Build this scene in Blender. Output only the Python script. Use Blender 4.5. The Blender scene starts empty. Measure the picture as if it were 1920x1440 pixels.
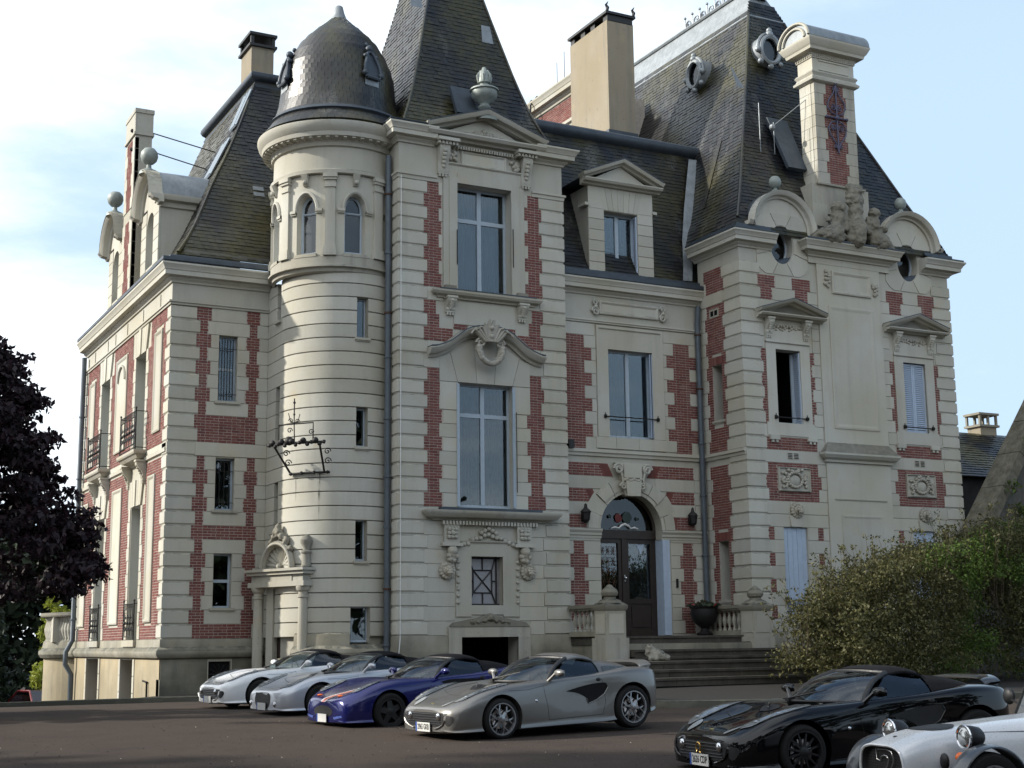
import bpy, bmesh, math, random
import numpy as np
from mathutils import Vector, Matrix, noise
from mathutils.bvhtree import BVHTree
R = math.radians
scene = bpy.context.scene
COL = scene.collection
random.seed(7)
rng = np.random.default_rng(7)

# ---------------------------------------------------------------- camera
def add_camera():
    f, pit, yaw, rol = 2658.186, 0.179837, 0.482464, -0.011921
    cp, sp = math.cos(pit), math.sin(pit)
    fw = Vector((math.sin(yaw)*cp, math.cos(yaw)*cp, sp))
    r0 = Vector((math.cos(yaw), -math.sin(yaw), 0)); u0 = r0.cross(fw)
    r = math.cos(rol)*r0 + math.sin(rol)*u0
    u = -math.sin(rol)*r0 + math.cos(rol)*u0
    cd = bpy.data.cameras.new('camera'); cam = bpy.data.objects.new('camera', cd)
    COL.objects.link(cam); scene.camera = cam
    cd.sensor_width = 36; cd.lens = f/1920*36; cd.clip_start = .1; cd.clip_end = 3000
    m = Matrix((r, u, -fw)).transposed().to_4x4(); m.translation = (0, 0, 1.4)
    cam.matrix_world = m
add_camera()

# ---------------------------------------------------------------- light
SUN_TO = Vector((-.80, .40, .50)).normalized()
def add_light():
    ld = bpy.data.lights.new('sun', 'SUN'); ld.energy = 5.0; ld.angle = R(1.5); ld.color = (1, .94, .84)
    so = bpy.data.objects.new('sun', ld); COL.objects.link(so)
    so.rotation_euler = SUN_TO.to_track_quat('Z', 'Y').to_euler()
    w = bpy.data.worlds.new('World'); scene.world = w; w.use_nodes = True
    nt = w.node_tree; nt.nodes.clear(); n = nt.nodes.new; L = nt.links.new
    out = n('ShaderNodeOutputWorld'); bg = n('ShaderNodeBackground'); L(bg.outputs[0], out.inputs[0])
    sky = n('ShaderNodeTexSky'); sky.sky_type = 'NISHITA'; sky.sun_disc = False
    el = math.asin(SUN_TO.z); az = math.atan2(SUN_TO.x, SUN_TO.y)
    sky.sun_elevation = el; sky.sun_rotation = az; sky.air_density = 1.2; sky.dust_density = .6; sky.ozone_density = 1.0
    bg.inputs[1].default_value = .145
    tc = n('ShaderNodeTexCoord')
    # drifting cloud: noise over the view direction, flattened like a layer overhead
    sep = n('ShaderNodeSeparateXYZ'); L(tc.outputs['Generated'], sep.inputs[0])
    add = n('ShaderNodeMath'); add.operation = 'ADD'; L(sep.outputs[2], add.inputs[0]); add.inputs[1].default_value = .22
    mx = n('ShaderNodeMath'); mx.operation = 'MAXIMUM'; L(add.outputs[0], mx.inputs[0]); mx.inputs[1].default_value = .06
    dv = n('ShaderNodeVectorMath'); dv.operation = 'DIVIDE'; L(tc.outputs['Generated'], dv.inputs[0])
    cmb = n('ShaderNodeCombineXYZ'); L(mx.outputs[0], cmb.inputs[0]); L(mx.outputs[0], cmb.inputs[1]); cmb.inputs[2].default_value = 1
    L(cmb.outputs[0], dv.inputs[1])
    mp = n('ShaderNodeMapping'); mp.inputs['Location'].default_value = (3.1, 1.7, 0); mp.inputs['Rotation'].default_value = (0, 0, .5); mp.inputs['Scale'].default_value = (1, 1.25, 2.2)
    L(dv.outputs[0], mp.inputs[0])
    ns = n('ShaderNodeTexNoise'); ns.inputs['Scale'].default_value = 1.05; ns.inputs['Detail'].default_value = 9; ns.inputs['Roughness'].default_value = .58
    L(mp.outputs[0], ns.inputs[0])
    dot = n('ShaderNodeVectorMath'); dot.operation = 'DOT_PRODUCT'; L(tc.outputs['Generated'], dot.inputs[0])
    dot.inputs[1].default_value = Vector((-.93, -.02, .12)).normalized()
    mul = n('ShaderNodeMath'); mul.operation = 'MULTIPLY_ADD'; L(dot.outputs['Value'], mul.inputs[0]); mul.inputs[1].default_value = .40; L(ns.outputs[0], mul.inputs[2])
    hi = n('ShaderNodeMath'); hi.operation = 'MULTIPLY_ADD'; L(sep.outputs[2], hi.inputs[0]); hi.inputs[1].default_value = -.16; L(mul.outputs[0], hi.inputs[2])
    ramp = n('ShaderNodeMapRange'); L(hi.outputs[0], ramp.inputs[0])
    ramp.inputs[1].default_value = .24; ramp.inputs[2].default_value = .54; ramp.interpolation_type = 'SMOOTHSTEP'
    mix = n('ShaderNodeMix'); mix.data_type = 'RGBA'
    L(ramp.outputs[0], mix.inputs[0])
    # thin veil lifts the clear part a little towards pale blue
    veil = n('ShaderNodeMix'); veil.data_type = 'RGBA'
    low = n('ShaderNodeMapRange'); low.interpolation_type = 'SMOOTHSTEP'; L(sep.outputs[2], low.inputs[0]); L(low.outputs[0], veil.inputs[0])
    for i, q in enumerate((.34, .78, .90, .04)): low.inputs[i+1].default_value = q
    L(sky.outputs[0], veil.inputs[6]); veil.inputs[7].default_value = (3.7, 4.95, 6.3, 1)
    L(veil.outputs[2], mix.inputs[6]); mix.inputs[7].default_value = (7.6, 8.1, 8.6, 1)
    L(mix.outputs[2], bg.inputs[0])
    vs = scene.view_settings; vs.view_transform = 'Standard'; vs.look = 'None'; vs.exposure = .28; vs.gamma = 1; vs.use_curve_mapping = False
add_light()

# ---------------------------------------------------------------- materials
class NT:
    def __init__(s, name):
        s.m = bpy.data.materials.new(name); s.m.use_nodes = True; s.t = s.m.node_tree
        s.b = s.t.nodes['Principled BSDF']; s.pos = None
    def n(s, k, **kw):
        o = s.t.nodes.new('ShaderNode'+k)
        for a, v in kw.items(): setattr(o, a, v)
        return o
    def L(s, a, b): s.t.links.new(a, b)
    def P(s):
        if s.pos is None: s.pos = s.n('NewGeometry')
        return s.pos.outputs['Position']
    def noise(s, scale, det=4, rough=.55, stretch=None, seed=0):
        v = s.P()
        if stretch or seed:
            mp = s.n('Mapping'); mp.inputs['Scale'].default_value = stretch or (1, 1, 1); mp.inputs['Location'].default_value = (seed*3.7, seed*1.3, seed*2.1)
            s.L(v, mp.inputs[0]); v = mp.outputs[0]
        t = s.n('TexNoise'); t.inputs['Scale'].default_value = scale; t.inputs['Detail'].default_value = det; t.inputs['Roughness'].default_value = rough
        s.L(v, t.inputs['Vector']); return t.outputs[0]
    def rng(s, v, a, b, c=0, d=1):
        m = s.n('MapRange'); s.L(v, m.inputs[0])
        for i, q in enumerate((a, b, c, d)): m.inputs[i+1].default_value = q
        return m.outputs[0]
    def math(s, op, a, b):
        m = s.n('Math', operation=op)
        for i, q in enumerate((a, b)):
            if isinstance(q, (int, float)): m.inputs[i].default_value = q
            else: s.L(q, m.inputs[i])
        return m.outputs[0]
    def mix(s, fac, a, b, mode='MIX'):
        m = s.n('Mix', data_type='RGBA', blend_type=mode)
        for i, q in ((0, fac), (6, a), (7, b)):
            if isinstance(q, (int, float)): m.inputs[i].default_value = q
            elif isinstance(q, tuple): m.inputs[i].default_value = (*q[:3], 1)
            else: s.L(q, m.inputs[i])
        return m.outputs[2]
    def col(s, v): 
        if isinstance(v, tuple): s.b.inputs['Base Color'].default_value = (*v[:3], 1)
        else: s.L(v, s.b.inputs['Base Color'])
    def bump(s, h, strength=.3, dist=.01):
        b = s.n('Bump'); b.inputs['Strength'].default_value = strength; b.inputs['Distance'].default_value = dist
        s.L(h, b.inputs['Height']); s.L(b.outputs[0], s.b.inputs['Normal'])
    def set(s, **k):
        for a, v in k.items(): s.b.inputs[a.replace('_', ' ')].default_value = v
        return s.m
    def rand(s): return s.n('ObjectInfo').outputs['Random']
    def island(s): return s.n('NewGeometry').outputs['Random Per Island']
    def upz(s):
        g = s.n('NewGeometry'); x = s.n('SeparateXYZ'); s.L(g.outputs['True Normal'], x.inputs[0]); return x.outputs[2]
    def z(s):
        x = s.n('SeparateXYZ'); s.L(s.P(), x.inputs[0]); return x.outputs[2]

def stone_mat(name, base, stain=.5, lich=.7, soot=0, vary=.10, foot=0):
    t = NT(name)
    c = t.mix(t.rng(t.noise(.55, 3), .35, .65), base, tuple(v*k for v, k in zip(base, (.90, .86, .78))))
    c = t.mix(t.math('MULTIPLY', t.rng(t.noise(1.6, 5, .6, seed=2), .60, .74), .28), c, (.50, .38, .20))
    c = t.mix(t.math('MULTIPLY', t.rng(t.noise(1.1, 6, .62, (3.2, 3.2, .32)), .52, .80), .62*stain), c, tuple(v*.34 for v in (.42, .41, .38)))
    c = t.mix(t.rng(t.noise(28, 4, .7, seed=1), .2, .8, -.06, .16), c, tuple(v*.55 for v in base))
    c = t.mix(t.math('MULTIPLY', t.rng(t.noise(7, 5, .7, seed=4), .60, .74), .35*stain+soot*.5), c, (.09, .088, .08))
    up = t.rng(t.upz(), .25, .8)
    c = t.mix(t.math('MULTIPLY', t.math('MULTIPLY', up, t.rng(t.noise(5, 5, .65, seed=3), .30, .62)), lich), c, (.075, .078, .068))
    if foot:   # rising damp: dark algae close to the ground
        d = t.math('ADD', t.z(), t.rng(t.noise(1.4, 4), .3, .7, -.4, .5))
        c = t.mix(t.rng(d, .3, 1.9, foot, 0), c, (.055, .058, .048))
    v = t.rng(t.rand(), 0, 1, 1-vary, 1+vary*.6)
    hs = t.n('HueSaturation'); t.L(c, hs.inputs['Color']); t.L(v, hs.inputs['Value']); t.col(hs.outputs[0])
    t.bump(t.mix(.5, t.noise(60, 4, .7), t.noise(9, 4, .6)), .35, .012)
    return t.set(Roughness=.88, **{'Specular_IOR_Level': .25})

def brick_mat(name, island):
    t = NT(name); r = t.island() if island else t.rand()
    cr = t.n('ValToRGB'); t.L(r, cr.inputs[0]); e = cr.color_ramp.elements
    e[0].color = (.140, .058, .053, 1); e[1].color = (.25, .122, .104, 1)
    for p, q in ((.3, (.185, .074, .066, 1)), (.62, (.215, .090, .078, 1)), (.86, (.18, .06, .05, 1))):
        k = e.new(p); k.color = q
    c = t.mix(t.rng(t.noise(40, 4, .7), .2, .8, 0, .35), cr.outputs[0], (.10, .04, .033))
    c = t.mix(t.math('MULTIPLY', t.rng(t.noise(.9, 5, .6, (2, 2, .6)), .56, .8), .5), c, (.30, .26, .22))
    t.col(c); t.bump(t.noise(70, 4, .7), .4, .006)
    return t.set(Roughness=.9, **{'Specular_IOR_Level': .2})

def slate_mat(name, island, moss=1.0):
    t = NT(name); r = t.island() if island else t.rand()
    c = t.mix(r, (.005, .0055, .0065), (.014, .0145, .016))
    c = t.mix(t.math('MULTIPLY', t.rng(t.noise(1.0, 5, .62, (2.6, 2.6, .30)), .50, .72), .8), c, (.005, .005, .0055))
    m = t.math('MULTIPLY', t.rng(t.noise(.50, 6, .62, (1, 1, .55), seed=5), .44, .60), t.rng(t.noise(9, 4, .7), .25, .55))
    c = t.mix(t.math('MULTIPLY', m, .85*moss), c, (.055, .050, .012))
    l = t.math('MULTIPLY', t.rng(t.noise(.8, 5, .6, (2, 2, .35), seed=9), .57, .72), t.rng(t.noise(22, 3, .7), .4, .6))
    c = t.mix(t.math('MULTIPLY', l, .55), c, (.20, .20, .185))
    t.col(c); t.L(t.rng(t.noise(14, 3), .2, .8, .26, .50), t.b.inputs['Roughness'])
    t.bump(t.noise(45, 4, .7), .3, .005)
    return t.set(**{'Specular_IOR_Level': .6})

def simple(name, c, rough=.6, metal=0, var=.25, scale=6, bump=.15, spec=.5, streak=None):
    t = NT(name)
    k = t.mix(t.rng(t.noise(scale, 5, .65), .3, .7, 0, 1), c, tuple(v*(1-var) for v in c))
    if streak: k = t.mix(t.math('MULTIPLY', t.rng(t.noise(2.2, 5, .65, (5, 5, .5), seed=2), .48, .75), .6), k, streak)
    t.col(k); t.L(t.rng(t.noise(scale*3, 3), .2, .8, max(rough-.1, .02), min(rough+.12, 1)), t.b.inputs['Roughness'])
    if bump: t.bump(t.noise(scale*8, 4, .7), bump, .005)
    return t.set(Metallic=metal, **{'Specular_IOR_Level': spec})

def glass_mat(name, tint=(1, 1, 1), lo=.10, rough=.01):
    t = NT(name); t.t.nodes.remove(t.b)
    out = t.t.nodes['Material Output']; mx = t.n('MixShader'); tr = t.n('BsdfTransparent'); gl = t.n('BsdfGlossy')
    tr.inputs[0].default_value = (*tint, 1); gl.inputs[0].default_value = (.92, .96, 1, 1); gl.inputs['Roughness'].default_value = rough
    fr = t.n('Fresnel'); fr.inputs[0].default_value = 1.52
    wv = t.n('Bump'); wv.inputs['Strength'].default_value = .05; wv.inputs['Distance'].default_value = .02
    t.L(t.noise(1.7, 2), wv.inputs['Height']); t.L(wv.outputs[0], gl.inputs['Normal'])
    f = t.rng(fr.outputs[0], 0, 1, lo, 1)
    t.L(f, mx.inputs[0]); t.L(tr.outputs[0], mx.inputs[1]); t.L(gl.outputs[0], mx.inputs[2]); t.L(mx.outputs[0], out.inputs[0])
    return t.m

def paint_mat(name, c, flake=0, rough=.25, coat=1.0):
    t = NT(name)
    t.col(t.mix(t.rng(t.noise(3, 4), .3, .7, 0, .5), c, tuple(v*.88 for v in c)))
    d = t.rng(t.noise(60, 3, .7), .35, .8, rough, rough+(.18 if rough > .1 else .02)); t.L(d, t.b.inputs['Roughness'])
    return t.set(Metallic=flake, Coat_Weight=coat if flake < .1 else coat*.6, Coat_Roughness=.04)

def leaf_mat(name, a, b, trans=.25):
    t = NT(name); t.col(t.mix(t.island(), a, b))
    t.set(Roughness=.55, **{'Specular_IOR_Level': .3})
    tr = t.n('BsdfTranslucent'); t.L(t.mix(t.island(), a, b), tr.inputs[0])
    mx = t.n('MixShader'); mx.inputs[0].default_value = trans
    t.L(t.b.outputs[0], mx.inputs[1]); t.L(tr.outputs[0], mx.inputs[2]); t.L(mx.outputs[0], t.t.nodes['Material Output'].inputs[0])
    return t.m

ST = (.50, .495, .445)
M = {}
M['stone'] = stone_mat('limestone', ST, .34, .7)
M['stone2'] = stone_mat('limestone_dirty', (.43, .42, .37), .9, 1.0, .35)
M['stone3'] = stone_mat('limestone_base', (.39, .375, .315), 1.0, 1.0, .3, foot=.85)
M['carve'] = stone_mat('carved_limestone', (.45, .43, .375), .8, 1.0, .25)
M['weather'] = stone_mat('weathered_carving', (.25, .24, .205), 1.0, 1.0, .9)
M['render'] = stone_mat('rough_render', (.50, .43, .30), .7, .8, .3, foot=.45)
M['chimrender'] = stone_mat('chimney_render', (.30, .265, .205), 1.0, .6, .35)
M['brick'] = brick_mat('brick', False); M['brickI'] = brick_mat('brick_laid', True)
M['mortar'] = simple('mortar', (.50, .45, .40), .95, 0, .3, 9, .3, .2)
M['slate'] = slate_mat('slate', False); M['slateI'] = slate_mat('slate_laid', True)
M['zinc'] = simple('zinc', (.30, .33, .35), .48, .35, .35, 3, .05, .5, (.16, .18, .19))
M['lead'] = simple('lead', (.060, .078, .10), .5, .2, .35, 3, .05, .5, (.05, .06, .07))
M['verdigris'] = simple('zinc_finial', (.30, .335, .315), .55, .2, .3, 5, .1)
M['iron'] = simple('wrought_iron', (.018, .017, .017), .6, .3, .3, 20, .1)
M['rust'] = simple('rusty_iron', (.10, .05, .03), .8, .2, .4, 20, .1)
M['ironblue'] = simple('painted_iron', (.10, .10, .16), .6, .2, .3, 20, .1)
M['pipe'] = simple('pipe_paint', (.100, .125, .150), .5, .15, .25, 4, .05, .5, (.06, .07, .08))
M['frame'] = simple('window_paint', (.38, .45, .52), .5, 0, .12, 8, .1)
M['shutter'] = simple('shutter_paint', (.44, .53, .66), .55, 0, .12, 8, .08, .4, (.34, .42, .52))
M['wood'] = simple('dark_oak', (.028, .017, .012), .45, 0, .4, 6, .15)
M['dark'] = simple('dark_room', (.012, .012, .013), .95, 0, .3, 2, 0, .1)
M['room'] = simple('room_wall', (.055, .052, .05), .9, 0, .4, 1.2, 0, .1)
M['curtain'] = simple('curtain', (.045, .055, .075), .85, 0, .15, 3, .1, .2)
M['lace'] = simple('lace_curtain', (.055, .05, .045), .9, 0, .85, 7, 0, .2)
M['glass'] = glass_mat('window_glass', (.82, .88, .90), .02)
M['carglass'] = glass_mat('car_glass', (.50, .58, .58), .05)
M['white'] = simple('white_paint', (.75, .75, .73), .5, 0, .08, 5, 0)
M['black'] = simple('black_trim', (.012, .012, .013), .5, 0, .3, 12, .05)
M['rubber'] = simple('tyre_rubber', (.017, .017, .017), .8, 0, .35, 15, .2, .25)
M['canvas'] = simple('black_canvas', (.010, .010, .012), .9, 0, .3, 30, .3, .15)
M['chrome'] = simple('chrome', (.72, .73, .75), .1, 1, .05, 4, 0)
M['lamp'] = glass_mat('lamp_glass', (.9, .93, .95), .12)
M['alloy'] = simple('alloy_rim', (.34, .34, .35), .3, .8, .15, 6, 0)
M['alloydark'] = simple('dark_rim', (.035, .035, .037), .35, .6, .2, 6, 0)
M['orange'] = simple('orange_lens', (.85, .16, .015), .2, 0, .1, 5, 0)
M['red'] = simple('red_lens', (.45, .015, .015), .2, 0, .1, 5, 0)
M['plate'] = simple('plate_white', (.62, .62, .60), .45, 0, .06, 8, 0)
M['plateblue'] = simple('plate_blue', (.02, .08, .35), .45, 0, .06, 8, 0)
M['bark'] = simple('bark', (.055, .042, .032), .95, 0, .5, 8, .6, .1)
M['leafpurple'] = leaf_mat('copper_beech_leaf', (.012, .007, .011), (.030, .014, .020), .15)
M['leafbush'] = leaf_mat('bush_leaf', (.040, .046, .015), (.135, .128, .052), .30)
M['leafbush2'] = leaf_mat('bush_leaf_fresh', (.055, .10, .018), (.11, .17, .03), .35)
M['leafdark'] = leaf_mat('dark_leaf', (.014, .024, .014), (.034, .050, .026), .2)
M['leafyellow'] = leaf_mat('yellow_leaf', (.16, .20, .025), (.30, .33, .05), .35)
M['twig'] = simple('twig', (.12, .10, .075), .9, 0, .4, 9, 0, .1)
M['ivy'] = leaf_mat('ivy_leaf', (.04, .060, .016), (.11, .12, .035), .25)
# ---------------------------------------------------------------- helpers
class MB:
    """collects faces, then links them as ONE mesh object"""
    def __init__(s): s.v = []; s.f = []; s.mi = []
    def add(s, vs, fs, m=0):
        o = len(s.v); s.v.extend(tuple(p) for p in vs)
        s.f.extend(tuple(i+o for i in f) for f in fs); s.mi.extend([m]*len(fs)); return s
    def box(s, x0, x1, y0, y1, z0, z1, m=0):
        return s.add([(x0,y0,z0),(x1,y0,z0),(x1,y1,z0),(x0,y1,z0),(x0,y0,z1),(x1,y0,z1),(x1,y1,z1),(x0,y1,z1)],
                     [(0,3,2,1),(4,5,6,7),(0,1,5,4),(1,2,6,5),(2,3,7,6),(3,0,4,7)], m)
    def fbox(s, F, u0, u1, z0, z1, d0, d1, m=0):
        a = F(u0, z0, d0); b = F(u1, z1, d1)
        return s.box(min(a[0],b[0]),max(a[0],b[0]),min(a[1],b[1]),max(a[1],b[1]),z0,z1,m)
    def prism(s, F, poly, d0, d1, m=0, back=True):
        """polygon in (u,z) extruded from depth d0 to d1 on facade F"""
        n = len(poly); vs = [F(u,z,d1) for u,z in poly]+[F(u,z,d0) for u,z in poly]
        fs = [tuple(range(n))]+[(i,i+n,(i+1)%n+n,(i+1)%n) for i in range(n)]
        if back: fs.append(tuple(range(2*n-1,n-1,-1)))
        return s.add(vs, fs, m)
    def extrude(s, poly3, vec, m=0):
        n = len(poly3); vec = Vector(vec); a = [Vector(p) for p in poly3]; b = [p+vec for p in a]
        return s.add(a+b, [tuple(range(n)), tuple(range(2*n-1,n-1,-1))]+[(i,i+n,(i+1)%n+n,(i+1)%n) for i in range(n)], m)
    def tube(s, pts, r, n=8, m=0, cap=True):
        pts = [Vector(p) for p in pts]; rs = r if isinstance(r, (list, tuple)) else [r]*len(pts)
        rings = []; up = Vector((0,0,1)); prev = None
        for i, p in enumerate(pts):
            t = (pts[min(i+1,len(pts)-1)]-pts[max(i-1,0)])
            if t.length < 1e-9: t = Vector((0,0,1))
            t.normalize()
            if prev is None:
                a = t.cross(up if abs(t.z) < .95 else Vector((1,0,0))).normalized()
            else:
                a = (prev - t*prev.dot(t)); a = a.normalized() if a.length > 1e-6 else t.orthogonal().normalized()
            prev = a; b = t.cross(a)
            rings.append([p+(a*math.cos(k*2*math.pi/n)+b*math.sin(k*2*math.pi/n))*rs[i] for k in range(n)])
        vs = [v for rg in rings for v in rg]; fs = []
        for i in range(len(pts)-1):
            for k in range(n): fs.append((i*n+k, i*n+(k+1)%n, (i+1)*n+(k+1)%n, (i+1)*n+k))
        if cap: fs += [tuple(range(n-1,-1,-1)), tuple((len(pts)-1)*n+k for k in range(n))]
        return s.add(vs, fs, m)
    def lathe(s, prof, c, n=24, a0=0, a1=None, m=0, sx=1, sy=1):
        """profile [(r,z)] turned about the vertical axis at c=(x,y,z0); angle 0 looks to -Y"""
        full = a1 is None; a1 = 360 if full else a1; k = n if full else n+1
        vs = []
        for r, z in prof:
            for i in range(k):
                t = R(a0+(a1-a0)*i/n); vs.append((c[0]+r*math.sin(t)*sx, c[1]-r*math.cos(t)*sy, c[2]+z))
        fs = []
        for j in range(len(prof)-1):
            for i in range(n if full else n):
                a = j*k+i; b = j*k+((i+1)%k); fs.append((a, b, b+k, a+k))
        return s.add(vs, fs, m)
    def ball(s, c, r, m=0, n=12, h=8, sx=1, sy=1, sz=1, jit=0):
        vs = []; fs = []
        for j in range(h+1):
            t = math.pi*j/h
            for i in range(n):
                a = 2*math.pi*i/n; k = 1
                if jit: k = 1+jit*(random.random()-.5)
                vs.append((c[0]+r*sx*k*math.sin(t)*math.cos(a), c[1]+r*sy*k*math.sin(t)*math.sin(a), c[2]-r*sz*math.cos(t)))
        for j in range(h):
            for i in range(n): fs.append((j*n+i, j*n+(i+1)%n, (j+1)*n+(i+1)%n, (j+1)*n+i))
        return s.add(vs, fs, m)
    def sweep(s, path, prof, mapf, closed=False, m=0, cap=True):
        """2D path mitred; prof [(offset along the path normal, other)]; mapf((a,b),other)->3D"""
        P = [Vector((p[0], p[1])) for p in path]; n = len(P); k = len(prof); vs = []
        for i in range(n):
            d0 = P[i]-P[i-1] if (i or closed) else P[1]-P[0]
            d1 = P[(i+1)%n]-P[i] if (i < n-1 or closed) else d0
            d0.normalize(); d1.normalize()
            n0 = Vector((d0.y,-d0.x)); n1 = Vector((d1.y,-d1.x)); mm = n0+n1
            mm = mm/max(mm.dot(n0), .3) if mm.length > 1e-6 else n0
            for o, z in prof: q = P[i]+mm*o; vs.append(mapf((q.x, q.y), z))
        fs = []
        for i in range(n if closed else n-1):
            a = i*k; b = ((i+1)%n)*k
            for j in range(k-1): fs.append((a+j, b+j, b+j+1, a+j+1))
        if cap and not closed: fs += [tuple(range(k)), tuple((n-1)*k+j for j in range(k-1,-1,-1))]
        return s.add(vs, fs, m)
    def mesh(s, name, mats, smooth=None, weld=False):
        me = bpy.data.meshes.new(name); me.from_pydata(s.v, [], s.f)
        for q in mats: me.materials.append(q)
        me.polygons.foreach_set('material_index', s.mi)
        bm = bmesh.new(); bm.from_mesh(me)
        if weld: bmesh.ops.remove_doubles(bm, verts=bm.verts, dist=1e-4)
        bmesh.ops.recalc_face_normals(bm, faces=bm.faces); bm.to_mesh(me); bm.free()
        if smooth is not None:
            me.polygons.foreach_set('use_smooth', [True]*len(me.polygons))
            me.set_sharp_from_angle(angle=R(smooth))
        me.update(); return me
    def build(s, name, mats, parent=None, smooth=None, weld=False):
        if not isinstance(mats, (list, tuple)): mats = [mats]
        return link(name, s.mesh(name, mats, smooth, weld), parent)

def each(mb, name, mats, parent):
    """one object per connected piece"""
    p = list(range(len(mb.v)))
    def f(i):
        while p[i] != i: p[i] = p[p[i]]; i = p[i]
        return i
    for q in mb.f:
        for k in q[1:]: p[f(k)] = f(q[0])
    g = {}
    for q, m in zip(mb.f, mb.mi): g.setdefault(f(q[0]), []).append((q, m))
    for fs in g.values():
        ids = sorted({i for q, _ in fs for i in q}); mp = {a: b for b, a in enumerate(ids)}; o = MB()
        o.v = [mb.v[i] for i in ids]; o.f = [tuple(mp[i] for i in q) for q, _ in fs]; o.mi = [m for _, m in fs]; o.build(name, mats, parent)
def sculpt(mb, name, mat, parent, vox=.03, amp=.03, fr=7):
    """fuse rough lumps into one carved body"""
    me = mb.mesh(name, [M[mat]]); o = bpy.data.objects.new('tmp', me); COL.objects.link(o)
    m = o.modifiers.new('r', 'REMESH'); m.mode = 'VOXEL'; m.voxel_size = vox
    q = bpy.data.meshes.new_from_object(o.evaluated_get(bpy.context.evaluated_depsgraph_get())); bpy.data.objects.remove(o); q.name = name
    for v in q.vertices:
        p = v.co; n = noise.noise(p*fr)+.6*noise.noise(p*fr*2.3); v.co = p+v.normal*amp*(n-abs(noise.noise(p*fr*1.4))*1.2)
    q.polygons.foreach_set('use_smooth', [True]*len(q.polygons)); q.materials.clear(); q.materials.append(M[mat]); q.update(); return link(name, q, parent)
def link(name, me, parent=None):
    o = bpy.data.objects.new(name, me); COL.objects.link(o)
    if parent is not None: adopt(o, parent)
    return o
WORLD = {}
def adopt(o, parent):
    o.parent = parent; o.matrix_parent_inverse = WORLD.get(parent.name, Matrix.Identity(4)).inverted()
def thing(name, label, cat, loc, rz=0, group=None):
    o = bpy.data.objects.new(name, None); COL.objects.link(o); o.empty_display_size = .3
    o.location = loc; o.rotation_euler = (0, 0, rz); tag(o, label, cat, group)
    WORLD[o.name] = Matrix.Translation(loc) @ Matrix.Rotation(rz, 4, 'Z'); return o
def tag(o, label, cat, group=None):
    o['label'] = label; o['category'] = cat
    if group: o['group'] = group
    return o
def kind(o, k): o['kind'] = k; return o

class Front:                       # facade looking to -Y ; u = X
    rz = 0
    def __init__(s, y): s.y = y
    def __call__(s, u, z, d=0): return (u, s.y-d, z)
class Left:                        # facade looking to -X ; u = Y
    rz = -math.pi/2
    def __init__(s, x): s.x = x
    def __call__(s, u, z, d=0): return (s.x-d, u, z)
LW = Front(33.85); CP = Front(30.8); RE = Front(31.4); RP = Front(29.5); LF = Left(8.34); RL = Left(22.3)
Z0, DZ = 1.56, .337
def zk(k): return Z0+DZ*k

# ---- the chateau itself
CH = thing('chateau', 'tall cream stone and red brick mansion with slate roofs, round tower and white quoins', 'mansion', (16, 31.4, .3))

_cache = {}
def chamfer_box(w, h, d, c):
    key = (round(w,3), round(h,3), round(d,3), round(c,3))
    if key not in _cache:
        mb = MB(); x, z = w/2, h/2
        mb.add([(-x,.03,-z),(x,.03,-z),(x,.03,z),(-x,.03,z),(-x,-d+c,-z),(x,-d+c,-z),(x,-d+c,z),(-x,-d+c,z),
                (-x+c,-d,-z+c),(x-c,-d,-z+c),(x-c,-d,z-c),(-x+c,-d,z-c)],
               [(8,9,10,11),(4,5,9,8),(5,6,10,9),(6,7,11,10),(7,4,8,11),(0,1,5,4),(1,2,6,5),(2,3,7,6),(3,0,4,7)])
        _cache[key] = mb.mesh('stone_block', [M['stone']])
    return _cache[key]
def block(F, u0, u1, z0, z1, d=.02, c=.006, name='stone_block', gap=.004):
    w, h = u1-u0-gap*2, z1-z0-gap*2
    me = chamfer_box(w, h, d, c); o = link(name, me, None)
    o.location = F((u0+u1)/2, (z0+z1)/2, 0); o.rotation_euler = (0, 0, F.rz); adopt(o, CH); return o
def corner_block(x0, x1, y0, y1, z0, z1, c=.035, name='quoin', lip=.03):
    """rusticated corner stone, chamfered along its top and bottom"""
    mb = MB(); g = .004
    a = (x0-lip, x1, y0-lip, y1); z0 += g; z1 -= g
    def ring(k, z): return [(a[0]+k, a[2]+k, z), (a[1], a[2]+k, z), (a[1], a[3], z), (a[0]+k, a[3], z)]
    vs = ring(c, z0)+ring(0, z0+c)+ring(0, z1-c)+ring(c, z1)
    fs = [(3,2,1,0),(12,13,14,15)]
    for j in range(3):
        for i in range(4): fs.append((j*4+i, j*4+(i+1)%4, j*4+4+(i+1)%4, j*4+4+i))
    # pillow the vertical arris
    mb.add(vs, fs); return mb.build(name, M['stone'], CH)

BRICKS = []            # (F,u0,u1,z0,z1)
def bricks(F, rects):
    """rects (u0,u1,k0,k1): runs of whole stone courses filled with five brick rows each"""
    for u0, u1, z0, z1 in rects:
        n = max(1, round((z1-z0)/(DZ/5))); h = (z1-z0)/n
        MORTAR.fbox(F, u0-.004, u1+.004, z0, z1, -.02, .011)
        for j in range(n):
            za = z0+j*h; row = int(round((za-Z0)/(DZ/5)))
            p = .165                                  # mean of stretcher and header
            i = math.floor((u0-(row % 2)*p*.75)/(2*p))-1
            while True:
                base = i*2*p+(row % 2)*p*.75
                if base > u1: break
                for a, b in ((base, base+.22), (base+.22, base+.33)):
                    a, b = max(a, u0), min(b, u1)
                    if b-a > .035: BRICKS.append((F, a+.006, b-.006, za+.0065, za+h-.0065))
                i += 1
MORTAR = MB()
def krects(rows): return [(a, b, zk(k), zk(k+1)) for k, a, b in rows]

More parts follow.
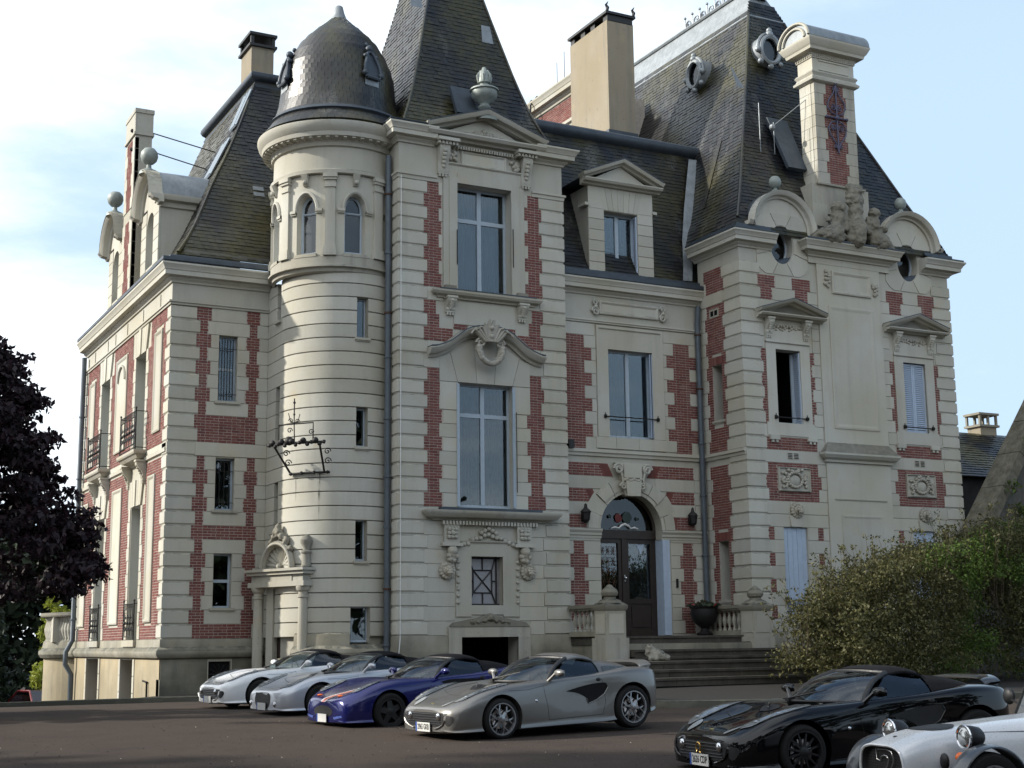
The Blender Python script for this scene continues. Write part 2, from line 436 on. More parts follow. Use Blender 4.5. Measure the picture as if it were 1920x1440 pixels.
def brick_mesh(w, h, d):
    key = ('b', round(w, 2), round(h, 3))
    if key not in _cache:
        mb = MB(); mb.box(-w/2, w/2, -d, .004, -h/2, h/2); mb.f.pop(4); mb.mi.pop(4)
        _cache[key] = mb.mesh('brick', [M['brick']])
    return _cache[key]
def lay_bricks():
    cam = Vector((0, 0, 1.4)); fw = Vector((.457, .872, .179))
    q = []
    for b in BRICKS:
        F, a, c, z0, z1 = b; p = Vector(F((a+c)/2, (z0+z1)/2)); v = p-cam
        app = (c-a)*(1 if F.rz == 0 else .45)/v.length
        if c-a < .2: app *= .4
        if v.normalized().dot(fw) < .93: app = 0
        q.append((app, b))
    q.sort(key=lambda t: -t[0])
    top = q[:60]+random.Random(3).sample(q[60:1600], 240)
    ids = set(id(t[1]) for t in top)
    rr = random.Random(5)
    for _, (F, a, c, z0, z1) in top:
        o = link('brick', brick_mesh(c-a, z1-z0, .017), None)
        o.location = F((a+c)/2, (z0+z1)/2, rr.uniform(-.003, .003)); o.rotation_euler = (0, 0, F.rz); adopt(o, CH)
    mb = MB()
    for _, b in q:
        if id(b) in ids: continue
        F, a, c, z0, z1 = b; d = .017+rr.uniform(-.003, .003); o = [F(a,z0,d),F(c,z0,d),F(c,z1,d),F(a,z1,d),F(a,z0,0),F(c,z0,0),F(c,z1,0),F(a,z1,0)]
        mb.add(o, [(0,1,2,3),(0,4,5,1),(1,5,6,2),(2,6,7,3),(3,7,4,0)])
    kind(mb.build('brick_courses', M['brickI'], CH), 'stuff')
    kind(MORTAR.build('mortar_bed', M['mortar'], CH), 'stuff')

def wall(mb, F, u0, u1, z0, z1, holes=(), d=0, m=0, rev=.3):
    """skin of a wall with rectangular holes and their reveals"""
    us = sorted({u0, u1, *[h[0] for h in holes], *[h[1] for h in holes]}); zs = sorted({z0, z1, *[h[2] for h in holes], *[h[3] for h in holes]})
    us = [u for u in us if u0 <= u <= u1]; zs = [z for z in zs if z0 <= z <= z1]
    for i in range(len(us)-1):
        for j in range(len(zs)-1):
            a, b, c, e = us[i], us[i+1], zs[j], zs[j+1]; mu, mz = (a+b)/2, (c+e)/2
            if any(h[0] < mu < h[1] and h[2] < mz < h[3] for h in holes): continue
            mb.add([F(a,c,d),F(b,c,d),F(b,e,d),F(a,e,d)], [(0,1,2,3)], m)
    for h in holes:
        a, b, c, e = h[:4]; r = h[4] if len(h) > 4 else rev
        o = [F(a,c,d),F(b,c,d),F(b,e,d),F(a,e,d)]; n = [F(a,c,d-r),F(b,c,d-r),F(b,e,d-r),F(a,e,d-r)]
        mb.add(o+n, [(0,1,5,4),(1,2,6,5),(2,3,7,6),(3,0,4,7)], m)

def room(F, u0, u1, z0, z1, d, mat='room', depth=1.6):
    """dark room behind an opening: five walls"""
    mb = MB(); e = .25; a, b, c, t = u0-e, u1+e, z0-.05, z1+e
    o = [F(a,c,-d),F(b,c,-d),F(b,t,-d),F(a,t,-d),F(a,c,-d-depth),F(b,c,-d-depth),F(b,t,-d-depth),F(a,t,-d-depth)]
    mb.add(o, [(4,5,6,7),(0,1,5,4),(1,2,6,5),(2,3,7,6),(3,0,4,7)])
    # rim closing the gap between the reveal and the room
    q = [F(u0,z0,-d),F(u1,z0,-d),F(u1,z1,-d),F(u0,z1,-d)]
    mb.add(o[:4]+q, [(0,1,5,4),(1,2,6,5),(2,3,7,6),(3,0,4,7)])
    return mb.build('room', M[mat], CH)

def window(F, u0, u1, z0, z1, d=.28, mull=1, transom=None, fw=.055, mat='frame', curtain=None, label=None, openl=False):
    """casement set back by d; > pane, curtain"""
    mb = MB(); g = .012
    mb.fbox(F,u0,u0+fw,z0,z1,-d-.05,-d); mb.fbox(F,u1-fw,u1,z0,z1,-d-.05,-d)
    mb.fbox(F,u0+fw,u1-fw,z0,z0+fw*1.3,-d-.05,-d); mb.fbox(F,u0+fw,u1-fw,z1-fw,z1,-d-.05,-d)
    xs = [u0+fw]; zz = [z0+fw*1.3]
    for i in range(mull):
        c = u0+(u1-u0)*(i+1)/(mull+1); mb.fbox(F,c-fw*.85,c+fw*.85,z0+fw*1.3,z1-fw,-d-.045,-d+.012); xs += [c-fw*.85, c+fw*.85]
    xs.append(u1-fw)
    for tz in (transom or []):
        mb.fbox(F,u0+fw,u1-fw,tz-fw*.8,tz+fw*.8,-d-.048,-d+.006); zz += [tz-fw*.8, tz+fw*.8]
    zz.append(z1-fw)
    w = mb.build('window', M[mat], CH)
    if label: w['label'] = label
    for i in range(0, len(xs), 2):
        for j in range(0, len(zz), 2):
            p = MB(); p.fbox(F, xs[i]-.005, xs[i+1]+.005, zz[j]-.005, zz[j+1]+.005, -d-.03, -d-.024); p.build('pane', M['glass'], w)
    if curtain:
        for (a, b, lo, mt) in curtain:
            c = MB(); n = 26; za, zb = z0+.05, z1-.06
            if lo is not None: za = lo
            A = u0+(u1-u0)*a; B = u0+(u1-u0)*b
            vs = []
            for i in range(n+1):
                u = A+(B-A)*i/n; dd = -d-.16+.025*math.sin(i*1.9)+.012*math.sin(i*.7)
                vs += [F(u,za,dd), F(u,zb,dd)]
            c.add(vs, [(2*i,2*i+2,2*i+3,2*i+1) for i in range(n)]); c.build('curtain', M[mt], w, smooth=60)
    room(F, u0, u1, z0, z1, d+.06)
    return w

def sill(F, u0, u1, z, d=.08, h=.09, name='sill', mat='stone2'):
    mb = MB(); mb.fbox(F, u0, u1, z-h, z, -.1, d); mb.fbox(F, u0+.02, u1-.02, z-h-.03, z-h, -.05, d*.6); return mb.build(name, M[mat], CH)
def bar_rail(F, u0, u1, z):
    mb = MB(); mb.tube([F(u0,z,.07),F(u1,z,.07)], .016, 6)
    for u in (u0, u1): mb.fbox(F, u-.03, u+.03, z-.045, z+.045, -.02, .10); mb.ball(F(u,z,.11), .03, n=8, h=6); mb.tube([F(u,z,.07),F(u,z+.1,.07)],.012,5)
    return mb.build('guard_rail', M['iron'], CH, smooth=40)
def louvre(F, u0, u1, z0, z1, d0, mat='shutter', parent=None, n=None):
    mb = MB(); f = .05
    mb.fbox(F,u0,u0+f,z0,z1,d0-.035,d0); mb.fbox(F,u1-f,u1,z0,z1,d0-.035,d0); mb.fbox(F,u0+f,u1-f,z0,z0+f,d0-.035,d0); mb.fbox(F,u0+f,u1-f,z1-f,z1,d0-.035,d0)
    o = mb.build('shutter', M[mat], parent or CH)
    n = n or int((z1-z0-2*f)/.055)
    sl = MB()
    for i in range(n):
        z = z0+f+(z1-z0-2*f)*(i+.5)/n
        sl.add([F(u0+f,z-.028,d0-.004),F(u1-f,z-.028,d0-.004),F(u1-f,z+.022,d0-.034),F(u0+f,z+.022,d0-.034)], [(0,1,2,3)])
        sl.add([F(u0+f,z-.032,d0-.010),F(u1-f,z-.032,d0-.010),F(u1-f,z-.028,d0-.004),F(u0+f,z-.028,d0-.004)], [(0,1,2,3)])
    kind(sl.build('louvre_slats', M[mat], o), 'stuff'); return o

def plan(z): return lambda p, o: (p[0], p[1], z+o)
def cornice(path, prof, z, name='cornice', mat='stone', closed=False, parent=None):
    """path in plan (walk with the outside on the right); prof [(out, up)]"""
    mb = MB(); mb.sweep(path, prof, plan(z), closed); return mb.build(name, M[mat], parent or CH, smooth=28)
def onface(F):
    return lambda p, o: F(p[0], p[1], o)
def rake(F, path, prof, name='pediment_moulding', mat='stone', parent=None):
    """moulding that follows a line on the facade; prof [(up, out)]; walk right to left for 'up' to be outside"""
    mb = MB(); mb.sweep(path, prof, onface(F)); return mb.build(name, M[mat], parent or CH, smooth=28)
# classical cornice profile, (out, up)
def corn_prof(p, h): return [(0,0),(p*.12,0),(p*.16,h*.10),(p*.34,h*.22),(p*.36,h*.30),(p*.72,h*.34),(p*.74,h*.58),(p*.80,h*.62),(p*.84,h*.72),(p*.98,h*.88),(p,h*.90),(p,h),(p*.1,h*1.06),(-.05,h*1.06)]
def dentils(F, u0, u1, z0, z1, d0, d1, step=.11, name='dentil_band', mat='stone'):
    mb = MB(); n = max(1, int((u1-u0)/step)); s = (u1-u0)/n
    for i in range(n): mb.fbox(F, u0+i*s+s*.2, u0+i*s+s*.8, z0, z1, d0, d1)
    return mb.build(name, M[mat], CH)
def blobs(F, lst, name, mat='carve', jit=.10, parent=None, n=9, h=7):
    mb = MB()
    for q in lst:
        u, z, d, r = q[:4]; sz = q[4] if len(q) > 4 else 1; sd = q[5] if len(q) > 5 else 1
        if F.rz == 0: mb.ball(F(u,z,d), r, n=n, h=h, sz=sz, sy=sd, jit=jit)
        else: mb.ball(F(u,z,d), r, n=n, h=h, sz=sz, sx=sd, jit=jit)
    if mat == 'weather': return sculpt(mb, name, mat, parent or CH)
    return mb.build(name, M[mat], parent or CH, smooth=70)
def spiral(c, r0, turns, sgn=1, a0=0, n=26):
    return [(c[0]+sgn*r0*(1-.8*i/n)*math.cos(a0+turns*2*math.pi*i/n), c[1]+r0*(1-.8*i/n)*math.sin(a0+turns*2*math.pi*i/n)) for i in range(n+1)]
def scroll(mb, F, c, r, turns, d, rad, sgn=1, a0=0, n=26, k=6):
    mb.tube([F(u,z,d) for u, z in spiral(c, r, turns, sgn, a0, n)], rad, k)
def lion(F, u, z, s=.2):
    L = []
    for i in range(14):
        a = i/14*2*math.pi; L.append((u+s*.95*math.cos(a), z+s*.95*math.sin(a), .06, s*.34, 1, .9))
    L += [(u,z,.07,s*.8,1,.7),(u,z+s*.35,.16,s*.42,.8,.8),(u-s*.3,z+s*.05,.18,s*.26),(u+s*.3,z+s*.05,.18,s*.26),(u,z-s*.05,.22,s*.2,1.5),
          (u-s*.18,z-s*.32,.22,s*.26),(u+s*.18,z-s*.32,.22,s*.26),(u,z-s*.62,.18,s*.24),(u-s*.75,z+s*.7,.08,s*.24),(u+s*.75,z+s*.7,.08,s*.24)]
    return blobs(F, L, 'lion_mask')
def console(F, u0, u1, z0, z1, d, mat='stone'):
    """scrolled bracket under a cornice or sill"""
    mb = MB(); h = z1-z0; prof = [(0,z1),(d,z1),(d,z1-h*.12),(d*.85,z1-h*.3),(d*.55,z1-h*.5),(d*.35,z1-h*.7),(d*.45,z1-h*.85),(d*.3,z0),(0,z0)]
    a = [F(u0,z,dd) for dd, z in prof]; b = [F(u1,z,dd) for dd, z in prof]; n = len(prof)
    mb.add(a+b, [tuple(range(n)), tuple(range(2*n-1,n-1,-1))]+[(i,i+n,(i+1)%n+n,(i+1)%n) for i in range(n)])
    m = (u0+u1)/2; w = u1-u0
    for i in range(5): mb.ball(F(m, z1-h*(.2+.14*i), d*(.9-.13*i)), w*.22, n=8, h=6)
    mb.fbox(F, u0-.02, u1+.02, z1-.002, z1+.05, 0, d+.02)
    for i in range(3): mb.fbox(F, u0+w*(.08+.3*i), u0+w*(.26+.3*i), z0-.09, z0-.02, 0, d*.35)
    mb.fbox(F, u0, u1, z0-.025, z0, 0, d*.38)
    return mb.build('console', M[mat], CH, smooth=35)
def panel(F, u0, u1, z0, z1, d=.03, b=.09, name='stone_panel', mat='stone'):
    """moulded frame with a sunk field"""
    mb = MB(); pr = [(0,0),(0,d),(b*.3,d*1.3),(b*.55,d),(b*.8,d*.55),(b,d*.5)]
    P = [(u0,z0),(u0,z1),(u1,z1),(u1,z0)]
    mb.sweep(P, pr, onface(F), closed=True)
    k = b; mb.add([F(u0+k,z0+k,d*.5),F(u1-k,z0+k,d*.5),F(u1-k,z1-k,d*.5),F(u0+k,z1-k,d*.5)], [(0,1,2,3)])
    return mb.build(name, M[mat], CH)
def downpipe(pts, r=.06, mat='pipe', collars=()):
    mb = MB(); mb.tube(pts, r, 10); p = mb.build('downpipe', M[mat], CH, smooth=50)
    for z in collars:
        a = pts[0] if len(pts) == 2 else min(pts, key=lambda q: abs(q[2]-z))
        c = MB(); c.lathe([(r*1.02,-.025),(r*1.3,-.02),(r*1.3,.02),(r*1.02,.025)], (a[0],a[1],z), 10); c.build('pipe_collar', M['pipe' if random.random() < .6 else 'rust'], p)
    return p
# ================================================================ left wing
SK = MB()                       # plain stone skin of all walls
def left_wing():
    F = LW
    W = [(9.54,10.01,zk(17)+.02,zk(22),.22),(9.53,10.0,zk(9)+.03,zk(13)-.03,.22),(9.54,9.99,zk(2)+.04,zk(6),.22)]
    wall(SK, F, 8.34, 11.0, -.6, 10.4, W+[(9.48,10.02,.42,1.02,.2)])
    E, O = (9.05, 10.51, 9.26, 10.31), (8.96, 10.59, 9.335, 10.22)     # even: long, odd: short
    rows = []
    for k in range(24):
        if k == 13: continue
        q, r, bl, br = E if k % 2 == 0 else O
        fl, fr = (.45, .34) if k % 2 == 0 else (.30, .24)
        corner_block(8.34, q, 33.85, 33.85+fl, zk(k), zk(k+1))
        block(F, r, 10.80, zk(k), zk(k+1))
        if k in (14, 15, 7, 0): rows.append((k, q, r)); continue
        rows += [(k, q, bl), (k, br, r)]
        win = next((w for w in W if w[2]-.1 < zk(k)+.1 < w[3]), None)
        if win: block(F, bl, win[0], zk(k), zk(k+1)); block(F, win[1], br, zk(k), zk(k+1))
        else:
            block(F, bl, br, zk(k), zk(k+1))
    bricks(F, krects(rows))
    corner_block(8.34, 9.0, 33.85, 34.3, zk(13), zk(14)); block(F, 9.0, 10.8, zk(13), zk(14), .035)
    for w in W: sill(F, w[0]-.09, w[1]+.09, w[2]+.01, .07, .06)
    for i, w in enumerate(W):
        o = window(F, *w[:4], d=.16, mull=0, transom=[(w[2]+w[3])/2] if i != 1 else None, fw=.045, curtain=[(0,1,None,'lace')] if i < 2 else None)
        if i < 2:
            g = MB(); n = 5 if i == 0 else 3
            for j in range(n):
                u = w[0]+.06+(w[1]-w[0]-.12)*(j+.5)/n
                g.tube([F(u,w[2]+.08,-.06),F(u,w[3]-.12,-.06)],.010,6); g.ball(F(u,w[3]-.10,-.06),.02,n=6,h=4)
            for z in (w[2]+.2, w[3]-.32): g.tube([F(w[0],z,-.06),F(w[1],z,-.06)],.010,6)
            g.build('window_bars', M['iron'], CH, smooth=50)
    # plinth, torus ledge and basement
    mb = MB(); mb.sweep([(8.34,45.4),(8.34,33.85),(10.9,33.85)], [(.0,1.08),(.02,1.10),(.10,1.12),(.15,1.19),(.15,1.27),(.09,1.35),(.05,1.37),(.04,1.55),(.0,1.56)], plan(0))
    mb.build('base_ledge', M['stone3'], CH, smooth=40)
    mb = MB(); mb.fbox(F, 8.32, 9.0, -.5, .62, -.3, .04); mb.fbox(F, 8.34, 9.45, .0, 1.08, -.3, .012); mb.fbox(F, 10.05, 10.9, .0, 1.08, -.3, .012)
    each(mb, 'basement_wall', M['stone3'], CH)
    g = MB(); g.fbox(F,9.5,10.0,.44,1.0,-.1,-.06)
    gr = g.build('basement_grille', M['dark'], CH)
    g = MB()
    for a in range(6):
        t = a*math.pi/6; g.tube([F(9.75+.25*math.cos(t),.72+.25*math.sin(t),-.05),F(9.75-.25*math.cos(t),.72-.25*math.sin(t),-.05)],.014,5)
    g.build('grille_bars', M['iron'], gr)
    # entablature round the corner
    P = [(8.34,44.3),(8.34,33.85),(10.85,33.85)]
    cornice(P, [(0,0),(.05,.0),(.055,.05),(.085,.06),(.085,.10),(.01,.12)], zk(24), 'architrave')
    cornice(P, corn_prof(.34,.44), 10.20)
    cornice(P, [(.30,0),(.33,.03),(.33,.11),(.12,.14),(.10,.22),(.02,.25),(-.2,.25)], 10.66, 'lead_gutter', 'lead')

def left_facade():
    F = LF; A0, A1, B0, B1 = 36.27, 37.42, 40.60, 41.75
    H = [(A0,A1,6.32,8.92,.42),(B0,B1,6.32,8.92,.42),(A0+.08,A1+.02,1.56,4.93,.42),(B0+.08,B1+.02,1.56,4.93,.42),(A0+.3,A1+.55,-.6,1.06,.5),(B0+.1,B1+.6,-.6,1.06,.5)]
    wall(SK, F, 33.85, 44.2, -.9, 10.4, H)
    # body behind
    rows = []
    for k in range(24):
        if k == 13: continue
        ql = 33.85+(.45 if k % 2 == 0 else .30)
        block(F, 44.2-(.40 if k % 2 else .28), 44.2, zk(k), zk(k+1), .04, .03)
        z0, z1 = zk(k), zk(k+1); e = .30 if k % 2 == 0 else .21
        segs = [(ql, 44.2-.34)]
        def cut(a, b):
            out = []
            for s in segs:
                if b <= s[0] or a >= s[1]: out.append(s); continue
                if s[0] < a: out.append((s[0], a))
                if b < s[1]: out.append((b, s[1]))
            segs[:] = out
        for (a, b) in ((A0, A1), (B0, B1)):
            if k >= 14:
                if k == 22 or k == 23: cut(a-.45, b+.45); continue
                cut(a-e, b+e); block(F, a-e, a, z0, z1, .03); block(F, b, b+e, z0, z1, .03)
            else:
                a += .05; b += .05
                if k >= 10: cut(a-.42, b+.42); continue
                cut(a-e, b+e)
                block(F, a-e, a, z0, z1, .03); block(F, b, b+e, z0, z1, .03)
        for (a, b, lo, hi) in ((34.57,35.33,6.62,9.2),(38.42,39.75,6.62,9.25),(42.66,43.45,6.62,9.2),(34.88,35.6,1.97,5.58),(38.55,39.7,1.97,5.6),(43.0,43.9,1.97,5.58)):
            if z1 > lo and z0 < hi and z0 >= lo-.2 and z1 <= hi+.2: cut(a, b)
        rows += [(a, b, z0, z1) for a, b in segs]
    bricks(F, rows)
    for a, b, lo, hi in ((34.57,35.33,6.62,9.2),(38.42,39.75,6.62,9.25),(42.66,43.45,6.62,9.2),(34.88,35.6,1.97,5.58),(38.55,39.7,1.97,5.6),(43.0,43.9,1.97,5.58)):
        panel(F, a, b, lo, hi, .05, .12)
    # arched field in the middle panel
    mb = MB(); c = 39.085; mb.tube([F(c+.42*math.cos(R(t)), 8.6+.42*math.sin(R(t)), .05) for t in range(0,181,12)],.035,6); mb.build('arch_moulding', M['stone'], CH, smooth=50)
    for a, b in ((A0, A1), (B0, B1)):
        # flat arches: seven voussoirs
        for top, zb, sh in ((zk(24)-.04, 8.93, 0), (5.62, 4.95, .05)):
            n = 7
            for i in range(n):
                x0 = a+sh-.02+(b-a+.04)*i/n; x1 = a+sh-.02+(b-a+.04)*(i+1)/n; m = (a+b)/2+sh; sp = .42
                X0 = m+(x0-m)*(1+sp*.9); X1 = m+(x1-m)*(1+sp*.9)
                mb = MB(); mb.prism(F, [(x0+.005,zb),(x1-.005,zb),(X1-.005,top),(X0+.005,top)], -.02, .05+(.03 if i == 3 else 0)); mb.build('voussoir', M['stone'], CH)
        # balcony slab, brackets and iron rail
        mb = MB(); mb.sweep([F(b+.42,0)[:2], F(b+.42,0,.0)[:2]] and [(8.34,b+.42),(8.34-.36,b+.42),(8.34-.36,a-.42),(8.34,a-.42)], [(-.36,-.28),(-.12,-.2),(-.06,-.12),(-.02,-.1),(0,-.06),(0,.0),(-.36,.0)], plan(6.30))
        mb.build('balcony_slab', M['stone2'], CH)
        for u in (a-.25, b+.25): console(F, u-.09, u+.09, 5.55, 6.0, .26)
        rail(F, a-.30, b+.30, 6.33, 7.30, .30)
        for i, (u0, u1, z0, z1) in enumerate(((a,b,6.32,8.92),(a+.08,b+.02,1.56,4.93))):
            window(F, u0, u1, z0, z1, d=.40, mull=1, transom=[z1-.75], fw=.06, curtain=[(0,1,None,'curtain')])
        rail(F, a+.05, b+.05, 1.50, 2.46, .10)
        sill(F, a-.02, b+.14, 1.55, .12, .16)
        mb = MB(); mb.fbox(F, a+.32, b+.5, -.6, 1.05, -.46, -.42); mb.build('basement_door', M['wood'], CH)
    cornice([(8.34,44.25),(8.34,33.9)], [(0,0),(.06,.02),(.07,.10),(.03,.14),(.03,.26),(0,.28)], 6.0, 'string_course')
    # frieze triglyph-like vents under the eaves
    for u in (35.0, 36.85, 38.7, 40.2, 41.2, 43.0):
        mb = MB(); mb.fbox(F, u-.03, u+.03, 9.82, 10.14, 0, .02); mb.build('frieze_rib', M['stone2'], CH)
    # rubble basement, jambs
    mb = MB(); mb.fbox(F, 33.9, A0+.12, -.9, 1.08, -.2, .02); mb.fbox(F, A1+.73, B0-.1, -.9, 1.08, -.2, .02); mb.fbox(F, B1+.78, 44.2, -.9, 1.08, -.2, .02)
    each(mb, 'rubble_wall', M['render'], CH)
    for u in (A0+.12, A1+.55, B0-.08, B1+.6):
        for j in range(4): block(F, u, u+.18, -.6+.42*j, -.18+.42*j, .045, .01)
    downpipe([(8.2,44.0,10.15),(8.2,44.0,1.6),(8.02,44.0,1.25),(8.02,44.0,.9),(8.2,44.0,.6),(8.2,44.0,-.9)], .075, collars=(8.3,6.4,4.8,3.2,2.2))
    mb = MB(); mb.tube([F(34.9,.1,.06),F(34.9,.55,.06),F(35.3,.57,.06)], .025, 6); mb.tube([F(40.9,1.0,-.2),F(40.9,.7,-.15),F(40.7,.5,-.1),F(40.75,-.6,-.1)], .04, 6); mb.build('waste_pipe', M['iron'], CH, smooth=50)

def rail(F, u0, u1, z0, z1, d):
    """ornamental wrought iron balcony front"""
    mb = MB(); L = lambda u, z: F(u, z, d)
    for z in (z0+.04, z0+.14, z1-.14, z1): mb.tube([L(u0,z),L(u1,z)], .014, 6)
    for u in (u0, u1): mb.tube([L(u,z0-.1),L(u,z1+.06)], .018, 6); mb.ball(L(u,z1+.08), .03, n=6, h=5); mb.tube([L(u,z1),F(u,z1,0)], .012, 5); mb.tube([L(u,z0+.04),F(u,z0+.04,0)], .012, 5)
    n = int((u1-u0)/.26)
    for i in range(n):
        c = u0+(u1-u0)*(i+.5)/n; w = (u1-u0)/n*.42; zc = (z0+z1)/2
        mb.tube([L(c,z0+.14),L(c,z1-.14)], .010, 5)
        for s in (1, -1):
            for zz, v in ((zc+.14, 1), (zc-.14, -1)):
                scroll(mb, F, (c+s*w*.5, zz), w*.5, 1.3, d, .010, s, v*1.57, 16, 5)
        mb.ball(L(c,zc), .045, n=6, h=5)
        for j in (-1, 0, 1): mb.tube([L(c+j*w*.8,z1-.14),L(c+j*w*.8,z1)], .008, 4)
    return mb.build('balcony_rail', M['iron'], CH)

# ================================================================ round tower
TC = (12.32, 32.78); TR = 1.52
def tpt(ang, r, z): return (TC[0]+r*math.sin(R(ang)), TC[1]-r*math.cos(R(ang)), z)
class Tower:
    rz = 0
    def __call__(s, u, z, d=0):        # u = degrees round from -Y towards +X
        return tpt(u, TR+d, z)
TW = Tower()
def ring(k0, z0, z1, a0, a1, r, c=.012, name='stone_course', mat='stone', gaps=(), n=None):
    """one stone course following the tower, from angle a0 to a1; gaps are window slots"""
    segs = [(a0, a1)]
    for g0, g1 in gaps:
        segs = [q for s in segs for q in ((s[0], min(s[1], g0)), (max(s[0], g1), s[1])) if q[1]-q[0] > .5]
    mb = MB()
    for s0, s1 in segs:
        m = max(2, int((s1-s0)/6)); vs = []; P = [(r-.25,z0),(r-c,z0),(r,z0+c),(r,z1-c),(r-c,z1),(r-.25,z1)]
        for i in range(m+1):
            a = s0+(s1-s0)*i/m
            vs += [tpt(a, rr, z) for rr, z in P]
        p = len(P); fs = [(i*p+j,(i+1)*p+j,(i+1)*p+j+1,i*p+j+1) for i in range(m) for j in range(p-1)]
        fs += [tuple(range(p)), tuple(m*p+j for j in range(p-1,-1,-1))]
        mb.add(vs, fs)
    return mb.build(name, M[mat], CH, smooth=25)
SLOTS = [(-5.2,5.6,zk(21),zk(24)),(-5.2,5.8,zk(13)+.05,zk(16)),(-5.2,6,zk(5)+.05,zk(8)+.03),(-9,9.5,1.42,zk(2)+.03)]
def tower():
    for k in range(26):
        z0, z1 = zk(k)+.008, min(zk(k+1), 10.27)-.008
        gaps = [(a-.2, b+.2) for a, b, c, d in SLOTS if d > z0+.1 and c < z1-.1]
        ring(k, z0, z1, -88, 78, TR, gaps=gaps)
        # straight left flank back to the wing wall, with its slit windows
        sl = [(9.28,10.3),(6.28,7.65),(3.95,5.25)]
        cut = any(a < (z0+z1)/2 < b for a, b in sl)
        mb = MB()
        for y0, y1 in (((32.72, 32.86), (33.16, 33.9)) if cut else ((32.72, 33.9),)):
            mb.add([(10.80,y1,z0),(10.80,y0,z0),(10.80,y0,z1),(10.80,y1,z1),(11.0,y1,z0),(11.0,y0,z0),(11.0,y0,z1),(11.0,y1,z1)], [(0,1,2,3),(0,4,5,1),(3,2,6,7),(1,5,6,2),(0,3,7,4)])
        mb.build('stone_course', M['stone'], CH)
    for a, b in [(9.28,10.3),(6.28,7.65),(3.95,5.25)]:
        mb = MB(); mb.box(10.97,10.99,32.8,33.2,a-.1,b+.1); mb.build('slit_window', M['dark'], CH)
        mb = MB(); mb.box(10.72,10.98,32.82,33.20,a-.07,a); mb.build('sill', M['stone2'], CH)
    core = MB(); core.lathe([(TR-.10,-.3),(TR-.10,10.4)], (*TC,0), 40, -90, 80)
    # core pierced behind the slots: built as strips
    core = MB()
    zs = sorted({-.3, 10.4, *[s[2] for s in SLOTS], *[s[3] for s in SLOTS]}); an = sorted({-90, 80, -60, -40, -25, 25, 45, 62, *[s[0] for s in SLOTS], *[s[1] for s in SLOTS]})
    for i in range(len(an)-1):
        for j in range(len(zs)-1):
            a, b, c, d = an[i], an[i+1], zs[j], zs[j+1]; am, zm = (a+b)/2, (c+d)/2
            if any(s[0] < am < s[1] and s[2] < zm < s[3] for s in SLOTS): continue
            r = TR-.10; core.add([tpt(a,r,c),tpt(b,r,c),tpt(b,r,d),tpt(a,r,d)], [(0,1,2,3)])
    for a, b, c, d in SLOTS:
        o = [tpt(a,TR-.02,c),tpt(b,TR-.02,c),tpt(b,TR-.02,d),tpt(a,TR-.02,d)]; n = [tpt(a,TR-.34,c),tpt(b,TR-.34,c),tpt(b,TR-.34,d),tpt(a,TR-.34,d)]
        core.add(o+n, [(0,1,5,4),(1,2,6,5),(2,3,7,6),(3,0,4,7)])
    core.build('tower_core', M['stone2'], CH)
    for i, (a, b, c, d) in enumerate(SLOTS):
        F = Front(TC[1]-TR+.02); x0, x1 = tpt(a,TR,0)[0], tpt(b,TR,0)[0]
        window(F, x0+.005, x1-.005, c+.01, d-.01, d=.16, mull=0, fw=.04)
        if i < 3: sill(F, x0-.05, x1+.05, c+.01, .07, .06)
    # base ledge of the tower
    mb = MB(); mb.lathe([(TR+.0,1.05),(TR+.16,1.12),(TR+.18,1.2),(TR+.16,1.28),(TR+.06,1.36),(TR+.05,1.62),(TR,1.66)], (*TC,0), 40, -60, -10); mb.lathe([(TR+.0,1.05),(TR+.16,1.12),(TR+.18,1.2),(TR+.16,1.28),(TR+.06,1.36),(TR+.0,1.38)], (*TC,0), 30, -10, 76)
    mb.lathe([(TR+.02,-.3),(TR+.02,1.08)], (*TC,0), 40, -88, 76)
    each(mb, 'base_ledge', M['stone3'], CH)
    # lantern storey
    C = (12.22, 32.84, 0); LR = 1.6
    def lp(a, r, z): return (C[0]+r*math.sin(R(a)), C[1]-r*math.cos(R(a)), z)
    mb = MB(); mb.lathe([(1.52,10.22),(1.60,10.26),(1.62,10.34),(1.70,10.36),(1.70,10.40),(1.64,10.42),(1.64,10.62),(LR,10.66)], C, 64, -130, 90); mb.build('tower_base_ring', M['stone2'], CH, smooth=28)
    mb = MB(); mb.lathe([(LR+.02,12.70),(LR+.08,12.72),(LR+.09,12.80),(LR+.01,12.84),(LR,13.40),(LR+.06,13.42),(LR+.08,13.50),(LR+.1,13.52),(LR+.12,13.56),(LR+.3,13.6),(LR+.32,13.70),(LR+.40,13.80),(LR+.43,13.90),(LR+.43,13.95),(LR+.0,14.0)], C, 72, -150, 90); mb.build('tower_cornice', M['stone'], CH, smooth=25)
    for i in range(34):
        a = -140+i*6.6
        mb = MB(); mb.add([lp(a-1.3,LR+.1,13.53),lp(a+1.3,LR+.1,13.53),lp(a+1.3,LR+.27,13.56),lp(a-1.3,LR+.27,13.56),lp(a-1.3,LR+.1,13.62),lp(a+1.3,LR+.1,13.62),lp(a+1.3,LR+.27,13.62),lp(a-1.3,LR+.27,13.62)], [(0,1,2,3),(4,7,6,5),(0,4,5,1),(1,5,6,2),(2,6,7,3),(3,7,4,0)]); mb.build('modillion', M['stone'], CH)
    # bays: arched openings between pilasters
    cen = [-93, -48.5, -4, 40.5, -137.5]; hw = 9.6
    mb = MB(); rf = LR-.02; ri = LR-.28; zs_, zt = 11.80, 12.72
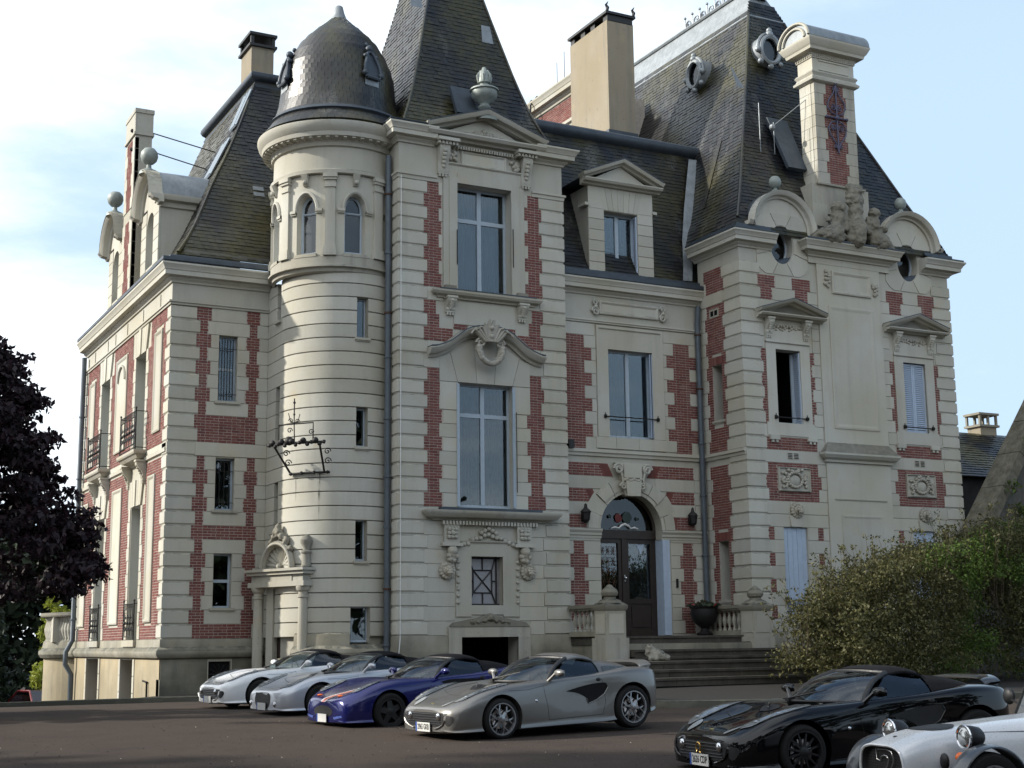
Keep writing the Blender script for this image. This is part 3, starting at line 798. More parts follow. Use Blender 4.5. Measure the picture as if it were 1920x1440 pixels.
    for c in cen:
        step = 22.25
        # side walls and spandrels, 12 slices over the arch
        for a, b in ((c-step, c-hw), (c+hw, c+step)):
            for q in range(3):
                x0, x1 = a+(b-a)*q/3, a+(b-a)*(q+1)/3
                mb.add([lp(x0,rf,10.6),lp(x1,rf,10.6),lp(x1,rf,zt),lp(x0,rf,zt)], [(0,1,2,3)])
        mb.add([lp(c-hw,rf,10.6),lp(c+hw,rf,10.6),lp(c+hw,rf,10.72),lp(c-hw,rf,10.72),lp(c-hw,ri,10.72),lp(c+hw,ri,10.72)], [(0,1,2,3),(3,2,5,4)])
        n = 14; ah = .27*1.55
        za = lambda a: zs_+.40*math.sqrt(max(0,1-((a-c)/hw)**2))
        for q in range(n):
            x0, x1 = c-hw+2*hw*q/n, c-hw+2*hw*(q+1)/n
            mb.add([lp(x0,rf,za(x0)),lp(x1,rf,za(x1)),lp(x1,rf,zt),lp(x0,rf,zt),lp(x0,ri,za(x0)),lp(x1,ri,za(x1))], [(0,1,2,3),(0,4,5,1)])
        for s in (-1, 1): mb.add([lp(c+s*hw,rf,10.72),lp(c+s*hw,ri,10.72),lp(c+s*hw,ri,zs_),lp(c+s*hw,rf,zs_)], [(0,1,2,3)])
    mb.build('lantern_wall', M['stone'], CH, smooth=20)
    for c in cen[:4]:
        mb = MB(); arc = [(c+hw*1.14*math.cos(R(t)), zs_+.46*math.sin(R(t))) for t in range(0,181,10)]
        mb.tube([lp(a,LR+.0,z) for a, z in arc], .045, 6); k = mb.build('arch_moulding', M['stone'], CH, smooth=50)
        mb = MB()
        for s in (-1, 1):
            for r0, z0, z1 in ((.03,11.72,11.76),(.06,11.76,11.83)):
                a0, a1 = sorted((c+s*hw*.98, c+s*hw*1.62)); mb.lathe([(LR-.2,z0),(LR+r0,z0),(LR+r0,z1),(LR-.2,z1)], C, 4, a0, a1)
        each(mb, 'impost', M['stone'], CH)
        mb = MB(); mb.add([lp(c-2.4,LR+.02,12.42),lp(c+2.4,LR+.02,12.42),lp(c+2.8,LR+.14,12.70),lp(c-2.8,LR+.14,12.70),lp(c-2.4,LR-.1,12.42),lp(c+2.4,LR-.1,12.42),lp(c+2.8,LR-.1,12.7),lp(c-2.8,LR-.1,12.7)], [(0,1,2,3),(0,3,7,4),(1,5,6,2),(0,4,5,1)]); mb.ball(lp(c,LR+.08,12.5), .06, n=8, h=6); mb.build('keystone', M['stone'], CH)
        mb = MB(); mb.lathe([(LR-.1,10.62),(LR+.05,10.62),(LR+.05,10.70),(LR-.1,10.72)], C, 8, c-hw*1.1, c+hw*1.1); mb.build('sill', M['stone2'], CH)
        # arched window: frame, glass
        mb = MB(); rr = LR-.24
        pts = [(c-hw,10.74)]+[(c-hw*math.cos(R(t)), zs_-.02+.40*math.sin(R(t))) for t in range(0,181,15)]+[(c+hw,10.74)]
        mb.tube([lp(a,rr,z) for a, z in pts], .04, 6); mb.tube([lp(c-hw,rr,11.78),lp(c+hw,rr,11.78)], .028, 6); mb.tube([lp(c-hw,rr,10.77),lp(c+hw,rr,10.77)], .04, 6)
        w = mb.build('window', M['frame'], CH)
        g = MB(); n = len(pts); vs = [lp(a,rr-.02,z) for a, z in pts]; g.add(vs, [tuple(range(n))]); g.build('pane', M['glass'], w)
    mb = MB(); mb.lathe([(.9,10.4),(.9,13.2)], C, 24); mb.lathe([(1.3,10.65),(.0,10.65)], C, 24); mb.lathe([(1.58,12.75),(0,12.75)], C, 24); mb.build('room', M['room'], CH)
    for c in (-70.7, -26.2, 18.2, -115.2):
        mb = MB()
        for w, r0, z0, z1 in ((5.6,.10,10.64,10.80),(5.0,.08,10.80,10.88),(4.3,.05,10.88,12.36),(4.9,.08,12.36,12.44),(4.5,.06,12.44,12.54),(5.4,.10,12.54,12.60),(5.9,.13,12.60,12.70)):
            mb.lathe([(LR-.1,z0),(LR+r0,z0),(LR+r0,z1),(LR-.1,z1)], C, 4, c-w, c+w)
            for s in (-1, 1): mb.add([lp(c+s*w,LR-.1,z0),lp(c+s*w,LR+r0,z0),lp(c+s*w,LR+r0,z1),lp(c+s*w,LR-.1,z1)], [(0,1,2,3)])
        mb.build('pilaster', M['stone'], CH)
    # dome
    D = [(1.98,13.97),(1.80,14.18),(1.68,14.36),(1.60,14.52),(1.50,14.86),(1.45,15.2),(1.42,15.55),(1.36,15.85),(1.25,16.15),(1.08,16.47),(.88,16.75),(.66,16.98),(.42,17.2),(.2,17.4)]
    mb = MB(); mb.lathe([(r-.02,z) for r, z in D], C, 56); mb.build('dome', M['slate'], CH, smooth=60)
    mb = MB(); mb.lathe([(1.71,14.36),(1.76,14.40),(1.72,14.46),(1.66,14.5)], C, 56); mb.build('dome_flashing', M['lead'], CH, smooth=60)
    # fish-scale slates
    def dome_r(z):
        for (r0, z0), (r1, z1) in zip(D, D[1:]):
            if z0 <= z <= z1: return r0+(r1-r0)*(z-z0)/(z1-z0), math.atan2(z1-z0, r0-r1)
        return .2, .8
    spots = []; z = 14.02; row = 0
    while z < 17.3:
        r, sl = dome_r(z); dz = .125*math.sin(sl); w = .17; n = max(8, int(2*math.pi*r/w)); kindr = 15.55 < z or 15.02 < z < 15.2
        for i in range(n): spots.append(((i+.5*(row % 2))*360/n, z, r, sl, 2*math.pi*r/n, kindr))
        z += max(dz, .06); row += 1
    def tile(w, rounded):
        key = ('t', round(w,2), rounded)
        if key not in _cache:
            mb = MB(); h = .19; t = .020
            if rounded: P = [(-w/2,h),(-w/2,.05),(-w*.36,.015),(0,-.012),(w*.36,.015),(w/2,.05),(w/2,h)]
            else: P = [(-w/2,h),(-w/2,0),(w/2,0),(w/2,h)]
            a = [(x, -t-.004*(y < .1), y) for x, y in P]; b = [(x, 0, y) for x, y in P]; m = len(P)
            mb.add(a+b, [tuple(range(m))]+[(i,i+m,(i+1)%m+m,(i+1)%m) for i in range(m-1)])
            _cache[key] = mb.mesh('slate', [M['slate']])
        return _cache[key]
    vis = [s for s in spots if -78 < ((s[0]+180) % 360)-180 < 42]
    pick = random.Random(11).sample([s for s in vis if s[5]], 150)
    ids = set(map(id, pick)); rest = MB()
    for s in spots:
        a, z, r, sl, w, rd = s; me = tile(w*.96, rd)
        mt = Matrix.Translation((C[0]+r*math.sin(R(a)), C[1]-r*math.cos(R(a)), z)) @ Matrix.Rotation(R(a), 4, 'Z') @ Matrix.Rotation(-(math.pi/2-sl)+.05, 4, 'X')
        if id(s) in ids:
            o = link('slate', me, None); o.matrix_world = mt; o.location, o.rotation_euler = mt.to_translation(), mt.to_euler(); adopt(o, CH)
        else: rest.add([mt @ v.co for v in me.vertices], [tuple(p.vertices) for p in me.polygons])
    kind(rest.build('dome_slates', M['slateI'], CH), 'stuff')
    mb = MB(); mb.lathe([(.34,17.18),(.22,17.42),(.15,17.6),(.10,17.8),(.08,17.82),(0,17.83)], C, 14); mb.build('dome_cap', M['zinc'], CH, smooth=50)
    # two lead cartouche dormers on the dome
    for a in (14, -86):
        r, sl = dome_r(15.45); base = lambda du, z, d: (lambda rr: (C[0]+rr*math.sin(R(a+du)), C[1]-rr*math.cos(R(a+du)), z))(dome_r(min(z,16.4))[0]+d)
        mb = MB()
        P = [(-7,15.35),(-9,15.5),(-8,15.7),(-6,15.85),(-4,16.02),(0,16.1),(4,16.02),(6,15.85),(8,15.7),(9,15.5),(7,15.35)]
        mb.add([base(u,z,.10) for u, z in P]+[base(u,z,-.05) for u, z in P], [tuple(range(11))]+[(i,i+11,(i+1)%11+11,(i+1)%11) for i in range(11)])
        mb.tube([base(u,z,.12) for u, z in P]+[base(-7,15.35,.12)], .045, 6)
        mb.ball(base(0,16.18,.12), .10, n=8, h=6); mb.ball(base(0,16.34,.08), .06, n=8, h=6)
        for s in (-1, 1): mb.ball(base(s*9,15.45,.12), .08, n=8, h=6); mb.ball(base(s*6.5,15.95,.12), .06, n=8, h=6)
        d = mb.build('dome_lucarne', M['lead'], CH, smooth=50)
        mb = MB(); mb.add([base(-8,15.16,.05),base(8,15.16,.05),base(8,15.34,.06),base(-8,15.34,.06)], [(0,1,2,3)]); mb.build('flashing', M['zinc'], d)

def tower_porch():
    """little columned porch in the angle between the wing and the tower"""
    x0, x1, y = 10.62, 11.22, 33.0
    mb = MB()
    for x, yy in ((10.50, 33.30), (11.10, 31.80)): 
        mb.lathe([(.15,.2),(.15,.35),(.12,.38),(.125,1.4),(.105,2.46),(.13,2.48),(.13,2.52),(.11,2.54),(.11,2.6),(.15,2.64),(.17,2.70),(.17,2.74)], (x,yy,0), 18)
    each(mb, 'porch_column', M['stone2'], CH)
    # entablature block spanning the columns, facing the angle
    d = Vector((11.10-10.50, 31.80-33.30, 0)); L = d.length; d.normalize(); n = Vector((d.y, -d.x, 0))
    class G:
        rz = 0
        def __call__(s, u, z, dd=0): q = Vector((10.50,33.30,0))+d*u+n*dd; return (q.x, q.y, z)
    g = G(); mb = MB()
    def gb(u0,u1,z0,z1,d0,d1):
        o = [g(u,z,q) for z in (z0,z1) for u,q in ((u0,d0),(u1,d0),(u1,d1),(u0,d1))]
        mb.add(o, [(0,1,2,3),(4,7,6,5),(0,4,5,1),(1,5,6,2),(2,6,7,3),(3,7,4,0)])
    gb(-.2,L+.2,2.74,2.86,-.3,.17); gb(-.12,L+.12,2.86,3.02,-.3,.12)
    gb(-.22,L+.22,3.02,3.10,-.3,.20); gb(-.27,L+.27,3.10,3.16,-.3,.26); gb(.25,L-.25,2.78,3.0,.1,.14)
    mb.build('porch_entablature', M['stone2'], CH)
    m = L/2; mb = MB()
    arc = [(m+.52*math.cos(R(t)), 3.18+.58*math.sin(R(t))) for t in range(0,181,10)]
    for r, dd in ((.07,.10),(.045,.16)): mb.tube([g(u,z,dd) for u, z in arc], r, 8)
    mb.build('porch_arch', M['stone2'], CH, smooth=50)
    mb = MB(); n_ = 11
    for i in range(n_):
        t0, t1 = R(180*i/n_), R(180*(i+1)/n_); tm = (t0+t1)/2
        mb.add([g(m,3.2,-.02),g(m+.48*math.cos(t0),3.2+.54*math.sin(t0),.02),g(m+.48*math.cos(tm),3.2+.54*math.sin(tm),.07),g(m+.48*math.cos(t1),3.2+.54*math.sin(t1),.02)], [(0,1,2),(0,2,3)])
    mb.ball(g(m,3.22,.06), .07, n=8, h=6); mb.build('shell_niche', M['stone2'], CH)
    L_ = [(m,4.02,.1,.13),(m,4.15,.1,.09),(m-.12,3.92,.1,.1),(m+.14,3.92,.1,.1),(m-.26,3.78,.1,.09),(m+.28,3.78,.1,.09),(m-.4,3.62,.1,.08),(m+.44,3.62,.1,.09)]
    L_ += [(m+random.uniform(-.3,.35), 3.75+random.uniform(-.05,.25), .1, .06) for _ in range(12)]
    blobs(g, L_, 'porch_crest', 'weather')
    mb = MB(); mb.lathe([(.11,3.16),(.13,3.2),(.11,3.24),(.10,3.48),(.13,3.5),(.13,3.54),(.09,3.56),(.08,3.62),(.14,3.72),(.15,3.8),(.08,3.9),(.0,3.92)], (11.14,31.72,0), 14); mb.build('porch_urn', M['weather'], CH, smooth=40)
    mb = MB(); gb2 = g
    mb.add([g(.1,.2,-.25),g(L-.1,.2,-.25),g(L-.1,2.74,-.25),g(.1,2.74,-.25)], [(0,1,2,3)]); mb.build('porch_door', M['wood'], CH)
    mb = MB()
    for u in (.3, L-.3):
        o = [g(u+a,z,q) for z in (.2,2.74) for a,q in ((-.12,-.28),(.12,-.28),(.12,-.1),(-.12,-.1))]
        mb.add(o, [(0,1,2,3),(4,7,6,5),(0,4,5,1),(1,5,6,2),(2,6,7,3),(3,7,4,0)])
    each(mb, 'porch_jamb', M['stone2'], CH)

def tower_bracket():
    """wrought iron sign bracket fixed to the tower"""
    C0 = (TC[0], TC[1]); mb = MB()
    P = lambda a, r, z: tpt(a, r, z)
    b0, b1 = -66, -30
    mb.tube([P(a, TR+.06, 5.38) for a in (b0-2,-55,-45,b1+2)], .028, 6)
    for a in (b0, -54, -42, b1): mb.ball(P(a,TR+.07,5.38), .045, n=6, h=5)
    top = [P(a, TR+.62, 6.02) for a in (b0-6,-58,-50,-42,b1)]
    mb.tube(top, .035, 6)
    for a in (b0-1, b1-3):
        mb.tube([P(a,TR+.06,5.40),P(a,TR+.60,6.02)], .026, 6)
        for z, r in ((5.62,.09),(5.84,.09)):
            c = P(a+4, TR+.18+(z-5.4)*.3, z); mb.tube([(c[0]+.09*(1-i/16)*math.cos(i*.6), c[1], c[2]+.09*(1-i/16)*math.sin(i*.6)) for i in range(15)], .014, 5)
    for i in range(16):
        a = b0-4+i*(b1-b0+4)/15; c = P(a, TR+.62, 6.02+.05*math.sin(i*2.1)); mb.ball(c, .05+.03*(i % 3 == 1), n=7, h=5, jit=.4)
    mb.ball(P(-54,TR+.6,6.08), .11, n=8, h=6, jit=.3)
    f = [P(b0+1,TR+.5,6.05),P(b0+1,TR+.5,6.5),P(b1-8,TR+.5,6.5),P(b1-8,TR+.5,6.05)]; mb.tube(f, .018, 6)
    t = P(-52, TR+.5, 6.5); mb.tube([(t[0]+.02,t[1],5.98),t,(t[0],t[1],7.1)], .014, 6); mb.ball((t[0],t[1],7.0), .035, n=6, h=5); mb.ball((t[0],t[1],6.72), .03, n=6, h=5)
    for s in (-1, 1):
        mb.tube([(t[0],t[1],6.5),(t[0]+s*.10,t[1],6.58),(t[0]+s*.14,t[1],6.74)], .010, 5)
        mb.tube([(t[0]+s*(.08+.06*math.cos(i*.7)*(1-i/14)), t[1], 6.56+.06*math.sin(i*.7)*(1-i/14)) for i in range(12)], .011, 5)
        mb.tube([(P(b0+(8 if s < 0 else 30),TR+.5,6.3)[0]+.07*(1-i/14)*math.cos(i*.7), P(-50,TR+.5,0)[1], 6.32+.07*(1-i/14)*math.sin(i*.7)) for i in range(12)], .012, 5)
    mb.build('sign_bracket', M['iron'], CH, smooth=50)
    # rust streaks left on the stone below the feet
    mb = MB(); t = NT('rust_streak'); t.col((.05,.045,.038)); t.set(Roughness=.95)
    a = t.rng(t.noise(3, 5, .7, (8, 8, .8)), .42, .62, 0, .75); t.L(a, t.b.inputs['Alpha'])
    for ang, w, z0, z1 in ((-38, 1.6, 4.2, 5.36), (-62, .8, 4.7, 5.36)):
        n = 8
        for i in range(n):
            f0, f1 = 1-i/n, 1-(i+1)/n; za, zb = z1-(z1-z0)*i/n, z1-(z1-z0)*(i+1)/n
            mb.add([tpt(ang-w*f0,TR+.004,za),tpt(ang+w*f0,TR+.004,za),tpt(ang+w*f1,TR+.004,zb),tpt(ang-w*f1,TR+.004,zb)], [(0,1,2,3)])
    mb.build('rust_stain', t.m, CH)
left_wing(); left_facade(); tower(); tower_porch(); tower_bracket()
# ================================================================ central pavilion
def mini_pediment(F, uc, hw, zb, h, d, mat='stone', tymp=True, lead=True, th=.13):
    """triangular pediment: base cornice, two raking cornices, field"""
    th *= 1
    base = [(-.02,-.05),(.0,d*.35),(th*.35,d*.45),(th*.4,d*.85),(th*.8,d),(th,d),(th*1.02,-.05)]
    rake(F, [(uc+hw,zb),(uc-hw,zb)], base, mat=mat)
    apex = zb+th*.9+h
    rk = [(0,-.05),(0,d*.4),(th*.35,d*.5),(th*.4,d*.9),(th*.85,d*1.06),(th*1.05,d*1.08),(th*1.08,-.05)]
    rake(F, [(uc+hw,zb+th*.9),(uc,apex),(uc-hw,zb+th*.9)], rk, mat=mat)
    mb = MB(); mb.prism(F, [(uc-hw*.9,zb+th*.5),(uc+hw*.9,zb+th*.5),(uc,apex)], -.25, .02); mb.build('tympanum', M[mat], CH)
    if lead: rake(F, [(uc+hw,zb+th*1.98),(uc,apex+th*1.09),(uc-hw,zb+th*1.98)], [(0,-.05),(0,d*1.12),(.022,d*1.12),(.022,-.05)], 'lead_capping', 'lead')

def central():
    F = CP; X0, X1 = 13.06, 17.66; C = 15.38
    W2 = (14.62,16.14,9.95,12.72,.34); W1 = (14.64,16.14,4.60,7.66,.30); W0 = (14.96,15.81,2.27,3.43,.22); WB = (14.68,16.2,-.2,1.52,.5)
    wall(SK, F, X0, X1, -.3, 13.9, [W2, W1, W0, WB])
    mb = MB(); mb.box(X0, X0+.3, 30.81, 33, -.3, 13.98); mb.box(X1-.3, X1, 30.81, 34, -.3, 13.98); each(mb, 'pavilion_flank', M['stone'], CH)
    rows = []
    for k in range(33):
        even = k % 2 == 0; q = (13.81, 16.95) if even else (13.715, 17.03)
        lip = .03
        corner_block(X0, q[0], 30.8, 31.15, zk(k), zk(k+1))
        mb = MB(); g = .004; z0, z1 = zk(k)+g, zk(k+1)-g; c = .035
        # right-hand corner, mirrored
        def rg(o, z): return [(q[1], 30.8-.03+o, z), (X1+.03-o, 30.8-.03+o, z), (X1+.03-o, 31.15, z), (q[1], 31.15, z)]
        mb.add(rg(c,z0)+rg(0,z0+c)+rg(0,z1-c)+rg(c,z1), [(3,2,1,0),(12,13,14,15)]+[(j*4+i,j*4+(i+1)%4,j*4+4+(i+1)%4,j*4+4+i) for j in range(3) for i in range(4)])
        mb.build('quoin', M['stone'], CH)
        t = (14.13, 16.63) if even else (14.225, 16.535)
        if 25 <= k <= 32:
            rows += [(k, q[0], t[0]), (k, t[1], q[1])]
            if even: block(F, t[0], 14.24, zk(k), zk(k+1)); block(F, 16.52, t[1], zk(k), zk(k+1))
        elif 9 <= k <= 18:
            rows += [(k, q[0], t[0]), (k, t[1], q[1])]
            if k < 17:
                block(F, t[0], W1[0], zk(k), zk(k+1)); block(F, W1[1], t[1], zk(k), zk(k+1))
        elif k == 24 or k == 19 or k == 20 or k == 8:
            block(F, q[0], 14.25, zk(k), zk(k+1)); block(F, 16.5, q[1], zk(k), zk(k+1))
        elif k in (21, 22, 23):
            a = {23: 14.05, 22: 14.14, 21: 14.50}[k]
            rows += [(k, q[0], a), (k, 2*C-a, q[1])]
            if k == 22: rows += [(k, 14.52, 14.90), (k, 2*C-14.90, 2*C-14.52)]
        else:
            a, b = (14.53, 16.25) if k > 0 else (14.30, 16.55)
            for s0, s1 in ((q[0], a), (b, q[1])): block(F, s0, s1, zk(k), zk(k+1), .015)
    bricks(F, krects(rows))
    # base
    mb = MB(); mb.box(X0-.06, X1+.06, 30.72, 31.2, -.3, 1.12); 
    mb = MB(); mb.sweep([(X0,31.3),(X0,30.8),(14.34,30.8)], [(.02,-.3),(.05,.6),(.06,1.2),(.03,1.56)], plan(0)); mb.sweep([(16.52,30.8),(X1,30.8),(X1,31.3)], [(.02,-.3),(.05,.6),(.06,1.2),(.03,1.56)], plan(0)); each(mb, 'base_ledge', M['stone3'], CH)
    # basement opening
    mb = MB()
    for a, b in ((14.34,14.68),(16.2,16.52)): mb.fbox(F, a, b, -.3, 1.52, -.05, .07)
    mb.fbox(F, 14.34, 16.52, 1.52, 1.76, -.05, .07); each(mb, 'basement_surround', M['stone2'], CH)
    mb = MB(); mb.prism(F, [(14.36,1.765),(16.50,1.765),(16.40,1.86),(16.05,1.92),(15.75,1.98),(15.43,2.08),(15.12,1.98),(14.8,1.92),(14.46,1.86)], -.05, .09); mb.build('basement_crest', M['weather'], CH)
    blobs(F, [(15.43+s*.16*i,1.93-.02*i,.09,.07) for i in range(1,4) for s in (-1,1)]+[(15.43,1.98,.1,.1)], 'carved_crest', 'weather')
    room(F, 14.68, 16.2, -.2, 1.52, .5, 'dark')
    # ground floor window with leaded geometric bars
    mb = MB()
    for u0,u1,z0,z1 in ((14.55,14.96,2.0,3.75),(15.81,16.24,2.0,3.75),(14.96,15.81,3.43,3.75),(14.96,15.81,2.05,2.27)): mb.fbox(F,u0,u1,z0,z1,-.02,.035)
    mb.build('window_surround', M['stone'], CH)
    rake(F, [(16.28,3.74),(14.52,3.74)], [(0,0),(0,.04),(.03,.08),(.06,.09),(.06,0)], 'hood_mould')
    w = MB(); a, b, c, d = 14.96, 15.81, 2.27, 3.43; e = -.17
    u1, u2, z1, z2 = a+.14, b-.21, c+.30, d-.32
    L = lambda p, q, r=.016: w.tube([F(*p, e), F(*q, e)], r, 6)
    L((a+.01,c+.02),(b-.02,c+.02),.022); L((b-.09,c),(b-.09,d),.02); L((a+.02,c),(a+.02,d),.02); L((a,d-.03),(b,d-.03),.02)
    for p, q in (((u1,z1),(u2,z1)),((u2,z1),(u2,z2)),((u2,z2),(u1,z2)),((u1,z2),(u1,z1)),((u1,z1),(u2,z2)),((u1,z2),(u2,z1)),((a,c),(u1,z1)),((b-.1,c),(u2,z1)),((a,d),(u1,z2)),((b-.1,d),(u2,z2)),(((u1+u2)/2,z2),((u1+u2)/2,d)),(((u1+u2)/2,z1),((u1+u2)/2,c)),((a,(c+d)/2),(u1,(c+d)/2)),((u2,(c+d)/2),(b-.1,(c+d)/2))): L(p, q)
    wo = w.build('window', M['black'], CH); wo['label'] = 'small window with black geometric glazing bars'
    p = MB(); p.fbox(F, a, b, c, d, -.2, -.19); p.build('pane', simple('frosted_pane', (.27,.27,.29), .25, 0, .2, 2, 0), wo)
    for s in (-1, 1):
        u = 15.4+s*.98
        mb = MB(); mb.fbox(F,u-.27,u+.27,3.66,3.74,0,.16); mb.fbox(F,u-.2,u+.2,3.74,4.2,0,.1); mb.build('pilaster_cap', M['stone'], CH)
        blobs(F, [(u+x*.09,3.97+y*.09,.12,.055) for x in (-1,0,1) for y in (-1,0,1)]+[(u,3.97,.13,.07)], 'carved_rosette', 'stone')
        blobs(F, [(u,3.55-.07*i,.12-.02*i,.13-.012*i) for i in range(5)]+[(u+.1*math.cos(t),3.42+.1*math.sin(t),.13,.07) for t in range(6)], 'carved_drop', 'carve')
        lion(F, 15.4+s*1.09, 3.08, .17)
    blobs(F, [(15.42+x*.11, 3.98-abs(x)*.045+random.uniform(-.03,.03), .04, .06) for x in range(-6,7)]+[(15.42+x*.1,4.1-abs(x)*.05,.04,.06) for x in range(-2,3)], 'carved_spray', 'stone')
    blobs(F, [(14.60,3.3-.16*i,.04,.05) for i in range(7)]+[(16.2,3.3-.16*i,.04,.05) for i in range(7)], 'carved_garland', 'stone')
    # first floor sill with dentils
    mb = MB(); mb.sweep([(13.98,30.8),(13.98,30.8-.02),(17.0,30.8-.02),(17.0,30.8)], [(0,4.26),(.06,4.27),(.08,4.31),(.22,4.34),(.30,4.42),(.32,4.46),(.32,4.50),(-.1,4.53)], plan(0)); mb.build('sill', M['stone2'], CH, smooth=28)
    dentils(F, 14.15, 16.75, 4.17, 4.26, 0, .14, .085)
    mb = MB(); mb.fbox(F, 14.1, 16.85, 4.50, 4.58, -.2, .18); mb.build('lead_capping', M['lead'], CH)
    o = window(F, *W1[:4], d=.20, mull=1, transom=[6.88], fw=.062, curtain=[(0,.52,None,'lace'),(.52,1,None,'lace')])
    mb = MB()
    for u in (W1[0]-.015, W1[1]+.015): mb.fbox(F, u-.035, u+.035, 4.62, 7.62, .0, .05)
    each(mb, 'folded_shutter', M['frame'], CH)
    # lintel: big voussoirs under a swan-neck hood
    for P in ([(14.14,7.66),(14.62,7.66),(14.42,8.36),(14.14,8.22)],[(14.63,7.66),(15.14,7.66),(15.06,8.75),(14.80,8.58),(14.43,8.37)],[(15.15,7.66),(15.62,7.66),(15.70,8.75),(15.07,8.75)],[(15.63,7.66),(16.13,7.66),(16.33,8.37),(15.96,8.58),(15.71,8.75)],[(16.14,7.66),(16.62,7.66),(16.62,8.22),(16.34,8.36)]):
        mb = MB(); mb.prism(F, P, -.02, .028); mb.build('voussoir', M['stone'], CH)
    for a, b in ((14.14, 14.63), (16.15, 16.63)): block(F, a, b, 6.96, 7.65, .028)
    half = [(1.56,8.20),(1.40,8.22),(1.22,8.28),(1.02,8.38),(.84,8.52),(.66,8.66),(.48,8.75),(.28,8.80),(0,8.81)]
    path = [(C+x, z) for x, z in half]+[(C-x, z) for x, z in half[-2::-1]]
    rake(F, path, [(0,-.05),(0,.07),(.06,.10),(.08,.20),(.15,.28),(.20,.31),(.23,.31),(.24,-.05)], 'swan_neck_hood')
    rake(F, [(x, z+.245) for x, z in path], [(0,-.05),(0,.32),(.025,.32),(.025,-.05)], 'lead_capping', 'lead')
    # wreath and plume
    mb = MB(); cz = 8.50
    for i in range(26):
        a = -math.pi+i/25*math.pi; 
        for j in range(2): mb.ball(F(C+(.30+.03*j)*math.cos(a), cz+(.34+.03*j)*math.sin(a), .30+.05*j), .085, n=7, h=6, jit=.35)
    for s in (-1, 1):
        scroll(mb, F, (C+s*.27, 8.62), .12, 1.5, .33, .035, s)
        for i in range(5): mb.tube([F(C+s*.04*i,8.66,.36),F(C+s*(.05+.10*i),8.95+.02*(4-i)**1.2,.36),F(C+s*(.06+.13*i),9.0+.05*(4-i)-.05*i,.42)], [.05,.06,.03], 6)
    mb.ball(F(C,8.8,.36), .09, n=8, h=6); mb.ball(F(C,9.0,.40), .07, n=8, h=6)
    mb.build('wreath_cartouche', M['carve'], CH, smooth=60)
    # apron, second-floor sill, consoles
    block(F, 14.52, 2*C-14.52, 9.1, 9.68, .025); block(F, 14.92, 2*C-14.92, 8.97, 9.1, .025)
    mb = MB(); mb.sweep([(14.12,30.8),(14.12,30.79),(16.74,30.79),(16.74,30.8)], [(0,9.72),(.05,9.73),(.06,9.77),(.16,9.81),(.2,9.87),(.2,9.92),(-.1,9.95)], plan(0)); mb.build('sill', M['stone2'], CH, smooth=28)
    mb = MB(); mb.fbox(F, 14.1, 16.76, 9.925, 9.95, 0, .22); mb.build('lead_capping', M['lead'], CH)
    for u in (14.42, 16.42): console(F, u-.12, u+.12, 9.40, 9.72, .20)
    # second-floor window surround
    mb = MB()
    for a, b in ((14.245,14.40),(16.36,16.515)): mb.fbox(F,a,b,9.96,12.86,-.02,.045)
    for a, b in ((14.40,14.62),(16.14,16.36)): mb.fbox(F,a,b,9.96,12.86,-.02,.07)
    mb.fbox(F,14.62,16.14,12.72,12.97,-.02,.07); mb.fbox(F,14.245,14.62,12.86,13.2,-.02,.055); mb.fbox(F,16.14,16.515,12.86,13.2,-.02,.055); mb.fbox(F,14.62,16.14,12.97,13.2,-.02,.055)
    mb.build('window_surround', M['stone'], CH)
    rake(F, [(16.55,13.17),(14.21,13.17)], [(0,0),(0,.07),(.03,.10),(.05,.10),(.05,0)], 'hood_mould')
    window(F, *W2[:4], d=.28, mull=1, transom=[11.86], fw=.065, curtain=[(.02,.50,None,'curtain'),(.5,.86,None,'curtain')])
    mb = MB(); mb.tube([F(16.17,10.7,.09),F(16.17,11.7,.09)], .012, 5); mb.tube([F(14.6,10.6,.09),F(14.6,11.5,.09)], .012, 5); mb.tube([F(16.2,5.0,.09),F(16.2,7.0,.09)], .010, 5); mb.build('shutter_stay', M['iron'], CH)
    for a in (14.3, 16.3): 
        mb = MB(); mb.fbox(F, a-.05, a+.25, 9.95, 10.04, .02, .16); mb.build('sill_bracket', M['weather'], CH)
    # frieze panel with carved ends
    panel(F, 14.75, 16.02, 13.21, 13.58, .05, .07)
    for u in (14.5, 16.27): blobs(F, [(u+random.uniform(-.16,.16), 13.38+random.uniform(-.12,.12), .05, .055) for _ in range(12)], 'carved_frieze', 'carve')
    for u in (14.22, 16.56): console(F, u-.13, u+.15, 12.92, 13.62, .22)
    # entablature
    cornice([(X0,31.4),(X0,30.8),(14.06,30.8)], [(0,0),(.04,.0),(.05,.08),(.08,.10),(.08,.15),(0,.16)], 12.66, 'architrave')
    cornice([(16.75,30.8),(X1,30.8),(X1,31.4)], [(0,0),(.04,.0),(.05,.08),(.08,.10),(.08,.15),(0,.16)], 12.66, 'architrave')
    cornice([(X0,33),(X0,30.8),(14.0,30.8)], corn_prof(.36,.42), 13.58); cornice([(16.78,30.8),(X1,30.8),(X1,34)], corn_prof(.36,.42), 13.58)
    for u0, u1 in ((14.0,14.58),(16.24,16.82)):
        mb = MB(); mb.fbox(F,u0,u1,13.70,13.78,0,.34); mb.build('cornice_block', M['stone'], CH); dentils(F, u0, u1, 13.62, 13.70, 0, .28, .095)
    dentils(F, 14.6, 16.2, 13.60, 13.68, 0, .12, .07, 'egg_band', 'stone2')
    mini_pediment(F, C, 1.66, 13.78, .56, .36, th=.17)
    blobs(F, [(C+x*.09, 14.02+.10*(1-abs(x)/6)*random.random(), .06, .065) for x in range(-6,7)]+[(C+x*.08,14.1,.07,.06) for x in range(-3,4)]+[(C,14.16,.08,.08)], 'carved_tympanum', 'stone2')
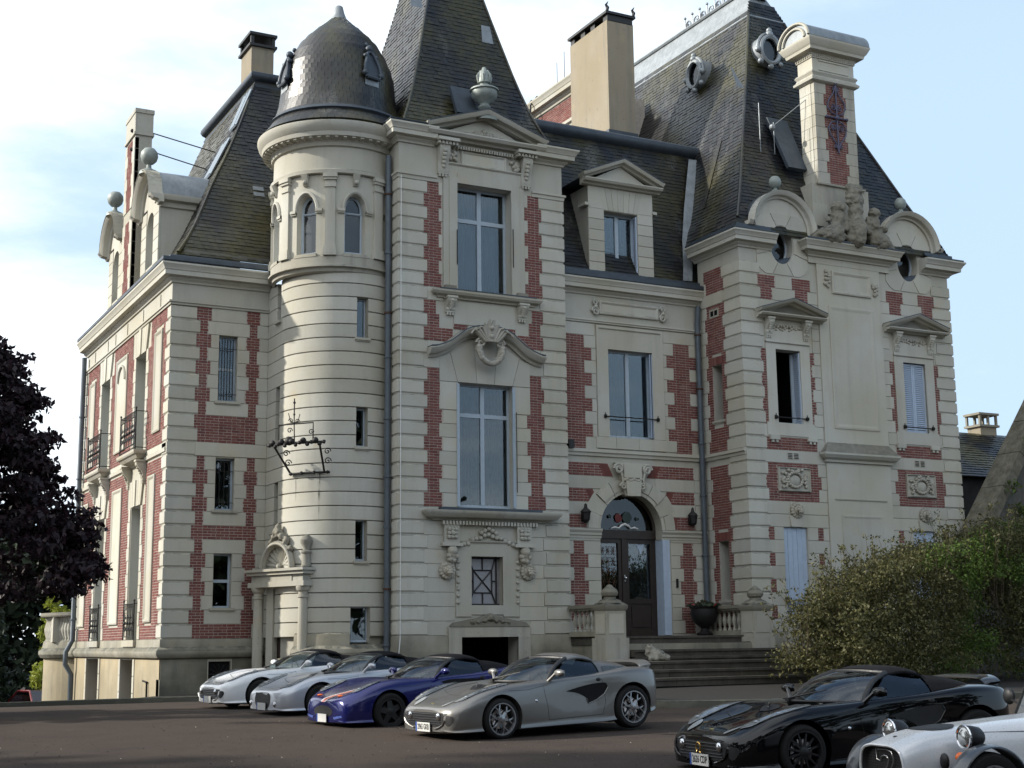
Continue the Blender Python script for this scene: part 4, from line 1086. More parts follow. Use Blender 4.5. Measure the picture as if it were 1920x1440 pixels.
    mb = MB(); mb.sweep([(X0,33.5),(X0,30.8),(13.7,30.8)], [(.36,14.02),(.37,14.05),(.0,14.12)], plan(0)); mb.sweep([(17.06,30.8),(X1,30.8),(X1,34)], [(.36,14.02),(.37,14.05),(.0,14.12)], plan(0)); mb.build('lead_capping', M['lead'], CH)
    # zinc urn finial
    mb = MB(); mb.lathe([(.36,14.44),(.36,14.5),(.30,14.54),(.24,14.62),(.17,14.68),(.13,14.72),(.10,14.78),(.16,14.82),(.17,14.86),(.11,14.92),(.12,14.96),(.28,15.06),(.34,15.18),(.335,15.27),(.38,15.29),(.37,15.33),(.24,15.39),(.12,15.44),(.11,15.49),(.17,15.51),(.165,15.55),(.17,15.66),(.14,15.80),(.07,15.86),(.05,15.93),(0,15.96)], (15.42,30.78,0), 20); 
    for i in range(6): a = i*math.pi/3; mb.tube([(15.42+.16*math.cos(a),30.78+.16*math.sin(a),15.54),(15.42+.185*math.cos(a),30.78+.185*math.sin(a),15.68),(15.42+.10*math.cos(a),30.78+.10*math.sin(a),15.84)],[.03,.045,.02],6)
    mb.build('urn_finial', M['verdigris'], CH, smooth=45)
    # downpipe in the angle with the tower, conductor cable
    downpipe([(12.94,31.16,13.3),(12.94,31.16,12.9),(12.94,31.16,.3)], .075, collars=[1.35,2.65,4.1,5.3,6.7,8.2,9.3,10.8,12.3])
    mb = MB(); mb.tube([(13.10,30.74,12.7),(13.10,30.74,1.5),(13.0,30.7,.6)], .011, 5); mb.build('cable', M['white'], CH)

# ================================================================ recessed entrance bay
def recess():
    F = RE; C = 19.90
    W = (19.30,20.68,6.64,8.99,.26)
    wall(SK, F, 17.6, 22.35, 4.24, 11.0, [W, (C-.945,C+.945,4.24,5.2,.0)])
    rows = []
    for k in range(14, 23):
        e = k % 2 == 0; a = 18.58 if e else 18.80; b = 21.38 if e else 21.16; r = 21.90 if e else 22.16
        rows += [(k, 17.7, a), (k, b, r)]
        block(F, a, 18.94, zk(k), zk(k+1)); block(F, 21.05, b, zk(k), zk(k+1)); block(F, r, 22.27, zk(k), zk(k+1))
    bricks(F, krects(rows)); block(F, 17.7, 18.90, zk(23), zk(24), .02); block(F, 21.06, 22.27, zk(23), zk(24), .02)
    mb = MB()
    for u0,u1,z0,z1 in ((18.95,W[0],6.64,9.62),(W[1],21.04,6.64,9.62),(W[0],W[1],8.99,9.62)): mb.fbox(F,u0,u1,z0,z1,-.02,.045)
    mb.build('window_surround', M['stone'], CH)
    rake(F, [(20.95,9.52),(19.02,9.52)], [(0,0),(0,.06),(.02,.08),(.04,.08),(.04,0)], 'hood_mould')
    for a, b in ((18.88,19.5),(19.5,20.2),(20.2,21.4)): block(F, a, b, 6.33, 6.64, .045)
    o = window(F, *W[:4], d=.15, mull=1, fw=.06, curtain=[(.05,.45,6.72,'lace')])
    louvre(Left(W[1]-.02), 31.41, 31.62, 6.7, 8.95, .02); louvre(F, W[1]-.07, W[1]+.0, 6.68, 8.95, .03, n=2)
    bar_rail(F, 19.16, 20.80, 7.18)
    # frieze panel, scrolls, entablature
    panel(F, 19.07, 20.93, 9.92, 10.28, .05, .10)
    mb = MB()
    for s in (-1, 1):
        c = 20.0+s*1.06; scroll(mb, F, (c, 9.98), .12, 1.6, .06, .03, s); scroll(mb, F, (c, 10.22), .09, 1.4, .06, .025, -s); mb.ball(F(c,10.1,.06), .06, n=8, h=6)
    mb.build('carved_scroll', M['stone'], CH, smooth=50)
    cornice([(17.7,31.4),(22.3,31.4)], [(0,0),(.05,0),(.055,.04),(.08,.05),(.08,.09),(0,.1)], 9.66, 'architrave')
    cornice([(17.7,31.4),(22.3,31.4)], corn_prof(.30,.40), 10.42)
    cornice([(17.7,31.4),(22.3,31.4)], [(.27,0),(.30,.03),(.30,.13),(.12,.16),(.12,.26),(-.2,.28)], 10.82, 'lead_gutter', 'lead')
    cornice([(17.7,31.4),(22.3,31.4)], [(0,0),(.05,.02),(.06,.09),(.10,.11),(.10,.19),(0,.21)], 6.10, 'string_course')
    mb = MB(); mb.fbox(F, 18.0, 18.15, 6.28, 6.5, .0, .16); mb.build('floodlight', M['black'], CH)
    # storey of the door: banded brick and stone round the arch
    r0 = .945; zc = 4.24
    def ua(z): return math.sqrt(max(0, (r0+.34)**2-(z-zc)**2))
    H = []
    n = 20
    for i in range(n):             # skin above the springing, cut to the arch
        a0, a1 = math.pi*i/n, math.pi*(i+1)/n
        P = [(C+r0*math.cos(a0), zc+r0*math.sin(a0)), (C+r0*math.cos(a1), zc+r0*math.sin(a1))]
        SK.add([F(P[0][0],P[0][1],0),F(P[1][0],P[1][1],0),F(P[1][0],P[1][1],-.36),F(P[0][0],P[0][1],-.36)], [(0,1,2,3)])
    # replace plain skin there: the wall above starts at the arch crown, flanks are filled here
    for u0, u1 in ((17.6, C-r0), (C+r0, 22.35)): wall(SK, F, u0, u1, -.3, 4.24)
    for s in (-1, 1): SK.add([F(C+s*r0,1.5,0),F(C+s*r0,1.5,-.36),F(C+s*r0,4.24,-.36),F(C+s*r0,4.24,0)], [(0,1,2,3)])
    for k in (8, 9, 10, 11, 12):
        z0, z1 = zk(k), zk(k+1)
        if k == 8: z0 = 4.26
        zm = z0; ang = {8:16, 9:36, 10:52, 11:66, 12:78}[k]
        e0 = {8:1.30, 9:1.15, 10:1.10, 11:.95, 12:.62}[k]; e1 = {8:1.26, 9:1.15, 10:.86, 11:.95, 12:.40}[k]
        if k in (9, 11):
            inner = {9: 1.12, 11: .78}[k]
            for s in (-1, 1):
                ext = C+s*inner
                if s < 0: block(F, 17.7, ext, z0, z1, .02)
                else: block(F, ext, 21.94, z0, z1, .02)
        else:
            inner = {8: 1.42, 10: 1.20, 12: .80}[k]
            rows_ = [(17.7, C-inner, z0, z1), (C+inner, 21.92, z0, z1)]
            bricks(F, rows_)
            # slanting brick beside the voussoirs
            for s in (-1, 1):
                for j in range(4 if k == 12 else 3):
                    t = .068; x0 = C+s*(inner-.0-t*j); x1 = C+s*(inner-t*(j+1)); sl = -s*{8:.05, 10:.14, 12:-.0}[k]
                    sh = {8: -.02, 10: -.16, 12: -.16}[k]*s
                    P = [(x0+.004*s,z0+.005),(x1-.004*s,z0+.005),(x1+sh*-1-.004*s,z1-.005),(x0-sh+.004*s,z1-.005)]
                    P = [(u if True else u, z) for u, z in P]
                    mb = MB(); mb.prism(F, P, 0, .017); mb.build('brick', M['brick'], CH)
        block(F, 21.94 if k % 2 else 21.92, 22.27, z0, z1, .02)
    # voussoirs
    angs = [0, 20, 40, 60, 77, 103, 120, 140, 160, 180]
    for i in range(9):
        a0, a1 = R(angs[i]+.4), R(angs[i+1]-.4); key = i == 4; big = i in (0, 2, 6, 8)
        if key: continue
        r1 = {0:1.36, 1:1.45, 2:1.38, 3:1.55, 5:1.55, 6:1.38, 7:1.45, 8:1.36}[i]; d = .035 if big else .027
        if i in (3, 5): r1 = 1.36; d = .035
        m = 4; P = [(C+r0*math.cos(a0+(a1-a0)*j/m), zc+r0*math.sin(a0+(a1-a0)*j/m)) for j in range(m+1)]+[(C+r1*math.cos(a1-(a1-a0)*j/m), zc+r1*math.sin(a1-(a1-a0)*j/m)) for j in range(m+1)]
        mb = MB(); mb.prism(F, P, -.36, d); mb.build('voussoir', M['stone'], CH)
        if big or i in (3, 5):
            Q = [(C+(r0+.10)*math.cos(a0+(a1-a0)*j/m), zc+(r0+.10)*math.sin(a0+(a1-a0)*j/m)) for j in range(m+1)]+[(C+(r1-.03)*math.cos(a1-(a1-a0)*j/m), zc+(r1-.03)*math.sin(a1-(a1-a0)*j/m)) for j in range(m+1)]
            mb = MB(); mb.prism(F, Q, 0, d+.03); mb.build('voussoir', M['stone'], CH)
    # skin between arch and the string course
    for i in range(n):
        a0, a1 = math.pi*i/n, math.pi*(i+1)/n
        SK.add([F(C+r0*math.cos(a0),zc+r0*math.sin(a0),.001),F(C+r0*math.cos(a1),zc+r0*math.sin(a1),.001),F(C+r0*math.cos(a1),6.1,.001),F(C+r0*math.cos(a0),6.1,.001)], [(0,1,2,3)])
    # great scrolled keystone
    mb = MB(); mb.prism(F, [(C-.22,5.12),(C+.22,5.12),(C+.30,5.45),(C+.36,5.6),(C+.52,5.97),(C-.52,5.97),(C-.36,5.6),(C-.30,5.45)], -.1, .12)
    mb.prism(F, [(C-.2,5.1),(C+.2,5.1),(C+.24,5.5),(C-.24,5.5)], -.1, .2); mb.prism(F, [(C-.27,5.58),(C+.27,5.58),(C+.27,5.93),(C-.27,5.93)], 0, .17)
    mb.build('keystone', M['stone'], CH)
    mb = MB()
    for s in (-1, 1): scroll(mb, F, (C+s*.44, 5.80), .14, 1.6, .17, .04, s); scroll(mb, F, (C+s*.30, 5.35), .10, 1.4, .16, .03, s); mb.tube([F(C+s*.36,5.7,.17),F(C+s*.31,5.5,.17),F(C+s*.36,5.38,.16)], .035, 6)
    for i in range(8): mb.ball(F(C-.25+.07*i,5.52+.02*math.sin(i*2),.17), .05, n=7, h=5)
    mb.build('keystone_scroll', M['stone'], CH, smooth=50)
    # imposts
    for a, b in ((17.7, C-r0+.02), (C+r0-.02, 22.27)):
        mb = MB(); mb.sweep([(a,31.4),(b,31.4)], [(-.3,0),(.03,0),(.03,.07),(.06,.08),(.06,.14),(.10,.2),(.10,.245),(-.3,.25)], plan(3.99)); mb.build('impost', M['stone'], CH)
    rows = []
    for k in range(7):
        e = k % 2 == 0; l = (18.15,18.46) if e else (18.05,18.58); r = (21.50,21.82) if e else (21.40,21.92)
        rows += [(k, *l), (k, *r)]
        block(F, 17.7, l[0], zk(k), zk(k+1)); block(F, l[1], C-r0, zk(k), zk(k+1)); block(F, C+r0+.26, r[0], zk(k), zk(k+1)); block(F, r[1], 22.27, zk(k), zk(k+1))
    block(F, 17.7, C-r0, zk(7), 3.99); block(F, C+r0+.26, 22.27, zk(7), 3.99)
    bricks(F, krects(rows))
    # folded shutter leaf of the doorway
    mb = MB(); mb.fbox(F, C+r0-.01, C+r0+.10, 1.52, 3.99, -.3, .05); mb.fbox(F, C+r0+.105, C+r0+.21, 1.52, 3.99, -.1, .04); mb.build('door_shutter', M['shutter'], CH)
    # door with fanlight
    d = -.30; w0, w1 = C-r0, C+r0
    mb = MB(); mb.fbox(F,w0,w1,4.02,4.24,d-.1,d+.05); mb.fbox(F,w0,w0+.09,1.5,4.02,d-.1,d); mb.fbox(F,w1-.09,w1,1.5,4.02,d-.1,d)
    mb.fbox(F,C-.13,C-.01,1.5,4.02,d-.09,d+.03)
    for a, b in ((w0+.09,C-.13),(C-.01,w1-.09)):
        mb.fbox(F,a,a+.10,1.5,4.02,d-.08,d); mb.fbox(F,b-.10,b,1.5,4.02,d-.08,d); mb.fbox(F,a+.1,b-.1,3.90,4.02,d-.08,d); mb.fbox(F,a+.1,b-.1,2.34,2.46,d-.08,d+.01)
        mb.fbox(F,a+.1,b-.1,1.5,1.66,d-.08,d+.01); mb.fbox(F,a+.16,b-.16,1.74,2.28,d-.07,d+.005); mb.fbox(F,a+.1,b-.1,1.66,2.34,d-.08,d-.02)
    mb.tube([F(C+r0*.97*math.cos(R(t)),4.24+r0*.97*math.sin(R(t)),d-.02) for t in range(0,181,10)], .05, 6)
    dr = mb.build('front_door', M['wood'], CH)
    mb = MB(); mb.fbox(F,C-.09,C-.05,2.9,3.08,d+.03,d+.06); mb.ball(F(C-.07,3.0,d+.1), .035, n=8, h=6); mb.build('door_handle', M['chrome'], dr)
    for i, (a, b) in enumerate(((w0+.19,C-.23),(C+.09,w1-.19))):
        mb = MB(); mb.fbox(F,a,b,2.46,3.9,d-.05,d-.045); mb.build('pane', M['glass'], dr)
        if i:
            mb = MB(); mb.fbox(F,a+.03,b-.03,2.48,3.88,d-.10,d-.095); mb.build('lace_panel', M['lace'], dr)
            mb = MB(); mb.prism(F,[(a+.27,3.88),(a+.52,3.88),(a+.40,3.62)],d-.044,d-.040); mb.build('pennant', M['shutter'], dr)
    # iron grille in the left leaf
    mb = MB()
    for i in range(3):
        for j in range(5):
            cu, cz = w0+.26+.16*i, 2.62+.27*j
            for q in range(3): t = q*math.pi/3; mb.tube([F(cu-.09*math.cos(t),cz-.13*math.sin(t),d-.02),F(cu+.09*math.cos(t),cz+.13*math.sin(t),d-.02)], .008, 4)
    mb.build('door_grille', M['rust'], dr)
    mb = MB(); nn = 18; mb.add([F(C+.9*math.cos(math.pi*i/nn),4.24+.9*math.sin(math.pi*i/nn),d-.06) for i in range(nn+1)], [tuple(range(nn+1))]); mb.build('fanlight', M['glass'], dr)
    fan = dr
    mb = MB(); mb.ball(F(C-.19,4.56,d-.02), .11, n=12, h=8, sy=.15, sz=1.1, jit=.3); mb.build('painted_flower', simple('faded_red', (.16,.03,.03), .7), fan)
    mb = MB(); mb.ball(F(C+.08,4.58,d-.02), .14, n=12, h=8, sy=.12, sz=1.1); mb.ball(F(C+.4,4.55,d-.02),.05,n=8,h=6,sy=.2); mb.ball(F(C-.45,4.6,d-.02),.05,n=8,h=6,sy=.2); mb.build('painted_leaf', simple('dull_green', (.035,.06,.055), .6), fan)
    mb = MB(); mb.tube([F(C-.42,4.29,d-.01),F(C-.3,4.32,d-.01),F(C-.18,4.30,d-.01),F(C-.12,4.36,d-.01),F(C,4.41,d-.01),F(C+.12,4.36,d-.01),F(C+.18,4.30,d-.01),F(C+.3,4.32,d-.01),F(C+.42,4.29,d-.01)], [.012,.03,.02,.03,.035,.03,.02,.03,.012], 6); mb.build('painted_ribbon', M['white'], fan)
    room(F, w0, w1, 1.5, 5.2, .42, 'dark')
    mb = MB(); mb.fbox(F, w0-.05, w1+.05, 1.3, 1.505, -.6, .05); mb.build('threshold', M['stone3'], CH)
    # wall lanterns and bell
    for u in (18.44, 21.74):
        mb = MB(); c = F(u, 4.60, .17)
        mb.lathe([(.02,-.24),(.07,-.20),(.10,-.16),(.12,.02),(.14,.04),(.10,.10),(.05,.14),(.03,.24),(0,.27)], c, 6); mb.tube([F(u,4.50,0),F(u,4.38,.1),F(u,4.38,.17)], .018, 6); mb.fbox(F,u-.05,u+.05,4.4,4.6,0,.03)
        mb.build('wall_lantern', M['iron'], CH)
    mb = MB(); mb.fbox(F, 21.24, 21.30, 2.75, 2.98, .02, .05); mb.build('bell_plate', M['iron'], CH)
    downpipe([(22.16,31.24,10.4),(22.14,31.28,9.9),(22.14,31.28,1.5)], .075, collars=[9.6,8.1,6.6,5.2,3.6,2.4])
    # dormer
    G = Front(31.5); a, b = 18.86, 20.92; w = (19.36, 20.42, 11.08, 12.84)
    mb = MB(); wall(mb, G, a, b, 11.0, 13.5, [(*w,.34)])
    for x in (a, b): mb.add([G(x,11.0,0),G(x,13.5,0),G(x,13.5,-2.2),G(x,11.0,-2.2)], [(0,1,2,3)])
    mb.build('dormer_wall', M['stone2'], CH)
    for j in range(6):
        z0 = 11.08+.30*j
        for x0, x1 in ((a, w[0]-.0), (w[1], b)): block(G, x0, x1, z0, z0+.30, .02, .008)
    n = 7
    for i in range(n):
        x0, x1 = w[0]-.02+(w[1]-w[0]+.04)*i/n, w[0]-.02+(w[1]-w[0]+.04)*(i+1)/n; m = (a+b)/2
        mb = MB(); mb.prism(G, [(x0+.004,12.86),(x1-.004,12.86),(m+(x1-m)*1.28-.004,13.48),(m+(x0-m)*1.28+.004,13.48)], -.02, .02); mb.build('voussoir', M['stone'], CH)
    mb = MB(); mb.fbox(G, a-.12, a+.02, 12.92, 13.0, -.3, .06); mb.fbox(G, b-.02, b+.12, 12.92, 13.0, -.3, .06); mb.fbox(G,a,w[0]-.02,12.88,13.48,-.02,.018); mb.fbox(G,w[1]+.02,b,12.88,13.48,-.02,.018); each(mb, 'dormer_cap', M['stone'], CH)
    mini_pediment(G, 19.89, 1.24, 13.50, .52, .28, th=.14)
    mb = MB(); P = [(18.6,13.66),(21.18,13.66),(19.89,14.36)]
    mb.add([G(u,z,.0) for u, z in P]+[G(u,z,-2.6) for u, z in P], [(0,3,5,2),(1,2,5,4),(0,1,4,3)]); mb.build('dormer_roof', M['lead'], CH)
    window(G, *w, d=.24, mull=1, fw=.06, curtain=[(0,.86,None,'curtain')])
    louvre(Left(w[1]-.02), 31.52, 31.74, 11.1, 12.8, .02)

# ================================================================ right pavilion
def pav_half(F, mir):
    """one window axis; mir mirrors about the middle of the pavilion"""
    C = 25.99
    def X(a, b): return (a, b) if not mir else (2*C-b, 2*C-a)
    def bk(a, b, z0, z1, **k): block(F, *X(a, b), z0, z1, **k)
    rows = []
    for k in range(0, 30):
        e = k % 2 == 0; ql = 22.94 if e else 22.86; er = 24.88; z0, z1 = zk(k), zk(k+1)
        if k in (27, 26):
            p = ((22.84,23.46),(24.02,24.64)) if k == 27 else ((22.92,23.34),(24.11,24.54))
            rows += [(k, *X(*q)) for q in p]
            bk(p[0][1], p[1][0], z0, z1); bk(p[1][1], er, z0, z1)
        elif 16 <= k <= 21:
            rows += [(k, *X(ql, 23.04)), (k, *X(24.49, 24.57 if e else 24.66))]
            bk(24.57 if e else 24.66, er, z0, z1)
        elif k in (14, 15):
            if k == 15: bk(ql, 24.85, z0, z1)
            else: rows.append((k, *X(22.95, 24.61))); bk(24.61, er, z0, z1)
        elif k == 13: bk(ql, er, z0, z1)
        elif k in (10, 11, 12):
            r = 24.60 if e else 24.70
            rows += [(k, *X(ql, 23.25)), (k, *X(24.32, r))]; bk(r, er, z0, z1)
        elif k in (8, 9): bk(ql, 23.62, z0, z1); bk(23.62, er, z0, z1)
        elif k <= 7:
            if not e:
                rows += [(k, *X(22.87, 23.06)), (k, *X(24.50, 24.68))]; bk(23.06, 23.37, z0, z1); bk(24.15, 24.50, z0, z1); bk(24.68, er, z0, z1)
            else: bk(ql, 23.37, z0, z1); bk(24.15, er, z0, z1)
        elif k in (22, 23, 24, 25, 28, 29):
            if k in (25,): bk(ql, er, z0, z1)
            elif k < 25: bk(ql, 23.0, z0, z1); bk(24.62, er, z0, z1)
    bricks(F, krects(rows))
    # thin brick rows above and below the carved panel
    bricks(F, [(*X(23.25,24.32), 5.83, zk(13)), (*X(23.25,24.32), zk(10), 5.18)])
    a, b = X(23.26, 24.31); panel(F, a, b, 5.19, 5.82, .06, .05)
    u = (a+b)/2; L = []
    for i in range(18):
        t = i/18*2*math.pi; L.append((u+.24*math.cos(t), 5.5+.19*math.sin(t), .06, .05))
    for s in (-1, 1): L += [(u+s*(.33+random.uniform(-.05,.08)), 5.5+random.uniform(-.2,.22), .06, .045) for _ in range(12)]
    L += [(u+random.uniform(-.25,.25), 5.72+random.uniform(-.04,.04), .07, .05) for _ in range(8)]
    blobs(F, L, 'carved_cartouche', 'carve'); mb = MB(); mb.ball(F(u,5.48,.03), .2, n=14, h=8, sy=.3, sz=.8); mb.build('carved_boss', M['stone2'], CH, smooth=60)
    # window with louvred shutters
    w = X(23.35, 24.17); mb = MB(); s0, s1 = X(23.04, 24.49)
    for u0,u1,z0,z1 in ((s0,w[0],7.0,9.55),(w[1],s1,7.0,9.55),(w[0],w[1],8.98,9.55),(s0-.06,s1+.06,6.66,7.0)): mb.fbox(F,u0,u1,z0,z1,-.02,.04)
    mb.build('window_surround', M['stone'], CH)
    rake(F, [(s1,9.14),(s0,9.14)], [(0,0),(0,.06),(.02,.08),(.04,.08),(.04,0)], 'hood_mould')
    uc = (s0+s1)/2
    mini_pediment(F, uc+(.1 if not mir else .06), 1.10, 9.80, .33, .30, th=.11)
    for s in (-1, 1): console(F, uc+s*.62-.10, uc+s*.62+.10, 9.36, 9.76, .2)
    blobs(F, [(uc+x*.075, 9.56+random.uniform(-.05,.05), .03, .045) for x in range(-6,7)]+[(uc+x*.1,9.62,.03,.04) for x in range(-4,5)], 'carved_frieze', 'carve')
    bar_rail(F, w[0]-.1, w[1]+.12, 7.14)
    if mir: louvre(F, w[0], (w[0]+w[1])/2-.006, 7.0, 8.96, -.05); louvre(F, (w[0]+w[1])/2+.006, w[1], 7.0, 8.96, -.05)
    else:
        room(F, w[0], w[1], 6.99, 8.98, .3, 'dark'); louvre(Left(w[1]-.015), 29.50, 29.86, 7.0, 8.94, .02)
        mb = MB(); mb.fbox(F, w[1]-.12, w[1]-.02, 7.0, 8.94, -.28, -.24); mb.fbox(F, w[0], w[1], 6.98, 7.05, -.3, -.2); mb.build('window', M['frame'], CH)
    # tiny brackets below the sill
    for q in (23.04, 24.28):
        a, b = X(q, q+.30); mb = MB(); mb.fbox(F, a, b, 6.54, 6.66, 0, .09)
        for i in range(2): mb.fbox(F, a+.05+.13*i, a+.12+.13*i, 6.47, 6.54, 0, .07)
        mb.build('sill_bracket', M['stone'], CH)
    a, b = X(23.58, 23.98); mb = MB(); mb.fbox(F, a, b, 6.04, 6.22, .02, .03); v = mb.build('vent', M['stone2'], CH)
    mb = MB()
    for i in range(2):
        for j in range(4): mb.fbox(F, a+.03+.2*i, a+.17+.2*i, 6.06+.04*j, 6.08+.04*j, .03, .036)
    mb.build('vent_grille', M['dark'], v)
    # ground floor shuttered door
    w = X(23.37, 24.15); mb = MB()
    for i in range(5): mb.fbox(F, w[0]+(w[1]-w[0])*i/5+.004, w[0]+(w[1]-w[0])*(i+1)/5-.004, 1.95, 4.25, -.10, -.05+.004*(i % 2))
    mb.build('shutter_door', M['shutter'], CH)
    lion(F, (w[0]+w[1])/2+.05, 4.70, .17); mb = MB(); mb.prism(F, [((w[0]+w[1])/2-.16,4.27),((w[0]+w[1])/2+.2,4.27),((w[0]+w[1])/2+.26,4.55),((w[0]+w[1])/2-.2,4.55)], 0, .06); mb.build('keystone', M['stone'], CH)
    for z in (2.36,): 
        mb = MB(); mb.tube([F(w[0]-.05,z,.06),F(w[1]+.05,z,.06)], .018, 6); mb.tube([F(w[0]-.05,z-.28,.06),F(w[1]+.05,z-.28,.06)], .014, 6)
        for i in range(6): scroll(mb, F, (w[0]+.05+.14*i, z-.13), .06, 1.5, .06, .010, (-1)**i, 0, 12, 5)
        mb.ball(F(w[0]-.05,z+.05,.06), .04, n=8, h=6); mb.build('guard_rail', M['iron'], CH)

def right_pavilion():
    F = RP; X0, X1 = 22.3, 29.72; C = 25.99
    eyes = [(23.74, 11.89), (2*C-23.74, 11.89)]
    ew, eh = .385, .53
    holes = [(23.35,24.17,7.0,8.98,.3),(2*C-24.17,2*C-23.35,7.0,8.98,.06),(23.37,24.15,1.95,4.25,.12),(2*C-24.15,2*C-23.37,1.95,4.25,.12)]
    holes += [(x-.42,x+.42,z-.56,z+.56,.0) for x, z in eyes]
    wall(SK, F, X0, X1, -.3, 12.0, holes)
    mb = MB(); mb.box(X1-.3, X1, 29.52, 42, -.3, 11.8); mb.build('pavilion_flank', M['stone2'], CH)
    for x in (X1,):
        for k in range(29):
            e = k % 2 == 0; q = 2*C-(22.94 if e else 22.86); z0, z1 = zk(k)+.004, zk(k+1)-.004; c = .035
            rg = lambda o, z: [(q, 29.47+o, z), (X1+.03-o, 29.47+o, z), (X1+.03-o, 29.9, z), (q, 29.9, z)]
            mb = MB(); mb.add(rg(c,z0)+rg(0,z0+c)+rg(0,z1-c)+rg(c,z1), [(3,2,1,0),(12,13,14,15)]+[(j*4+i,j*4+(i+1)%4,j*4+4+(i+1)%4,j*4+4+i) for j in range(3) for i in range(4)]); mb.build('quoin', M['stone'], CH)
    for k in range(29):
        e = k % 2 == 0; corner_block(X0, 22.94 if e else 22.86, 29.5, 30.29 if e else 30.20, zk(k), zk(k+1))
    pav_half(F, False); pav_half(F, True)
    # left return face
    G = RL
    wall(SK, G, 29.5, 31.4, -.3, 12.0, [(30.43,30.85,7.16,8.66,.3),(30.43,30.85,2.40,3.94,.3)])
    rows = []
    for k in range(29):
        e = k % 2 == 0; a = 30.29 if e else 30.20; b = 31.12 if e else 31.04; z0, z1 = zk(k), zk(k+1)
        if k == 26: block(G, a, 31.38, z0, z1, .03); continue
        if k == 13: continue
        block(G, b, 31.38, z0, z1)
        segs = [(a, b)]
        if z1 > 7.16 and z0 < 8.66 or z1 > 2.4 and z0 < 3.94: segs = [(a, 30.43), (30.85, b)]
        rows += [(s, t, z0, z1) for s, t in segs]
    bricks(G, [r for r in rows if not (8.6 < r[2] < 9.0 or 3.8 < r[2] < 4.2)]+[(a, b, z0, z1) for a, b, z0, z1 in rows if 8.6 < z0 < 9.0 or 3.8 < z0 < 4.2])
    for zl in (8.67, 3.95):
        for i in range(9):
            mb = MB(); u = 30.34+.068*i; mb.fbox(G, u, u+.058, zl, zl+.22, 0, .022); mb.build('brick', M['brick'], CH)
    for z0, z1 in ((7.16,8.66),(2.40,3.94)):
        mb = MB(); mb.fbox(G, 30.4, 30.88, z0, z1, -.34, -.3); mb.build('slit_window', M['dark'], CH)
        mb = MB(); mb.fbox(G, 30.46, 30.50, z0+.1, z1-.05, -.28, -.24); mb.build('window', M['frame'], CH)
        sill(G, 30.36, 30.92, z0, .04, .06)
    mb = MB(); mb.fbox(G, 30.47, 30.88, 9.98, 10.22, 0, .03); v = mb.build('vent', M['stone2'], CH)
    mb = MB(); mb.fbox(G, 30.52, 30.65, 10.03, 10.17, .03, .034); mb.fbox(G, 30.70, 30.83, 10.03, 10.17, .03, .034); mb.build('vent_grille', M['dark'], v)
    cornice([(22.3,31.4),(22.3,29.5)], [(0,0),(.05,.02),(.06,.09),(.10,.11),(.10,.19),(0,.21)], 6.10, 'string_course')
    # middle pilaster with its panels
    mb = MB(); mb.fbox(F, 24.88, 27.10, -.3, 11.6, -.02, .05); mb.build('middle_pier', M['stone'], CH)
    P = Front(29.45)
    panel(P, 25.36, 26.74, 10.70, 11.34, .045, .13)
    blobs(P, [(25.25+random.uniform(-.13,.04), 11.1+random.uniform(-.22,.22), .02, .05) for _ in range(14)]+[(26.85+random.uniform(-.04,.13), 10.95+random.uniform(-.22,.22), .02, .05) for _ in range(12)], 'carved_garland', 'stone')
    panel(P, 25.22, 26.80, 6.95, 10.36, .02, .16); panel(P, 25.30, 26.72, 2.0, 4.62, .015, .10)
    rake(P, [(26.9,5.02),(25.1,5.02)], [(0,0),(0,.02),(.03,.03),(.03,0)], 'hood_mould')
    mb = MB(); mb.sweep([(24.86,29.45),(24.86,29.44),(27.12,29.44),(27.12,29.45)], [(0,6.02),(.05,6.03),(.06,6.09),(.14,6.14),(.2,6.22),(.2,6.27),(-.02,6.29)], plan(0)); mb.build('pier_moulding', M['stone'], CH)
    mb = MB(); n = 12; A = [(25.9-1.22, 6.275),(27.3,6.275)]; 
    mb.add([(24.70,29.25,6.275),(27.28,29.25,6.275),(27.05,29.42,6.56),(24.93,29.42,6.56),(24.70,29.46,6.275),(27.28,29.46,6.275),(27.05,29.46,6.56),(24.93,29.46,6.56)], [(0,1,2,3),(3,2,6,7),(0,3,7,4),(1,5,6,2)])
    mb.build('pier_weathering', M['weather'], CH)
    # eyes: elliptical rings
    for i, (x, z) in enumerate(eyes):
        n = 28; mb = MB(); E = lambda a, k, d: F(x+ew*k*math.cos(a), z+eh*k*math.sin(a), d)
        ang = [2*math.pi*q/n for q in range(n)]
        # square patch round the ellipse, front annulus and reveal
        sq = []
        for a in ang:
            c, s = math.cos(a), math.sin(a); k = min(.42/max(abs(c),1e-6), .56/max(abs(s),1e-6)); sq.append(F(x+c*k, z+s*k, .001))
        inn = [E(a,1,.001) for a in ang]; dp = [E(a,.96,-.34) for a in ang]
        mb.add(sq+inn+dp, [(q,(q+1)%n,(q+1)%n+n,q+n) for q in range(n)]+[(q+n,(q+1)%n+n,(q+1)%n+2*n,q+2*n) for q in range(n)])
        mb.build('oculus_reveal', M['stone'], CH, smooth=30)
        mb = MB(); mb.tube([E(a,.94,-.27) for a in ang]+[E(0,.94,-.27)], .035, 6); w = mb.build('oculus_window', M['frame'], CH)
        mb = MB(); mb.add([E(a,.95,-.285) for a in ang], [tuple(range(n))]); mb.build('pane', M['glass'], w)
        room(F, x-.4, x+.4, z-.55, z+.55, .36, 'dark')
        mb = MB(); mb.add([E(a,.98,-.02) for a in [R(t) for t in range(215,326,10)]]+[E(a,.9,-.26) for a in [R(t) for t in range(325,214,-10)]], [tuple(range(24))]); mb.build('lead_capping', M['lead'], CH)
